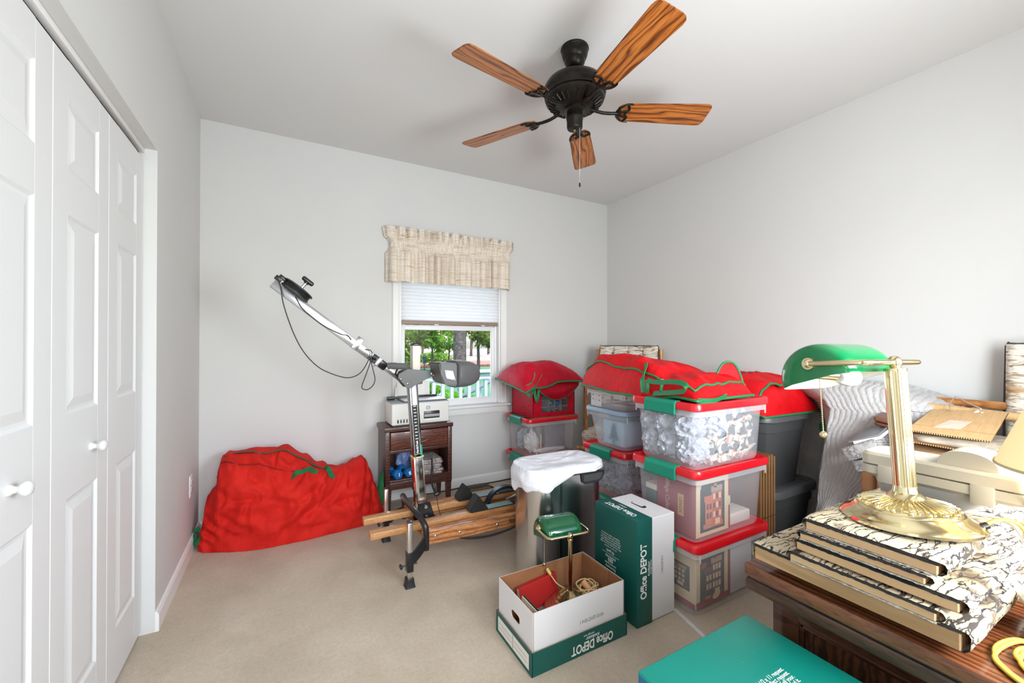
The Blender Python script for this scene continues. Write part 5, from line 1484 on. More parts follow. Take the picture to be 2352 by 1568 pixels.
def lin(u, v):
    a = 2 * PI * u
    ol = rrect(.462, .284, .11, 14); n_ = len(ol)
    q = u * n_; i0 = int(q) % n_; f_ = q - int(q)
    p = Vector(ol[i0]).lerp(Vector(ol[(i0 + 1) % n_]), f_)
    ang = math.atan2(p.y, p.x)
    lx = math.cos(ang); ly = math.sin(ang)
    # hem height: long puffed corner at the left front, high in the middle of the front, long at the right
    hem = .030 + .085 * max(0, -lx) ** 1.5 + .07 * max(0, ly) * max(0, lx) + .012 * math.sin(ang * 7) + .010 * math.sin(ang * 13 + 1)
    if v < .5:
        k = v / .5
        z = .600 - .010 * (1 - k) + .010 * nz((p.x * k * 9, p.y * k * 9, 1), 1, 3) + .006 * (1 - 2 * abs(nz((p.x * k * 14, p.y * k * 20, 1), 1, 5)))
        if k > .93: z -= .004
        return Vector((1.275 + p.x * k, 1.80 + p.y * k, z))
    k = (v - .5) / .5
    out = 1 + .012 + (.05 + .06 * max(0, -lx)) * math.sin(PI * min(1, k * .85)) * (.6 + .4 * nz((ang * 3, k * 2, 0), 1, 6)) + .02 * nz((ang * 6, k * 3, 5), 1, 2)
    return Vector((1.275 + p.x * out, 1.80 + p.y * out, .598 - hem * k ** .9 + .006 * nz((ang * 9, k * 4, 2), 1, 7) * k))
bm = BM(); sheet(bm, lin, 120, 30, True); obj('film', bm, LINER, o, 180)

# ================================================================ office storage boxes
def _print(name, c):
    m, nt, b = _nt(name)
    v = coords(nt)
    n1 = noise_tex(nt, v, 6, 4); n2 = noise_tex(nt, coords(nt, (30, 30, 200)), 2, 3, .7)
    cc = ramp(nt, n1, [(.3, tuple(x * .92 for x in c)), (.7, tuple(min(1, x * 1.06) for x in c))])
    cc = mixc(nt, ramp(nt, n2, [(.70, (0, 0, 0)), (.78, (.28, .28, .28))]), cc, (.5, .66, .62))
    nt.links.new(cc, b.inputs['Base Color']); b.inputs['Roughness'].default_value = .45
    return m
GRNBOX = _print('green_printed_card', srgb(8, 84, 76))
TEALBOX = _print('teal_printed_card', srgb(0, 128, 114))
WCARD = mat('white_card', srgb(218, 217, 218), .7, var=.02, vscale=6)
BROWN = mat('brown_card', srgb(146, 98, 62), .9, var=.12, vscale=14)
LABEL = mat('label_white', srgb(226, 224, 218), .6)
def panel(bm_o, bm_i, axis, a, b0, b1, z0, z1, th, sgn):
    """card panel: outer sheet in one mesh, inner sheet in another"""
    pass
def open_tray(par, x0, x1, y0, y1, z0, z1, outm, inm, th=.0045, floor=True, nm='box_wall'):
    for ax, a, s in (('x', x0, 1), ('x', x1, -1), ('y', y0, 1), ('y', y1, -1)):
        for k, m in ((0, outm), (1, inm)):
            bm = BM(); d0, d1 = a + s * (th / 2) * k, a + s * (th / 2) * (k + 1); d0, d1 = min(d0, d1), max(d0, d1)
            if ax == 'x': box(bm, d0, d1, y0, y1, z0, z1)
            else: box(bm, x0 + th * .5, x1 - th * .5, d0, d1, z0, z1)
            obj(nm if k == 0 else 'inner_face', bm, m, par, 0)
    if floor:
        bm = BM(); box(bm, x0 + th * .5, x1 - th * .5, y0 + th * .5, y1 - th * .5, z0, z0 + th); obj('bottom', bm, inm, par, 0)
t = thing('open_storage_box', 'open white office storage box set into its green lid, with a lamp inside', 'box', (1.024, 1.423, 0))
bx0, bx1, by0, by1, bh = .800, 1.248, 1.288, 1.558, .226
open_tray(t, .791, 1.257, 1.279, 1.567, .001, .088, GRNBOX, BROWN, .004, True, 'lid_wall')
# box walls, the left one with a hand hole
th = .0045
for k, m in ((0, WCARD), (1, BROWN)):
    d0, d1 = bx0 + th / 2 * k, bx0 + th / 2 * (k + 1)
    hy0, hy1, hz0, hz1 = 1.382, 1.452, .125, .157
    bm = BM(); 
    for a in ((by0, hy0, .006, bh), (hy1, by1, .006, bh), (hy0, hy1, .006, hz0), (hy0, hy1, hz1, bh)): box(bm, d0, d1, a[0], a[1], a[2], a[3])
    # round the ends of the hole
    for yy, s in ((hy0, 1), (hy1, -1)):
        for zz, q in ((hz0, 1), (hz1, -1)):
            pts = [(yy, zz)] + [(yy + s * .016 * (1 - math.sin(R(w_))), zz + q * .016 * (1 - math.cos(R(w_)))) for w_ in (0, 30, 60, 90)]
            prism(bm, pts, Matrix(((0, 0, 1, (d0 + d1) / 2), (1, 0, 0, 0), (0, 1, 0, 0), (0, 0, 0, 1))), d1 - d0)
    obj('box_wall' if k == 0 else 'inner_face', bm, m, t, 0)
    e0, e1 = bx1 - th / 2 * (k + 1), bx1 - th / 2 * k
    bm = BM(); box(bm, e0, e1, by0, by1, .006, bh); obj('box_wall' if k == 0 else 'inner_face', bm, m, t, 0)
    for yy, s in ((by0, 1), (by1, -1)):
        f0, f1 = sorted((yy + s * th / 2 * k, yy + s * th / 2 * (k + 1)))
        bm = BM(); box(bm, bx0 + th, bx1 - th, f0, f1, .006, bh); obj('box_wall' if k == 0 else 'inner_face', bm, m, t, 0)
bm = BM(); box(bm, bx0 + th, bx1 - th, by0 + th, by1 - th, .006, .012); obj('bottom', bm, BROWN, t, 0)
for s, yy in ((1, by0), ):
    pass
bm = BM(); box(bm, bx1 - .011, bx1 - .0047, by0 + .09, by1 - .006, .012, bh - .002); obj('inner_flap', bm, BROWN, t, 0)
# print on the front of the lid, upside down; stamp on the front wall; label at the left
Mf = Matrix.Translation((1.075, 1.2788, .038)) @ Matrix.Rotation(R(90), 4, 'X') @ Matrix.Rotation(PI, 4, 'Z')
SERIF = INKW
text('Office DEPOT', Mf @ Matrix.Translation((.0, .006, 0)), .048, INKW, t, bold=.028, sx=.74)
text('Kwikstor', Mf @ Matrix.Translation((.0, -.020, 0)), .018, INKW, t, bold=.02, italic=.2)
text('storage box', Mf @ Matrix.Translation((.02, -.033, 0)), .011, INKW, t, bold=.01)
text('1-9-05-23-07-10-54', Matrix.Translation((1.075, by0 - .0002, .122)) @ Matrix.Rotation(R(90), 4, 'X'), .020, INKK, t, sx=.72, spacing=1.05)
bm = BM(); box(bm, .7901, .7911, 1.300, 1.546, .016, .072); lb = obj('address_label', bm, LABEL, t, 0)
for z in (.034, .052):
    for ya, yb_ in ((1.312, 1.412), (1.430, 1.536)):
        bm = BM(); box(bm, .7896, .7902, ya, yb_, z, z + .0012); obj('rule', bm, mat('grey_ink', srgb(120, 124, 124), .6), lb, 0)
bm = BM(); box(bm, .7896, .7902, 1.420, 1.4222, .018, .070); obj('rule', bm, GRNBOX, lb, 0)

# things inside the box
o = thing('red_book', 'red hardback book standing at the back of the open box', 'book', (.985, 1.525, .012))
def book(o, c, w, h, th_, rot, cov, pg):
    T = Matrix.Translation(c) @ Euler(rot).to_matrix().to_4x4()
    for s in (-1, 1):
        bm = BM(); box(bm, -w / 2, w / 2, s * th_ / 2 - .0015, s * th_ / 2 + .0015, -h / 2, h / 2, .001, 1, T); obj('cover', bm, cov, o, 20)
    bm = BM(); box(bm, -w / 2, w / 2, -th_ / 2, th_ / 2, h / 2 - .002, h / 2 + .001, .001, 1, T); obj('spine', bm, cov, o, 20)
    bm = BM(); box(bm, -w / 2 + .002, w / 2 - .004, -th_ / 2 + .001, th_ / 2 - .001, -h / 2 + .004, h / 2 - .004, 0, 1, T); obj('pages', bm, pg, o, 0)
REDBK = mat('red_cloth', srgb(176, 30, 28), .55)
PAGES = mat('page_edges', srgb(226, 214, 192), .9)
book(o, (.975, 1.520, .108), .20, .150, .026, (R(-10), R(-3), R(5)), REDBK, PAGES)
o = thing('grey_album', 'grey album lying flat in the open box under the lamp', 'book', (.99, 1.41, .03))
book(o, (.985, 1.405, .050), .17, .18, .070, (R(90), 0, R(6)), mat('grey_cloth', srgb(122, 120, 118), .5), PAGES)
o = thing('dark_folder', 'dark green folder leaning on the left inside of the open box', 'folder', (.835, 1.38, .012))
bm = BM(); cbox(bm, (.832, 1.365, .105), (.004, .135, .20), 0, 1, None, (0, R(9), 0)); obj('cover', bm, mat('dark_green_folder', srgb(34, 46, 46), .5), o, 0)
bm = BM(); cbox(bm, (.826, 1.365, .107), (.003, .130, .196), 0, 1, None, (0, R(8), 0)); obj('papers', bm, PAGES, o, 0)
o = thing('wooden_dowel', 'thick tan wooden dowel leaning in the right of the open box', 'dowel', (1.19, 1.42, .02))
bm = BM(); tube(bm, [(1.222, 1.318, .045), (1.170, 1.462, .155)], .015, 16, 1); obj('rod', bm, mat('tan_dowel', srgb(196, 142, 96), .55), o, 60)

# ---- banker's lamps
GSH = mat('green_cased_glass', srgb(0, 114, 62), .12, coat=.5)
GSHD = mat('dark_green_glass', srgb(2, 84, 48), .10, coat=.6)
WGL = mat('white_opal', (.90, .88, .80), .35)
BR1 = mat('pale_brass', (.84, .72, .44), .15, 1.0)
def bankers_lamp(name, label, loc, yaw, tilt, scale, glass, brass, lean=(0, 0), basefl=True, h=.335):
    t = thing(name, label, 'lamp', loc)
    T = Matrix.Translation(loc) @ Euler((lean[0], lean[1], 0)).to_matrix().to_4x4() @ Matrix.Rotation(yaw, 4, 'Z') @ Matrix.Scale(scale, 4)
    def P(nm, fn, m, par=t, sm=40):
        bm = BM(); fn(bm); bm.transform(T); return obj(nm, bm, m, par, sm)
    bs = P('base', lambda bm: lathe(bm, [(0, 0), (.108, 0), (.114, .003), (.114, .008), (.106, .016), (.094, .021), (.090, .027), (.087, .029), (.084, .028), (.080, .033), (.074, .036), (0, .036)], n=56), brass)
    if basefl:
        def flutes(bm):
            n = 36
            for i in range(n):
                a = 2 * PI * i / n
                cbox(bm, (.052, 0, .0425), (.046, .0042, .010), .0018, 2, Matrix.Rotation(a, 4, 'Z'), (0, R(14), 0))
        P('fluted_dome', lambda bm: lathe(bm, [(.076, .034), (.070, .039), (.05, .045), (.03, .05), (0, .052)], n=48), brass, bs)
        for i in range(36):
            a = 2 * PI * i / 36
            P('flute', lambda bm: cbox(bm, (.052, 0, .0435), (.048, .0042, .009), .0018, 2, Matrix.Rotation(a, 4, 'Z'), (0, R(12), 0)), brass, bs)
            if i % 2 == 0: P('bead', lambda bm: bmesh.ops.create_icosphere(bm, subdivisions=2, radius=.0052, matrix=Matrix.Rotation(a, 4, 'Z') @ Matrix.Translation((.078, 0, .036))), brass, bs, 180)
    else:
        P('ringed_dome', lambda bm: lathe(bm, [(.078, .034), (.074, .042), (.064, .046), (.062, .052), (.050, .056), (.048, .062), (.034, .066), (.022, .074), (0, .076)], n=40), brass, bs)
    P('socket_cup', lambda bm: lathe(bm, [(0, .05), (.034, .048), (.030, .056), (.022, .062), (.0195, .074), (0, .076)], n=32), brass)
    pr = .0165 if basefl else .0095
    def pole(bm):
        n = 32
        r = []
        for z in (.06, h - .016):
            r.append([bm.verts.new(((pr + (.0014 * math.cos(i * PI / 2 * 1.0 * 4) if basefl else 0)) * math.cos(2 * PI * i / n), (pr + (.0014 * math.cos(i * PI / 2 * 4) if basefl else 0)) * math.sin(2 * PI * i / n), z)) for i in range(n)])
        bridge(bm, *r); cap(bm, r[0], True); cap(bm, r[1])
    pl = P('pole', pole, brass, t, 60)
    if basefl:
        for i in range(12):
            a = 2 * PI * i / 12
            P('reed', lambda bm: cyl(bm, (pr * math.cos(a), pr * math.sin(a), .066), (pr * math.cos(a), pr * math.sin(a), h - .02), .0028, n=6), brass, pl, 60)
    P('knuckle', lambda bm: lathe(bm, [(0, h - .022), (pr + .003, h - .020), (pr + .003, h - .014), (.009, h - .012), (.012, h - .006), (.0135, h), (.011, h + .008), (.006, h + .013), (0, h + .014)], n=24), brass)
    O = .118; L = .100
    yk = P('yoke', lambda bm: tube(bm, [(O, -L - .004, h), (.03, -L - .006, h), (.004, -L + .006, h), (0, -L + .03, h), (0, 0, h), (0, L - .03, h), (.004, L - .006, h), (.03, L + .006, h), (O, L + .004, h)], .0062, 12, 5), brass, t, 60)
    for s in (-1, 1):
        P('pivot_cap', lambda bm: (cyl(bm, (O, s * (L - .010), h), (O, s * (L + .003), h), .017, .014, 20), cyl(bm, (O, s * (L + .003), h), (O, s * (L + .012), h), .010, .005, 16)), brass, yk)
    # shade: half shell about the pivot line, with rounded ends
    ca = tilt
    def shell(off):
        def f(u, v):
            s = -1 + 2 * u
            k = (max(0, 1 - abs(s) ** 8)) ** (1 / 2.4)
            a = R(-6) + v * R(192)
            r1 = (.086 + off) * (.55 + .45 * k); r2 = (.082 + off) * (.55 + .45 * k)
            x = r1 * math.cos(a); z = r2 * math.sin(a)
            xx = x * math.cos(ca) + z * math.sin(ca); zz = -x * math.sin(ca) + z * math.cos(ca)
            return Vector((O + xx, s * (L - .004 + off), h - .034 + zz))
        return f
    def sh(bm, off):
        g = sheet(bm, shell(off), 40, 24)
        cap(bm, g[0]); cap(bm, g[-1])
    sd = P('shade', lambda bm: sh(bm, 0), glass, t, 60)
    P('shade_lining', lambda bm: sh(bm, -.0025), WGL, sd, 60)
    def lip(bm):
        f0 = shell(0); f1 = shell(-.0025)
        for v in (0, 1):
            a = [bm.verts.new(f0(i / 40, v)) for i in range(41)]; b = [bm.verts.new(f1(i / 40, v)) for i in range(41)]
            bridge(bm, a, b, False)
    P('shade_lip', lip, WGL, sd, 60)
    P('bulb', lambda bm: lathe(bm, [(0, -.035), (.012, -.034), (.017, -.02), (.022, .0), (.021, .02), (.012, .034), (0, .036)], n=20, M=Matrix.Translation((O - .012, -.02, h - .034)) @ Matrix.Rotation(R(90), 4, 'X')), WGL, t, 60)
    P('lamp_socket', lambda bm: cyl(bm, (O - .008, .02, h - .028), (O - .004, .085, h - .024), .012, n=16), brass, t)
    ch = Vector((O - .004, .070, h - .036))
    def chain(bm):
        n = 30
        for i in range(n): bmesh.ops.create_icosphere(bm, subdivisions=1, radius=.0021, matrix=Matrix.Translation(ch + Vector((0, 0, -.0042 * i))))
    pc = P('pull_chain', chain, brass, t, 180)
    P('chain_ball', lambda bm: bmesh.ops.create_icosphere(bm, subdivisions=2, radius=.0085, matrix=Matrix.Translation(ch + Vector((0, 0, -.131)))), brass, pc, 180)
    return t, T
DKBR = mat('dark_brass', (.62, .50, .30), .18, 1.0)
bankers_lamp('bankers_lamp', 'small green shaded brass desk lamp standing inside the open office box', (1.075, 1.427, .088), R(83), R(14), .97, GSHD, DKBR, (0, 0), False, .314)
o = thing('lamp_cord', 'coiled tan lamp cord in the open box with a plug at the back wall', 'cord', (1.10, 1.42, .07))
TANC = mat('tan_cord', srgb(196, 168, 120), .5)
rnd = random.Random(5)
pts = []
for i in range(46):
    a = i * .95; r_ = .034 + .015 * math.sin(i * 1.7)
    pts.append((1.168 + (r_ + .014) * math.cos(a), 1.425 + r_ * math.sin(a), .125 + .02 * math.sin(i * .8) + i * .0004))
bm = BM(); tube(bm, pts, .0032, 6, 4); obj('coil', bm, TANC, o, 180)
bm = BM(); tube(bm, [(1.09, 1.46, .14), (1.055, 1.49, .16), (1.04, 1.515, .185), (1.035, 1.53, .20)], .0034, 6, 5); obj('lead', bm, TANC, o, 180)
bm = BM(); tube(bm, [(1.038, 1.522, .192), (1.030, 1.540, .212)], .008, 10, 1); obj('plug', bm, mat('yellow_plug', srgb(206, 170, 90), .4), o, 60)

# ---- standing box
t = thing('upright_storage_box', 'green and white office storage box standing on end beside the trash can', 'box', (1.435, 1.42, 0))
sx0, sx1, sy0, sy1, sh_ = 1.318, 1.555, 1.282, 1.555, .456
ys = sy0 + .004
bm = BM(); box(bm, sx0 + .006, sx1, ys, sy1 - .004, .004, sh_ - .005, .002, 1); obj('carton', bm, WCARD, t, 20)
bm = BM(); box(bm, sx0, sx0 + .092, sy0, sy1, .001, sh_, .0025, 2); obj('lid', bm, GRNBOX, t, 30)
# hand hole in the white end that faces up
bm = BM(); prism(bm, rrect(.030, .085, .0145, 6), Matrix.Translation((1.475, 1.425, sh_ - .0047)), .0012); hh = obj('hand_hole', bm, mat('hole_shadow', (.03, .025, .02), .9), t, 0)
bm = BM(); cbox(bm, (1.478, 1.432, sh_ - .0036), (.022, .06, .001), 0, 1, None, (0, 0, R(4))); obj('pushed_flap', bm, WCARD, hh, 0)
# face towards the camera: big vertical print
Mv = axes((sx0 + .040, sy0 - .0002, .245), (0, 0, 1), (-1, 0, 0))
text('Office DEPOT', Mv @ Matrix.Translation((-.01, 0, 0)), .050, INKW, t, bold=.028, sx=.80)
text('Kwikstor', Mv @ Matrix.Translation((-.055 + .05, -.030, 0)), .017, INKW, t, bold=.02, italic=.2)
text('storage boxes', Mv @ Matrix.Translation((.0, -.042, 0)), .011, INKW, t, bold=.01)
text('1-4-05-23-07-10-11', axes((1.475, ys - .0004, .235), (0, 0, 1), (-1, 0, 0)), .018, INKK, t, sx=.55)
# top face of the lid
Mt_ = axes((sx0 + .046, 1.42, sh_ + .0002), (0, -1, 0), (1, 0, 0)) @ Matrix.Rotation(PI, 4, 'Z')
text('Office DEPOT', axes((sx0 + .040, 1.42, sh_ + .0002), (0, 1, 0), (-1, 0, 0)), .040, INKW, t, bold=.028, sx=.78)
text('Kwikstor', axes((sx0 + .070, 1.44, sh_ + .0002), (0, 1, 0), (-1, 0, 0)), .013, INKW, t, bold=.02, italic=.2)
# lid top towards the left: a column of small print, upside down
Ml = axes((sx0 - .0002, 1.445, .25), (0, 1, 0), (0, 0, -1))
def line(s, dz, size, b=.01, dy=0): text(s, Ml @ Matrix.Translation((dy, dz, 0)), size, INKW, t, bold=b)
for i, s in enumerate(('designed for quick storage and', 'records in the office. The box is', 'strong and easy to assemble with', 'tape and glue free folding. Label', 'each end and stack up to four high.')): line(s, -.080 + .0105 * i, .0098)
line('for letter or legal size', -.026, .009, .008)
line('10 pack', -.008, .017, .02)
bm = BM(); cbox(bm, (sx0 - .0003, 1.445, .245), (.0004, .11, .0012), 0); obj('rule', bm, INKW, t, 0)
for i in range(7):
    bm = BM(); cbox(bm, (sx0 - .0003, 1.415 + i * .010, .232), (.0004, .004, .010), 0); obj('print_mark', bm, INKW, t, 0)
line('033', .032, .022, .03)
line('storage boxes', .050, .013, .02)
line('Economy', .066, .018, .02)
# ---- teal box in the foreground, on another box
t = thing('teal_storage_box', 'teal office storage box lid close to the camera beside the desk', 'box', (.815, .495, .27))
tx0, tx1, ty0, ty1, tz = .632, 1.000, .250, .614, .550
bm = BM(); box(bm, tx0, tx1, ty0, ty1, tz - .088, tz, .004, 3); obj('lid', bm, TEALBOX, t, 30)
bm = BM(); box(bm, tx0 + .005, tx1 - .005, ty0 + .005, ty1 - .005, .272, tz - .085, .002); obj('carton', bm, WCARD, t, 20)
bm = BM(); box(bm, tx0 - .0003, tx0 + .0006, ty0 + .03, ty1 - .004, tz - .084, tz - .006); obj('blue_reflection', bm, mat('blue_reflection', srgb(0, 84, 130), .45), t, 0)  # bluish window reflection put into the colour of the lid's side
for i, s in enumerate(('up to four boxes high. Fits 8 1/2 x 11 request.', 'letter or legal files. Use it to collect request.', 'keep records in order at the end of all your.', 'and store them for as long as you need it.')):
    me = textmesh(s, .015); wd_ = max(v.co.x for v in me.vertices) - min(v.co.x for v in me.vertices)
    text(s, Matrix.Translation((.895 - wd_ * .0115 * .5, .474 - i * .0105, tz + .0001)), .0125, INKW, t, bold=.015, sx=.92, italic=.15)
t = thing('lower_storage_box', 'white office storage box on the floor carrying the teal box', 'box', (.815, .495, 0))
bm = BM(); box(bm, tx0 + .006, tx1 - .006, ty0 + .006, ty1 - .006, .001, .186, .002); obj('carton', bm, WCARD, t, 20)
bm = BM(); box(bm, tx0, tx1, ty0, ty1, .184, .270, .003); obj('lid', bm, TEALBOX, t, 30)
# sunlit streak on the carpet beside the front bins, drawn as a pale strip
o = thing('sunlit_strip', 'pale strip standing for a sunlit streak on the carpet beside the front clear bin', 'tape', (1.52, 1.16, 0))
bm = BM(); 
def tp(u, v): return Vector((1.575 - .20 * 0 + .0 * u - .09 * 0, 0, 0))
a = Vector((1.57, 1.30, .0015)); b_ = Vector((1.50, .98, .0015)); w_ = Vector((.018, -.004, 0))
sheet(bm, lambda u, v: a.lerp(b_, u) + w_ * (v - .5) * (1 + .25 * nz((u * 30, v, 0), 1, 2)) + Vector((0, 0, .0008 * nz((u * 40, v * 5, 1), 1, 3))), 40, 4); solid(bm, .0012)
obj('strip', bm, mat('sunlit_white', srgb(222, 224, 228), .6, bumps=(120, .6, .003)), o, 60)
# ================================================================ desk
DSK = wood('dark_oak_desk', srgb(26, 13, 9), srgb(58, 32, 22), srgb(92, 56, 38), (7, 1, 7), 3.4, .28, True, 8, axis='X', coat=.3)
DSKT = wood('dark_oak_top', srgb(44, 20, 10), srgb(96, 52, 30), srgb(142, 86, 54), (7, 1, 7), 2.6, .22, True, 7, axis='X', coat=.45)
DSKP = wood('desk_panel', srgb(16, 8, 5), srgb(54, 29, 18), srgb(104, 64, 40), (5, 5, 1.6), 4.2, .35, True, 14, axis='Y', coat=.2)
dx0, dx1, dy0, dy1, dz = 1.008, 2.02, -.085, .624, .670
t = thing('desk', 'dark oak desk with a double edged top carrying lamps and cushions', 'desk', (1.5, .27, 0))
bm = BM(); box(bm, dx0, dx1, dy0, dy1, dz - .030, dz, .004, 2); obj('top', bm, DSKT, t, 30)
bm = BM(); box(bm, dx0 + .006, dx1 - .006, dy0 + .002, dy1 - .006, dz - .036, dz - .029); obj('top_groove', bm, PB, t, 0)
bm = BM(); box(bm, dx0 + .001, dx1 - .001, dy0, dy1 - .001, dz - .064, dz - .034, .006, 3); obj('lower_edge', bm, DSK, t, 30)
bm = BM(); box(bm, dx0 + .030, dx1 - .03, dy0 + .02, dy1 - .028, dz - .078, dz - .062, .006, 3); obj('cove_moulding', bm, DSK, t, 30)
px = dx0 + .062
def pan(nm, a, m=DSK, bev=.003, par=t):
    bm = BM(); box(bm, *a, bev); return obj(nm, bm, m, par, 30)
pan('stile', (px, px + .024, dy1 - .095, dy1 - .035, 0, dz - .063))
pan('stile', (px, px + .024, dy0 + .01, dy0 + .07, 0, dz - .063))
pan('rail', (px, px + .024, dy0 + .068, dy1 - .093, dz - .115, dz - .063))
pan('rail', (px, px + .024, dy0 + .068, dy1 - .093, 0, .08))
pan('side_panel', (px + .010, px + .020, dy0 + .06, dy1 - .088, .07, dz - .110), DSKP, 0)
for a in ((px + .003, px + .012, dy1 - .105, dy1 - .094, .08, dz - .115), (px + .003, px + .012, dy0 + .069, dy0 + .080, .08, dz - .115), (px + .003, px + .012, dy0 + .07, dy1 - .095, dz - .126, dz - .114)): pan('panel_moulding', a, DSK, .003)
pan('back_panel', (px + .02, dx1 - .06, dy1 - .052, dy1 - .036, .05, dz - .063), DSKP)
pan('end_panel', (dx1 - .085, dx1 - .06, dy0 + .01, dy1 - .035, 0, dz - .063))

# ================================================================ stack of upholstered boards
def _birch():
    m, nt, b = _nt('birch_print')
    v = coords(nt)
    n0 = noise_tex(nt, v, 5, 3, .5)
    base = ramp(nt, n0, [(.3, srgb(176, 156, 122)), (.5, srgb(208, 196, 172)), (.7, srgb(194, 170, 132))])
    wv = wave_tex(nt, coords(nt, (3.4, 9, 9), (0, 0, .5)), 2.1, 15, 4, 1.3, 'BANDS', 'Y')
    l1 = ramp(nt, wv, [(.02, (0, 0, 0)), (.09, (1, 1, 1))])
    n2 = noise_tex(nt, coords(nt, (12, 40, 40), (0, 0, .6)), 1.5, 4, .65, 1.5)
    l2 = ramp(nt, n2, [(.40, (.0, .0, .0)), (.45, (1, 1, 1))])
    n3 = noise_tex(nt, v, 11, 4, .6)
    gry = ramp(nt, n3, [(.38, srgb(150, 146, 146)), (.46, (1, 1, 1))])
    c = mixc(nt, 1.0, base, gry, 'MULTIPLY')
    c = mixc(nt, l1, srgb(34, 30, 34), c)
    c = mixc(nt, l2, srgb(58, 50, 46), c)
    nt.links.new(c, b.inputs['Base Color']); b.inputs['Roughness'].default_value = .8
    bump(nt, b, noise_tex(nt, v, 260, 3), .2, .002)
    return m
BIRCH = _birch()
BOARD = wood('raw_board', srgb(150, 112, 74), srgb(190, 150, 108), srgb(206, 170, 128), (10, 1, 10), 2.2, .7, False, 4, axis='X', coat=0)
WAD = mat('cotton_wadding', srgb(176, 176, 170), .95, bumps=(120, .8, .01))
BLKED = mat('black_selvage', srgb(30, 28, 28), .9)
def cushion(label, x0, x1, y0, y1, z0, hb, hp, seed):
    t = thing('upholstered_board', label, 'cushion', ((x0 + x1) / 2, (y0 + y1) / 2, z0), 0, 'upholstered boards stacked on the desk')
    bm = BM(); box(bm, x0, x1, y0 + .012, y1 - .010, z0 + .002, z0 + hb, .0015, 1); obj('board', bm, BOARD, t, 20)
    zt = z0 + hb
    # padded cover: top with soft edges, rolled over both ends down to the underside
    def f(u, v):
        # v runs across y through the profile: underside -> end -> top -> end -> underside
        prof = [(y0 + .03, z0 + .0), (y0 + .008, z0 + .001), (y0 + .001, z0 + .008), (y0, zt - .004), (y0 + .006, zt + hp * .7), (y0 + .022, zt + hp)]
        prof2 = [(y1 - (y - y0), z) for y, z in reversed(prof)]
        n = 12
        mid = [(prof[-1][0] + (prof2[0][0] - prof[-1][0]) * i / n, zt + hp) for i in range(1, n)]
        A = prof + mid + prof2
        q = v * (len(A) - 1); i = min(int(q), len(A) - 2); fr = q - i
        y = A[i][0] + (A[i + 1][0] - A[i][0]) * fr; z = A[i][1] + (A[i + 1][1] - A[i][1]) * fr
        x = x0 + .004 + (x1 - x0) * u
        if z > zt: 
            e = min(1, u / .03)
            z = zt + .001 + (z - zt) * (.35 + .65 * e ** .5) + .0035 * nz((x * 7, y * 9, 0), 1, seed) * e
        if u < .02: x += .0025 * nz((y * 60, z * 90, 1), 1, seed)
        else: y += .003 * nz((x * 12, z * 10, 3), 1, seed) * (.5 if z < zt + .001 else 0)
        return Vector((x, y, z))
    bm = BM(); us = [0, .004, .01, .02, .035, .06] 
    g = []
    NU, NV = 46, 44
    ul = [0, .006, .014, .026, .05] + [.05 + .95 * (i + 1) / (NU - 5) for i in range(NU - 5)]
    g = [[bm.verts.new(f(u, j / NV)) for j in range(NV + 1)] for u in ul]
    for a, b in zip(g, g[1:]): bridge(bm, a, b, False)
    obj('cover', bm, BIRCH, t, 180)
    # frayed edge of the fabric and wadding along the open side
    def fray(w0, w1, za, zb_, xo, sd):
        bm = BM()
        sheet(bm, lambda u, v: Vector((x0 - .0008 + xo * v + .0015 * nz((u * 40, v * 3, sd), 1, seed), y0 + .010 + (y1 - y0 - .02) * u, za + (zb_ - za) * v + .0016 * nz((u * 33, v * 2, sd + 5), 1, seed))), 70, 3); return bm
    obj('selvage', fray(0, 1, zt - .001, zt + .004, .003, 1), BLKED, t, 60)
    if seed in (2, 4, 5): obj('wadding', fray(0, 1, z0 - .0005, z0 + .002, .002, 2), WAD, t, 60)
    return t
cushion('lowest and longest upholstered board lying on the desk top', 1.000, 1.86, .233, .602, .694, .033, .008, 1)
cushion('thin upholstered board second from the bottom of the stack', .995, 1.70, .262, .520, .7285, .018, .006, 2)
cushion('upholstered board in the middle of the stack on the desk', 1.006, 1.74, .236, .512, .7545, .020, .008, 3)
cushion('upholstered board second from the top of the stack', 1.000, 1.70, .277, .502, .784, .015, .006, 4)
cushion('topmost upholstered board carrying the brass lamp', 1.006, 1.82, .262, .493, .806, .020, .010, 5)
ZT = .837
# brass lamp on the stack
lt, LT = bankers_lamp('bankers_lamp', 'large polished brass desk lamp with a bright green shade on the cushion stack', (1.163, .362, ZT + .001), R(82), R(15), 1.0, GSH, BR1, (R(-4), R(1.2)), True, .338)
bm = BM(); cbox(bm, (1.066, .408, ZT + .008), (.012, .03, .004), .001, 1, None, (0, 0, R(28))); obj('red_sticker', bm, mat('red_sticker', srgb(206, 40, 34), .4), lt, 0)
YEL = mat('gold_flex', srgb(222, 196, 84), .35)
o = thing('gold_lamp_cord', 'gold lamp cord running from the brass base over the boards', 'cord', (1.2, .25, ZT))
bm = BM(); 
for d in (-.0025, .0025): tube(bm, [(1.205 + d, .262, .858), (1.225 + d, .252, .868), (1.25 + d, .240, .868), (1.262 + d, .226, .860), (1.258 + d, .214, .835), (1.24 + d, .205, .79), (1.21 + d, .198, .73), (1.19 + d, .19, .685)], .0034, 8, 5)
obj('flex', bm, YEL, o, 180)
bm = BM(); cyl(bm, (1.196, .268, .853), (1.210, .259, .859), .0065, n=12); obj('grommet', bm, BLK, o)
o = thing('gold_cord_loops', 'loops of gold cord lying on the desk top at the lower right', 'cord', (1.08, .17, .67))
bm = BM()
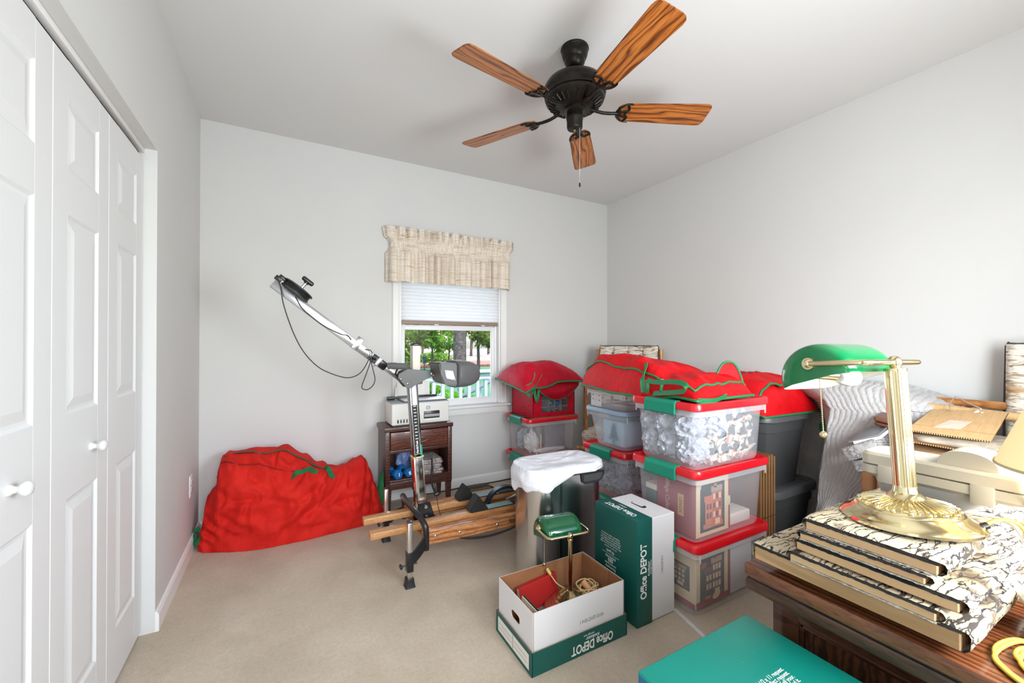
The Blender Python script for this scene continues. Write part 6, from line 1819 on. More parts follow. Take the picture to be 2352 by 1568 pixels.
for d in (-.003, .003): tube(bm, [(1.19, .19, .6745 + d * .2), (1.17, .214 + d, .676), (1.12, .226 + d, .675), (1.075 + d, .222, .675), (1.05 + d, .205, .675), (1.03 + d, .18, .675), (1.01 + d, .14, .675), (1.02, .10 + d, .675), (1.06, .085 + d, .675), (1.10, .11 + d, .676)], .0034, 8, 5)
obj('outer_loop', bm, YEL, o, 180)
bm = BM()
for d in (-.003, .003): tube(bm, [(1.17, .16, .681), (1.15, .196 + d, .679), (1.115, .203 + d, .677), (1.085 + d, .192, .676), (1.065 + d, .17, .676), (1.05 + d, .14, .676), (1.06, .11, .676)], .0034, 8, 5)
obj('inner_loop', bm, YEL, o, 180)
# white cords
WCORD = mat('white_cord', srgb(232, 230, 226), .4)
o = thing('white_lamp_cord', 'white lamp cord trailing over the cushion stack from the cream lamp', 'cord', (1.3, .25, ZT))
bm = BM(); tube(bm, [(1.25, .42, ZT + .006), (1.30, .372, ZT + .006), (1.335, .300, ZT + .006), (1.325, .262, ZT + .006), (1.30, .238, ZT + .004), (1.285, .222, ZT - .02), (1.27, .21, .77), (1.25, .205, .74), (1.24, .20, .72)], .0038, 8, 5); obj('flex', bm, WCORD, o, 180)
bm = BM(); tube(bm, [(1.20, .13, .97), (1.205, .145, 1.0), (1.215, .185, .985), (1.235, .205, .95), (1.255, .215, .90), (1.265, .220, .86), (1.27, .222, .835)], .0042, 8, 5); obj('hanging_flex', bm, WCORD, o, 180)
# white lidded plastic box on the stack
WPL = mat('cream_plastic', srgb(196, 188, 170), .4)
WPLB = mat('white_body_plastic', srgb(200, 198, 192), .4)
t = thing('lidded_plastic_box', 'small cream plastic box with a humped lid on the cushion stack', 'box', (1.45, .38, ZT))
M0 = Matrix.Translation((1.310, .345, .004))
def off(o_, dx, dy): return [(x + dx, y + dy) for x, y in o_]
bm = BM(); loft(bm, [(off(rrect(.08, .12, .02), .02, .045), ZT - .0035), (off(rrect(.09, .135, .02), .018, .040), ZT + .004), (off(rrect(.10, .215, .025), .0, .01), .895)], True, True, M0); obj('body', bm, WPLB, t, 30)
bm = BM(); loft(bm, [(rrect(.10, .245, .02), .890), (rrect(.116, .272, .02), .898), (rrect(.116, .272, .02), .917)], True, True, M0); obj('lid_skirt', bm, WPL, t, 30)
bm = BM(); loft(bm, [(rrect(.112, .268, .02), .919), (rrect(.116, .272, .02), .921), (rrect(.114, .270, .02), .942), (rrect(.104, .260, .02), .948)], True, True, M0); ld = obj('lid', bm, WPL, t, 30)
for (yy, w_) in ((.43, .03), (.275, .035)):
    bm = BM(); box(bm, 1.249, 1.262, yy - w_ / 2, yy + w_ / 2, .884, .925, .003); obj('lid_catch', bm, WPL, ld)
bm = BM(); 
def hump(u, v):
    a = PI * v
    y = .300 + .045 * math.cos(a); z = .952 + .034 * math.sin(a) ** .75
    return Vector((1.266 + .085 * u + (0), y, z))
g = sheet(bm, hump, 6, 18); cap(bm, g[0]); cap(bm, g[-1]); obj('lid_hump', bm, WPL, ld, 50)
o = thing('tape_scrap', 'torn scrap of clear tape on the side of the cream plastic box', 'tape', (1.29, .41, .88))
bm = BM(); 
for a, b_ in (((1.2895, .425, .889), (1.2885, .418, .876)), ((1.2895, .425, .889), (1.2885, .432, .875))): tube(bm, [a, b_], .001, sub=1, flat=(.006, .0006))
obj('scrap', bm, mat('tape_clear', (.85, .87, .85), .2), o, 0)
# lamp with a cream shade at the right edge
t = thing('cream_shade_lamp', 'table lamp with a cream cone shade cut off by the right edge', 'lamp', (1.17, .12, .67))
CRS = None
m, nt, b = _nt('cream_lampshade'); b.inputs['Base Color'].default_value = (*srgb(240, 226, 186), 1); b.inputs['Roughness'].default_value = .8
b.inputs['Emission Color'].default_value = (*srgb(255, 226, 150), 1); b.inputs['Emission Strength'].default_value = .38
bump(nt, b, noise_tex(nt, coords(nt, (90, 90, 20)), 6, 3), .15, .002); CRS = m
bm = BM(); lathe(bm, [(.120, 1.0), (.052, 1.19), (.0505, 1.19), (.1185, 1.0)], (1.17, .12, 0), 48); sh0 = obj('lamp_shade', bm, CRS, t, 60)
bm = BM(); lathe(bm, [(.1195, .999), (.1215, 1.0), (.1205, 1.0045), (.118, 1.003)], (1.17, .12, 0), 48); obj('shade_trim', bm, mat('trim_cream', srgb(206, 190, 150), .7), sh0, 60)
bm = BM(); lathe(bm, [(0, .671), (.06, .671), (.062, .68), (.03, .70), (.012, .73), (.02, .80), (.026, .86), (.012, .93), (.009, 1.08), (0, 1.08)], (1.17, .12, 0), 32); obj('lamp_base', bm, WGL, t, 50)
for a in (0, 2.1, 4.2):
    bm = BM(); tube(bm, [(1.17, .12, 1.07), (1.17 + .050 * math.cos(a), .12 + .050 * math.sin(a), 1.188)], .0015, 6, 1); obj('shade_spider', bm, BR1, t)
bm = BM(); lathe(bm, [(0, 1.075), (.014, 1.08), (.02, 1.10), (.028, 1.13), (.02, 1.155), (0, 1.162)], (1.17, .12, 0), 20); obj('bulb', bm, WGL, t, 180)
_l = lamp('cream_lamp_bulb', 'POINT', (1.17, .12, 1.06), 0.7, (1, .84, .56)); _l.data.shadow_soft_size = .03
# white tapered device with a dial
t = thing('dial_timer', 'white tapered device with a round dial on the desk top', 'timer', (1.25, .165, .67))
M0 = Matrix.Translation((1.255, .168, 0)) @ Matrix.Rotation(R(25), 4, 'Z')
bm = BM(); loft(bm, [(rrect(.070, .070, .016), .671), (rrect(.074, .074, .018), .675), (rrect(.108, .108, .03), .722), (rrect(.108, .108, .03), .727), (rrect(.098, .098, .028), .731)], True, True, M0); obj('body', bm, WPLB, t, 40)
bm = BM(); lathe(bm, [(.036, .730), (.040, .734), (.040, .741), (.037, .746), (0, .748)], (1.255, .168, 0), 36); dl = obj('dial', bm, WPL, t, 40)
for i in range(12):
    a = 2 * PI * i / 12
    bm = BM(); cbox(bm, (1.255 + .031 * math.cos(a), .168 + .031 * math.sin(a), .7472), (.005, .001, .0008), 0, 1, None, (0, 0, a)); obj('dial_mark', bm, mat('grey_ink', srgb(120, 124, 124), .6), dl, 0)
# ================================================================ rattan seats, blanket and the pile on the seat
RATTAN = wood('rattan_honey', srgb(126, 74, 32), srgb(178, 116, 58), srgb(206, 146, 84), (3, 3, 3), 3.0, .35, False, 4, axis='X')
def _bark():
    m, nt, b = _nt('bark_print')
    v = coords(nt)
    n1 = noise_tex(nt, coords(nt, (6, 6, 34)), 2.2, 4, .6, .6)
    n2 = noise_tex(nt, coords(nt, (3, 3, 12)), 2.0, 3, .5)
    c = ramp(nt, n1, [(.32, srgb(70, 58, 46)), (.42, srgb(168, 150, 126)), (.52, srgb(226, 220, 208)), (.68, srgb(206, 200, 190)), (.8, srgb(126, 118, 108))])
    c = mixc(nt, ramp(nt, n2, [(.60, (0, 0, 0)), (.68, (.7, .7, .7))]), c, srgb(176, 134, 84))
    nt.links.new(c, b.inputs['Base Color']); b.inputs['Roughness'].default_value = .85
    bump(nt, b, noise_tex(nt, v, 200, 3), .2, .002)
    return m
BARK = _bark()
PIPE = mat('dark_piping', srgb(52, 44, 38), .8)
def channel_cushion(par, o, x, y, w, h, th, nch):
    """back cushion of nch puffed channels; o = lower left corner, x = along, y = up"""
    M = axes(o, x, y)
    cw = w / nch
    for i in range(nch):
        def f(u, v, s=1):
            px_ = 1 - abs(2 * u - 1) ** 3.2; pv = 1 - abs(2 * v - 1) ** 7
            return M @ Vector((cw * (i + u), h * v, s * (.012 + th * .5 * (max(0, px_) ** .6) * max(0, pv) ** .5)))
        bm = BM(); sheet(bm, lambda u, v: f(u, v, 1), 12, 20); sheet(bm, lambda u, v: f(u, v, -1), 12, 20)
        bmesh.ops.remove_doubles(bm, verts=bm.verts[:], dist=.0005)
        bm2 = bm
        obj('channel', bm2, BARK, par, 180)
    # welt between the channels and around the rim
    for i in range(nch + 1):
        bm = BM(); tube(bm, [M @ Vector((cw * i, .004, 0)), M @ Vector((cw * i, h * .5, .014)), M @ Vector((cw * i, h - .004, .0))], .006, 6, 4); obj('welt', bm, PIPE, par, 60)
    bm = BM(); tube(bm, [M @ Vector(p) for p in ((0, h * .6, 0), (.004, h - .02, .0), (.03, h, 0), (w / 2, h + .002, 0), (w - .03, h, 0), (w - .004, h - .02, 0), (w, h * .6, 0))], .006, 6, 4); obj('welt', bm, PIPE, par, 60)
# --- chair in the far corner, turned towards the room
t = thing('rattan_chair', 'rattan armchair with a tufted bark print back cushion in the far corner', 'chair', (2.55, 2.70, 0))
c0, c1 = Vector((2.53, 2.935, 0)), Vector((2.79, 2.485, 0))
al = (c1 - c0).normalized(); fw = Vector((-al.y * -1, al.x * -1, 0)); fw = Vector((al.y, -al.x, 0))
W_ = (c1 - c0).length
def cp(a, f_, z): return tuple(c0 + al * a + fw * f_ + Vector((0, 0, z)))
channel_cushion(t, cp(.0, .03, .50), al, Vector((0, 0, 1)) - fw * .12, W_, .695, .085, 4)
for a in (-.02, W_ + .02):
    bm = BM(); tube(bm, [cp(a, .10, 0), cp(a, .05, .5), cp(a, -.045, 1.0), cp(a, -.06, 1.165)], .017, 12, 4); obj('back_post', bm, RATTAN, t, 60)
    bm = BM(); tube(bm, [cp(a, .27, 0), cp(a, .27, .86), cp(a, .25, .91), cp(a, .18, .925), cp(a, -.02, .92)], .017, 12, 4); obj('arm', bm, RATTAN, t, 60)
bm = BM(); tube(bm, [cp(-.02, -.06, 1.13), cp(W_ + .02, -.06, 1.13)], .014, 10, 1); obj('top_rail', bm, RATTAN, t, 60)
for z in (.36, .14):
    bm = BM(); tube(bm, [cp(-.02, .46, z), cp(W_ + .02, .46, z)], .015, 10, 1); obj('front_rail', bm, RATTAN, t, 60)
bm = BM(); M = axes(cp(W_ / 2, .25, .44), al, fw)
loft(bm, [(rrect(W_ - .02, .40, .05), -.05), (rrect(W_, .42, .06), -.03), (rrect(W_, .42, .06), .03), (rrect(W_ - .03, .39, .05), .055)], True, True, M); obj('seat_cushion', bm, BARK, t, 50)
t = thing('leaning_panel', 'white framed panel standing against the right side of the red ornament cube', 'picture', (2.19, 2.97, .604))
bm = BM(); box(bm, 2.178, 2.200, 2.86, 3.12, .6035, .885, .006); obj('frame', bm, TRIM, t)
bm = BM(); box(bm, 2.1995, 2.2012, 2.88, 3.10, .623, .865); obj('print', bm, mat('pale_picture', srgb(206, 204, 200), .5), t, 0)
# --- loveseat along the right wall
t = thing('rattan_loveseat', 'rattan loveseat with a bark print back cushion along the right wall', 'sofa', (2.45, .35, 0))
bm = BM(); tube(bm, [(2.745, .895, .945), (2.745, -.02, .945)], .0175, 14, 1); obj('back_rail', bm, RATTAN, t, 60)
for y in (.88, .0):
    bm = BM(); tube(bm, [(2.78, y, 0), (2.755, y, .5), (2.745, y, .945)], .018, 12, 3); obj('back_post', bm, RATTAN, t, 60)
    if y < .5:
        bm = BM(); tube(bm, [(2.08, y, 0), (2.08, y, .56), (2.11, y, .60), (2.30, y, .62), (2.74, y, .62)], .018, 12, 4); obj('arm', bm, RATTAN, t, 60)
    else:
        bm = BM(); cyl(bm, (2.08, .76, 0), (2.08, .76, .40), .018, n=12); obj('front_leg', bm, RATTAN, t, 60)
for z in (.14, .33):
    bm = BM(); tube(bm, [(2.08, .77, z), (2.08, 0, z)], .016, 10, 1); obj('front_rail', bm, RATTAN, t, 60)
for y in (.825, .785):
    bm = BM(); cbox(bm, (2.715, y, .86), (.018, .05, .17), .004, 2, None, (R(14 if y > .8 else -6), 0, 0)); obj('arm_splat', bm, RATTAN, t)
bm = BM(); M = Matrix.Translation((2.42, .44, .41)); loft(bm, [(rrect(.60, .82, .05), -.06), (rrect(.63, .85, .06), -.04), (rrect(.63, .85, .06), .03), (rrect(.60, .82, .05), .05)], True, True, M); obj('seat_cushion', bm, BARK, t, 50)
channel_cushion(t, (2.735, .535, .47), (.0, -1, 0), (.06, 0, 1), .55, .745, .10, 4)
# --- the pile on the seat
t = thing('cardboard_box', 'closed brown cardboard box on the loveseat seat under flat sheets', 'box', (2.42, .60, .46))
bm = BM(); box(bm, 2.24, 2.62, .44, .80, .463, .735, .004); obj('carton', bm, KRAFT, t)
bm = BM(); box(bm, 2.36, 2.50, .4385, .8015, .7345, .7362); obj('tape', bm, mat('tan_tape', srgb(186, 150, 104), .3), t, 0)
def sheetbox(name, label, cat, c, th, m, edge=None, wav=.0, n=10):
    """thin sheet through four corners c (near-left, near-right, far-right, far-left)"""
    P = [Vector(p) for p in c]
    t = thing(name, label, cat, tuple(sum(P, Vector()) / 4))
    def f(u, v, d):
        p = P[0].lerp(P[1], u).lerp(P[3].lerp(P[2], u), v)
        return p + Vector((0, 0, d + wav * math.sin(u * 7 + v * 5) + wav * .6 * nz((u * 4, v * 4, 0), 1, 3)))
    bm = BM(); g = sheet(bm, lambda u, v: f(u, v, th), n, n); h = sheet(bm, lambda u, v: f(u, v, 0), n, n)
    obj('face', bm, m, t, 60)
    bm = BM()
    for seq in ([(i / n, 0) for i in range(n + 1)], [(1, i / n) for i in range(n + 1)], [(1 - i / n, 1) for i in range(n + 1)], [(0, 1 - i / n) for i in range(n + 1)]):
        a = [bm.verts.new(f(u, v, th)) for u, v in seq]; b = [bm.verts.new(f(u, v, 0)) for u, v in seq]; bridge(bm, a, b, False)
    obj('cut_edge', bm, edge or m, t, 0)
    return t
def _flat():
    m, nt, b = _nt('flat_cardboard')
    v = coords(nt)
    c = ramp(nt, noise_tex(nt, coords(nt, (6, 40, 6)), 3, 4), [(.3, srgb(200, 160, 108)), (.7, srgb(216, 178, 128))])
    nt.links.new(c, b.inputs['Base Color']); b.inputs['Roughness'].default_value = .8
    return m
FLAT = _flat()
def _edge2():
    m, nt, b = _nt('corrugated_rim')
    w1 = wave_tex(nt, coords(nt), 48, 0, 0, 1, 'BANDS', 'Y')
    nt.links.new(ramp(nt, w1, [(.35, srgb(70, 44, 22)), (.65, srgb(196, 156, 106))]), b.inputs['Base Color']); b.inputs['Roughness'].default_value = .9
    return m
EDG = _edge2()
KW = mat('kraft_paper', srgb(176, 140, 100), .8, var=.12, vscale=12, bumps=(18, .5, .02))
KWG = mat('grey_kraft_paper', srgb(176, 164, 146), .8, var=.12, vscale=14, bumps=(22, .6, .02))
for i, (z, yo, xo, lab) in enumerate(((.738, .0, .02, 'brown kraft paper bundle lying on the carton on the loveseat'), (.792, -.03, .03, 'crumpled grey brown paper bundle below the top cardboard sheet'))):
    o = thing('paper_bundle', lab, 'paper', (2.44, .60, z))
    bm = BM()
    def pb_(u, v):
        a = 2 * PI * v; y = .46 + .30 * u + yo; k = 1 + .18 * nz((y * 14, math.cos(a) * 2, math.sin(a) * 2), 1, 3 + i)
        e = (1 - abs(2 * u - 1) ** 8) ** .5
        return Vector((2.44 + xo + .17 * math.cos(a) * k * (.3 + .7 * e), y, z + .026 + .0245 * math.sin(a) * (.5 + .5 * e) * min(k, 1.05)))
    g = sheet(bm, lambda u, v: pb_(v, u), 30, 24, True)
    obj('wrap', bm, [KW, KWG][i], o, 180)
sheetbox('cardboard_sheet', 'lower flat cardboard sheet with a corrugated rim on the loveseat pile', 'cardboard', ((2.255, .735, .812), (2.30, .56, .800), (2.60, .56, .865), (2.60, .74, .865)), .005, KRAFT, EDG)
t = sheetbox('cardboard_sheet', 'large flat tan cardboard sheet with clear tape on top of the pile', 'cardboard', ((2.305, .722, .848), (2.365, .497, .838), (2.62, .50, .928), (2.62, .728, .908)), .006, FLAT, EDG)
Pq = [Vector(p) for p in ((2.305, .722, .848), (2.365, .497, .838), (2.62, .50, .928), (2.62, .728, .908))]
def onsheet(u, v, d=.0068): return Pq[0].lerp(Pq[1], u).lerp(Pq[3].lerp(Pq[2], u), v) + Vector((0, 0, d))
bm = BM(); a = [bm.verts.new(onsheet(*q)) for q in ((.27, .20), (.60, .24), (.66, .56), (.38, .56))]; bm.faces.new(a); obj('clear_tape', bm, mat('clear_tape', srgb(220, 200, 180), .15), t, 0)
bm = BM(); a = [bm.verts.new(onsheet(u, v, .0064)) for u, v in ((0, .24), (1, .20), (1, .212), (0, .252))]; bm.faces.new(a); obj('score_line', bm, mat('score', srgb(170, 128, 80), .8), t, 0)
o = thing('cardboard_tube', 'tan cardboard mailing tube lying at the back of the loveseat pile', 'tube', (2.655, .65, .90))
bm = BM(); M = None
x_, y_, d_ = frame_of((0, -1, -.03))
a0 = ring(bm, (2.655, .80, .922), x_, y_, .017, 20); a1 = ring(bm, (2.655, .45, .912), x_, y_, .017, 20); b0 = ring(bm, (2.655, .80, .922), x_, y_, .0135, 20); b1 = ring(bm, (2.655, .75, .922), x_, y_, .0135, 20)
bridge(bm, a0, a1); bridge(bm, a0, b0); bridge(bm, b0, b1); cap(bm, b1); cap(bm, a1); obj('tube_wall', bm, FLAT, o, 60)
o = thing('wire_hanger', 'silver wire hanger standing up behind the cardboard sheet', 'hanger', (2.62, .62, .90))
bm = BM(); tube(bm, [(2.60, .668, .915), (2.60, .667, .945), (2.60, .655, .972), (2.60, .645, .982), (2.60, .615, .963), (2.60, .588, .948), (2.60, .575, .942), (2.60, .572, .930), (2.60, .585, .914)], .0022, 8, 4); obj('wire', bm, CHROME, o, 180)
bm = BM(); prism(bm, [(0, 0), (.05, 0), (.036, .014), (.020, .018)], axes((2.603, .605, .912), (0, -1, 0), (0, 0, 1)), .004); obj('paper_tag', bm, INKW, o, 0)
# wooden crate corner at the right of the pile
PINE = wood('pine_slats', srgb(150, 92, 40), srgb(206, 142, 70), srgb(224, 170, 100), (2, 12, 12), 2.5, .5, False, 5, axis='Y')
t = thing('pine_crate', 'orange pine crate corner sticking up at the right of the pile', 'crate', (2.38, .40, .46))
for i in range(3):
    bm = BM(); cbox(bm, (2.30, .435 - .002 * i, .53 + i * .125), (.26, .012, .10), .003, 2, None, (0, 0, R(-3))); obj('slat', bm, PINE, t)
    bm = BM(); cbox(bm, (2.435, .34, .53 + i * .125), (.012, .19, .10), .003, 2); obj('slat', bm, PINE, t)
bm = BM(); cbox(bm, (2.185, .425, .66), (.024, .024, .40), .003); obj('corner_post', bm, PINE, t)
bm = BM(); cbox(bm, (2.425, .425, .66), (.024, .024, .40), .003); obj('corner_post', bm, PINE, t)
bm = BM(); cbox(bm, (2.31, .34, .472), (.26, .19, .010)); obj('floor', bm, PINE, t)
# papers, clip binder and a leather case at the left of the pile
GRYP = _news('grey_papers', srgb(176, 172, 168), srgb(84, 82, 84))
o = thing('leather_case', 'brown leather case lying on the papers at the left of the pile', 'case', (2.50, .86, .83))
bm = BM(); cbox(bm, (2.46, .83, .868), (.20, .085, .022), .008, 3, None, (R(10), 0, R(12))); obj('cover', bm, mat('brown_leather', srgb(104, 62, 42), .4), o)
bm = BM(); cbox(bm, (2.46, .83, .846), (.19, .08, .016), .006, 3, None, (R(10), 0, R(12))); obj('flap', bm, mat('brown_leather_dark', srgb(84, 48, 34), .4), o)
o = thing('clip_binder', 'grey binder with a metal clip tilted at the left end of the pile', 'binder', (2.42, .86, .74))
bm = BM(); cbox(bm, (2.36, .86, .812), (.26, .12, .008), .002, 2, None, (R(-26), R(-6), R(8))); obj('cover', bm, mat('grey_binder', srgb(120, 120, 122), .4), o)
bm = BM(); cbox(bm, (2.33, .845, .80), (.2, .10, .012), .001, 1, None, (R(-24), R(-4), R(8))); obj('papers', bm, INKW, o, 0)
o = thing('paper_pad', 'patterned grey paper pad sagging under the binder on the pile', 'paper', (2.38, .86, .70))
bm = BM(); cbox(bm, (2.33, .858, .755), (.24, .13, .060), .006, 2, None, (R(-30), R(-4), R(6))); obj('pad', bm, GRYP, o)
bm = BM(); cbox(bm, (2.36, .84, .68), (.22, .10, .05), .006, 2, None, (R(-20), 0, R(2))); obj('lower_pad', bm, GRYP, o)
o = thing('cardboard_box', 'low brown carton under the paper pad at the left end of the seat', 'box', (2.40, .84, .46))
bm = BM(); box(bm, 2.26, 2.60, .805, .862, .462, .65, .004); obj('carton', bm, KRAFT, o)

# --- quilted grey blanket thrown over a chair against the right wall
def _quilt():
    m, nt, b = _nt('grey_quilt')
    v = coords(nt)
    c = ramp(nt, noise_tex(nt, v, 6, 4), [(.3, srgb(178, 175, 174)), (.7, srgb(208, 205, 203))])
    nt.links.new(c, b.inputs['Base Color']); b.inputs['Roughness'].default_value = .7
    b.inputs['Sheen Weight'].default_value = .25
    bump(nt, b, noise_tex(nt, v, 52, 5, .6, 1.6), .7, .012)
    return m
QUILT = _quilt()
t = thing('quilted_blanket', 'grey quilted blanket with wavy stitching draped over a seat by the right wall', 'blanket', (2.5, 1.05, 0))
BP = smooth_path([(2.905, 0, .70), (2.90, 0, .93), (2.86, 0, 1.0), (2.76, 0, 1.005), (2.66, 0, .985), (2.585, 0, .92), (2.535, 0, .80), (2.50, 0, .66), (2.475, 0, .54), (2.45, 0, .44), (2.42, 0, .37), (2.40, 0, .28), (2.39, 0, .16), (2.385, 0, .02)], 8)
def bl(u, v):
    q = v * (len(BP) - 1); i = min(int(q), len(BP) - 2); p = BP[i].lerp(BP[i + 1], q - i); d = (BP[i + 1] - BP[i]).normalized()
    nn = Vector((-d.z, 0, d.x)); 
    if nn.dot(Vector((-1, 0, .6))) < 0: nn = -nn
    y = 1.262 - .60 * u if v < .3 else 1.262 - .60 * u - .11 * min(1, (v - .3) / .12) * (1 - u)
    if v > .42: y = 1.142 - (.48 - .24 * min(1, (v - .42) / .3)) * u
    k_ = max(0, 1 - u / .08); y += .30 * k_
    px_ = p.x + .50 * min(1, k_ * 1.5) * min(1, max(0, v - .3) / .2)
    # wavy rows of stitching running down the cloth
    row = (u * 20 + .42 * math.sin(v * 40) + .12 * math.sin(v * 90 + u * 9))
    puff = abs(math.sin(row * PI)) ** .55
    g = .0065 * puff + .016 * nz((y * 3, v * 5, 0), 1, 3) + .02 * nz((y * 2, v * 3, 2), 1, 8)
    z0 = p.z
    # top sags towards the ends; lower gathers
    if v < .40: z0 -= .075 * max(0, (u - .62) / .38) ** 1.3 + .02 * max(0, (.12 - u) / .12)
    if v > .62: g += .035 * math.sin(u * 9 + v * 14) * min(1, (v - .62) / .15)
    P = Vector((min(px_, 2.895), y, z0)) + nn * g
    if v > .95: P.z = max(P.z, .006)
    P.x = min(P.x, 2.915)
    return P
bm = BM(); sheet(bm, bl, 150, 190); obj('quilt', bm, QUILT, t, 180)
bm = BM(); tube(bm, [bl(1, i / 40) for i in range(8, 41)], .007, 8, 2); obj('hem', bm, QUILT, t, 60)
t = thing('gap_shadow', 'dark pad added for the shadow in the gap between the blanket and the loveseat', 'cushion', (2.32, .93, .46))
crumple_m = mat('shadow_navy', srgb(28, 32, 44), .9)  # shadow of the gap, given as a dark coloured pad
bm = BM(); loft(bm, [(rrect(.30, .060, .028), 0), (rrect(.32, .075, .036), .03), (rrect(.32, .075, .036), .13), (rrect(.30, .060, .028), .16)], True, True, Matrix.Translation((2.47, .932, .16))); obj('pad', bm, crumple_m, t, 60)
# ================================================================ outside the window
GZ = -.45
def ground(name, lab, pts, z, c1, c2, sc, th=.04):
    m, nt, b = _nt(name + '_ground')
    v = coords(nt)
    nt.links.new(ramp(nt, noise_tex(nt, v, sc, 6, .7), [(.3, c1), (.7, c2)]), b.inputs['Base Color']); b.inputs['Roughness'].default_value = 1
    bm = BM(); prism(bm, pts, Matrix.Translation((0, 0, z - th / 2)), th)
    o = obj(name, bm, m, None, 0); o['kind'] = 'structure'; o['label'] = lab
    return o
ground('lawn', 'mown green lawn in front of the deck', [(-30, 3.45), (60, 3.45), (60, 27), (-30, 27)], GZ, srgb(58, 108, 76), srgb(92, 142, 104), 3)
ground('planting_bed', 'reddish bark mulch bed along the far edge of the lawn', [(-30, 27), (80, 27), (80, 36), (-30, 36)], GZ + .03, srgb(120, 84, 74), srgb(176, 140, 122), 5)
ground('far_ground', 'pale sandy open ground under the far trees', [(-60, 36), (120, 36), (120, 110), (-60, 110)], GZ + .05, srgb(206, 178, 152), srgb(240, 222, 202), .5)
DECKM = wood('deck_boards_grey', srgb(120, 116, 110), srgb(160, 154, 146), srgb(184, 178, 168), (1, 1, 1), 6, .7, False, 2)
for i in range(10):
    y = 3.50 + i * .150
    bm = BM(); box(bm, -1.0, 3.4, y, y + .143, -.09, -.06, .003, 1); o = obj('deck_board', bm, DECKM, None, 0)
    if i == 0: dk = thing('deck', 'grey timber deck outside the window behind the printer', 'deck', (1.2, 4.2, -.09))
    o.parent = dk; o.matrix_parent_inverse = Matrix.Identity(4); o.data.transform(INV[dk.name])
bm = BM(); box(bm, -.9, 3.3, 3.6, 4.9, GZ, -.09); obj('substructure', bm, mat('deck_joists', srgb(110, 104, 96), .9), dk, 0)
RW = mat('railing_white', srgb(198, 208, 216), .5)
t = thing('deck_railing', 'white deck railing with square balusters outside the window', 'railing', (1.4, 4.93, -.06))
bm = BM(); box(bm, -.6, 2.62, 4.88, 5.0, .832, .868, .005); obj('top_rail', bm, RW, t)
bm = BM(); box(bm, -.6, 2.62, 4.91, 4.97, .745, .79, .004); obj('upper_rail', bm, RW, t)
bm = BM(); box(bm, -.6, 2.62, 4.91, 4.97, .03, .08, .004); obj('lower_rail', bm, RW, t)
x = -.5
while x < 2.5:
    bm = BM(); box(bm, x - .02, x + .02, 4.92, 4.96, .07, .75); obj('baluster', bm, RW, t, 0); x += .118
for x in (2.62,):
    bm = BM(); box(bm, x - .05, x + .05, 4.89, 4.99, -.06, .95, .006); obj('post', bm, RW, t)
t = thing('stair_railing', 'white sloping stair rail beyond the deck railing', 'railing', (2.5, 5.6, GZ))
for dz in (.0, -.45):
    bm = BM(); tube(bm, [(2.32, 6.7, .12 + dz * .7), (2.66, 5.04, .80 + dz)], .03, sub=1, flat=(.06, .05)); obj('rail', bm, RW, t, 0)
bm = BM(); box(bm, 2.26, 2.38, 6.66, 6.78, GZ, .52, .006); obj('newel', bm, RW, t)
for k in range(1, 6):
    f = k / 6; x = 2.32 + .34 * f; y = 6.7 - 1.66 * f
    bm = BM(); box(bm, x - .018, x + .018, y - .018, y + .018, -.2 + .55 * f, .12 + .68 * f); obj('baluster', bm, RW, t, 0)

def leafmat(name, c1, c2, c3):
    m = bpy.data.materials.new(name); m.use_nodes = True
    nt = m.node_tree; nt.nodes.clear()
    o = nt.nodes.new('ShaderNodeOutputMaterial'); mx = nt.nodes.new('ShaderNodeMixShader')
    d = nt.nodes.new('ShaderNodeBsdfDiffuse'); tl = nt.nodes.new('ShaderNodeBsdfTranslucent')
    v = coords(nt); c = ramp(nt, noise_tex(nt, v, 1.4, 5, .8), [(.3, c1), (.5, c2), (.7, c3)])
    nt.links.new(c, d.inputs[0]); nt.links.new(c, tl.inputs[0]); mx.inputs[0].default_value = .4
    nt.links.new(d.outputs[0], mx.inputs[1]); nt.links.new(tl.outputs[0], mx.inputs[2]); nt.links.new(mx.outputs[0], o.inputs[0])
    return m
LF1 = leafmat('leaf_mid', srgb(44, 92, 36), srgb(98, 146, 58), srgb(160, 190, 96))
LF2 = leafmat('leaf_olive', srgb(62, 86, 30), srgb(112, 138, 50), srgb(170, 184, 90))
LF3 = leafmat('leaf_yellow', srgb(196, 150, 30), srgb(232, 190, 60), srgb(240, 214, 120))
LF4 = leafmat('leaf_shrub', srgb(50, 96, 24), srgb(92, 150, 40), srgb(146, 192, 78))
TRK = mat('bark_trunk', srgb(82, 76, 76), .95, var=.5, vscale=9, bumps=(14, 1.0, .05))
def leaves(bm, c, r, n, s, rnd):
    for _ in range(n):
        while True:
            q = Vector((rnd.uniform(-1, 1), rnd.uniform(-1, 1), rnd.uniform(-1, 1)))
            if q.length < 1: break
        p = Vector(c) + Vector((q.x * r[0], q.y * r[1], q.z * r[2]))
        a = Vector((rnd.gauss(0, 1), rnd.gauss(0, 1), rnd.gauss(0, 1))).normalized(); b = a.orthogonal().normalized()
        k = s * rnd.uniform(.6, 1.3); 
        bm.faces.new([bm.verts.new(p + a * k), bm.verts.new(p + b * k * .5), bm.verts.new(p - a * k), bm.verts.new(p - b * k * .5)])
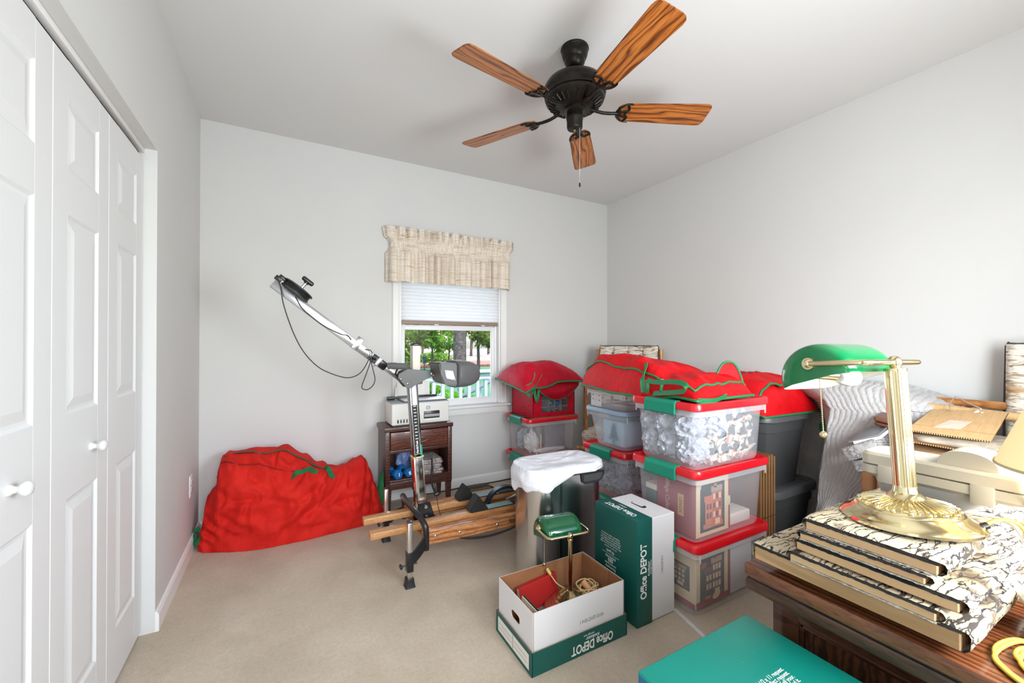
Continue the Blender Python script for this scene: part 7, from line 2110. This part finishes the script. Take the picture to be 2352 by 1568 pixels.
def tree(label, base, h, r, clumps, m, seed, s=.22, lean=0, group=None, nl=260):
    rnd = random.Random(seed)
    t = thing('tree', label, 'tree', base, 0, group)
    b = Vector(base)
    bm = BM(); P = smooth_path([b, b + Vector((lean * .3, 0, h * .35)), b + Vector((lean * .7, .1, h * .7)), b + Vector((lean, 0, h))], 5)
    rg = None
    for i, p in enumerate(P):
        k = r * (1.15 - .6 * i / (len(P) - 1)); q = ring(bm, p, Vector((1, 0, 0)), Vector((0, 1, 0)), k, 14)
        if rg: bridge(bm, rg, q)
        rg = q
    for j in range(5):
        a = rnd.uniform(0, 6.28); z = h * rnd.uniform(.35, .8)
        p0 = b + Vector((lean * z / h, 0, z)); tube(bm, [p0, p0 + Vector((math.cos(a) * .8, math.sin(a) * .8, .6)), p0 + Vector((math.cos(a) * 1.8, math.sin(a) * 1.8, 1.0))], r * .25, 6, 3)
    obj('trunk', bm, TRK, t, 60)
    bm = BM()
    for c, rr in clumps: leaves(bm, b + Vector(c), rr, nl, s, rnd)
    o = obj('foliage', bm, m, t, 0); o['kind'] = 'stuff'
    return t
def at(k, t): return (k * t, t)
x, y = .3985 * 17, 17
tree('large grey trunked tree standing on the lawn outside the window', (x, y, GZ), 8.5, .27, [((0, 0, 5.2), (3.4, 2.2, 1.0)), ((2.0, -.5, 3.2), (1.0, .8, .8)), ((2.6, -.6, 2.6), (.8, .6, .7)), ((-.3, 0, 6.5), (3, 2, 1.4))], LF2, 1, .20)
x, y = .285 * 23, 23
tree('bushy green tree at the left edge of the window view', (x, y, GZ), 4.0, .10, [((0, 0, 2.6), (1.5, 1.0, .8)), ((.8, .2, 1.9), (.9, .8, .5)), ((-1.0, 0, 1.6), (1.0, .8, .8)), ((.3, 0, 3.4), (1.6, 1.0, .8)), ((-.4, 0, .8), (.7, .6, .5))], LF1, 2, .20, .2)
x, y = .324 * 25, 25
tree('young tree with yellow leaves between the bushy tree and the big trunk', (x, y, GZ), 3.2, .06, [((0, 0, 2.3), (.42, .4, .55)), ((.15, 0, 1.7), (.25, .3, .3)), ((-.2, 0, 2.9), (.5, .4, .4))], LF3, 3, .16, .1, None, 170)
x, y = .366 * 24, 24
tree('small thin tree with sparse leaves left of the big trunk', (x, y, GZ), 2.4, .05, [((0, 0, 1.9), (.9, .7, .45)), ((.4, 0, 1.5), (.6, .5, .35)), ((-.5, 0, 1.4), (.5, .5, .3))], LF1, 4, .15, .25, None, 130)
x, y = .452 * 20, 20
tree('olive green tree with hanging branches right of the big trunk', (x, y, GZ), 4.2, .08, [((0, 0, 2.5), (1.3, .9, .7)), ((.5, 0, 1.9), (.9, .8, .45)), ((-.3, 0, 3.3), (1.6, 1, .8)), ((1.1, 0, 1.5), (.5, .5, .45))], LF2, 5, .18, -.1)
for i, (k, yy, hh) in enumerate(((.24, 44, 6), (.30, 52, 8), (.345, 47, 6.5), (.39, 56, 8), (.43, 48, 7), (.48, 54, 8), (.52, 46, 7))):
    tree('tree in the far row beyond the sandy ground', (k * yy, yy, GZ), hh, .16, [((0, 0, hh * .75), (3.0, 2, hh * .22)), ((1.6, 0, hh * .5), (1.6, 1.5, hh * .14)), ((-1.6, 0, hh * .55), (1.5, 1.5, hh * .16))], LF1 if i % 2 else LF2, 20 + i, .38, .3, 'far row of trees', 150)
def shrub(label, c, r, m, seed, n=1500, s=.07):
    rnd = random.Random(seed); t = thing('shrub', label, 'shrub', (c[0], c[1], GZ))
    bm = BM(); leaves(bm, c, r, n, s, rnd); o = obj('foliage', bm, m, t, 0); o['kind'] = 'stuff'
    bm = BM(); 
    for k in range(4): tube(bm, [(c[0], c[1], GZ), (c[0] + rnd.uniform(-.6, .6) * r[0], c[1] + rnd.uniform(-.4, .4) * r[1], c[2] + r[2] * .3)], .015, 6, 1)
    obj('stem', bm, TRK, t, 60)
shrub('bright green shrub close behind the left part of the deck railing', (1.80, 5.75, .02), (.55, .45, .60), LF4, 31)
shrub('bright green shrub behind the middle of the deck railing', (2.42, 6.1, -.05), (.42, .40, .55), LF4, 32, 1100)
shrub('dark green shrub on the mulch bed beyond the lawn', (.335 * 30, 30, .1), (1.4, .8, .5), LF1, 33, 500, .16)
# brick edging between lawn and bed, mailbox post
EDGE = mat('edging_brick', srgb(120, 78, 70), .9)
t = thing('bed_edging', 'low reddish brick edging along the far side of the lawn', 'edging', (10, 27, GZ))
for i in range(40):
    xx = 4.5 + i * .32
    bm = BM(); box(bm, xx, xx + .305, 26.85, 27.0, GZ, GZ + .16 + .012 * math.sin(i * 1.7), .01, 1); obj('brick', bm, EDGE, t, 0)
x, y = .305 * 21, 21
t = thing('yard_lantern', 'dark lamp post with a small lantern on the lawn', 'lamp post', (x, y, GZ))
bm = BM(); cyl(bm, (x, y, GZ), (x, y, GZ + .75), .035, n=10); obj('post', bm, mat('dark_iron', srgb(40, 52, 70), .5), t)
bm = BM(); lathe(bm, [(0, .72), (.09, .74), (.11, .95), (.14, .96), (.05, 1.05), (0, 1.07)], (x, y, GZ), 10); obj('lantern', bm, mat('dark_iron', srgb(40, 52, 70), .5), t, 30)
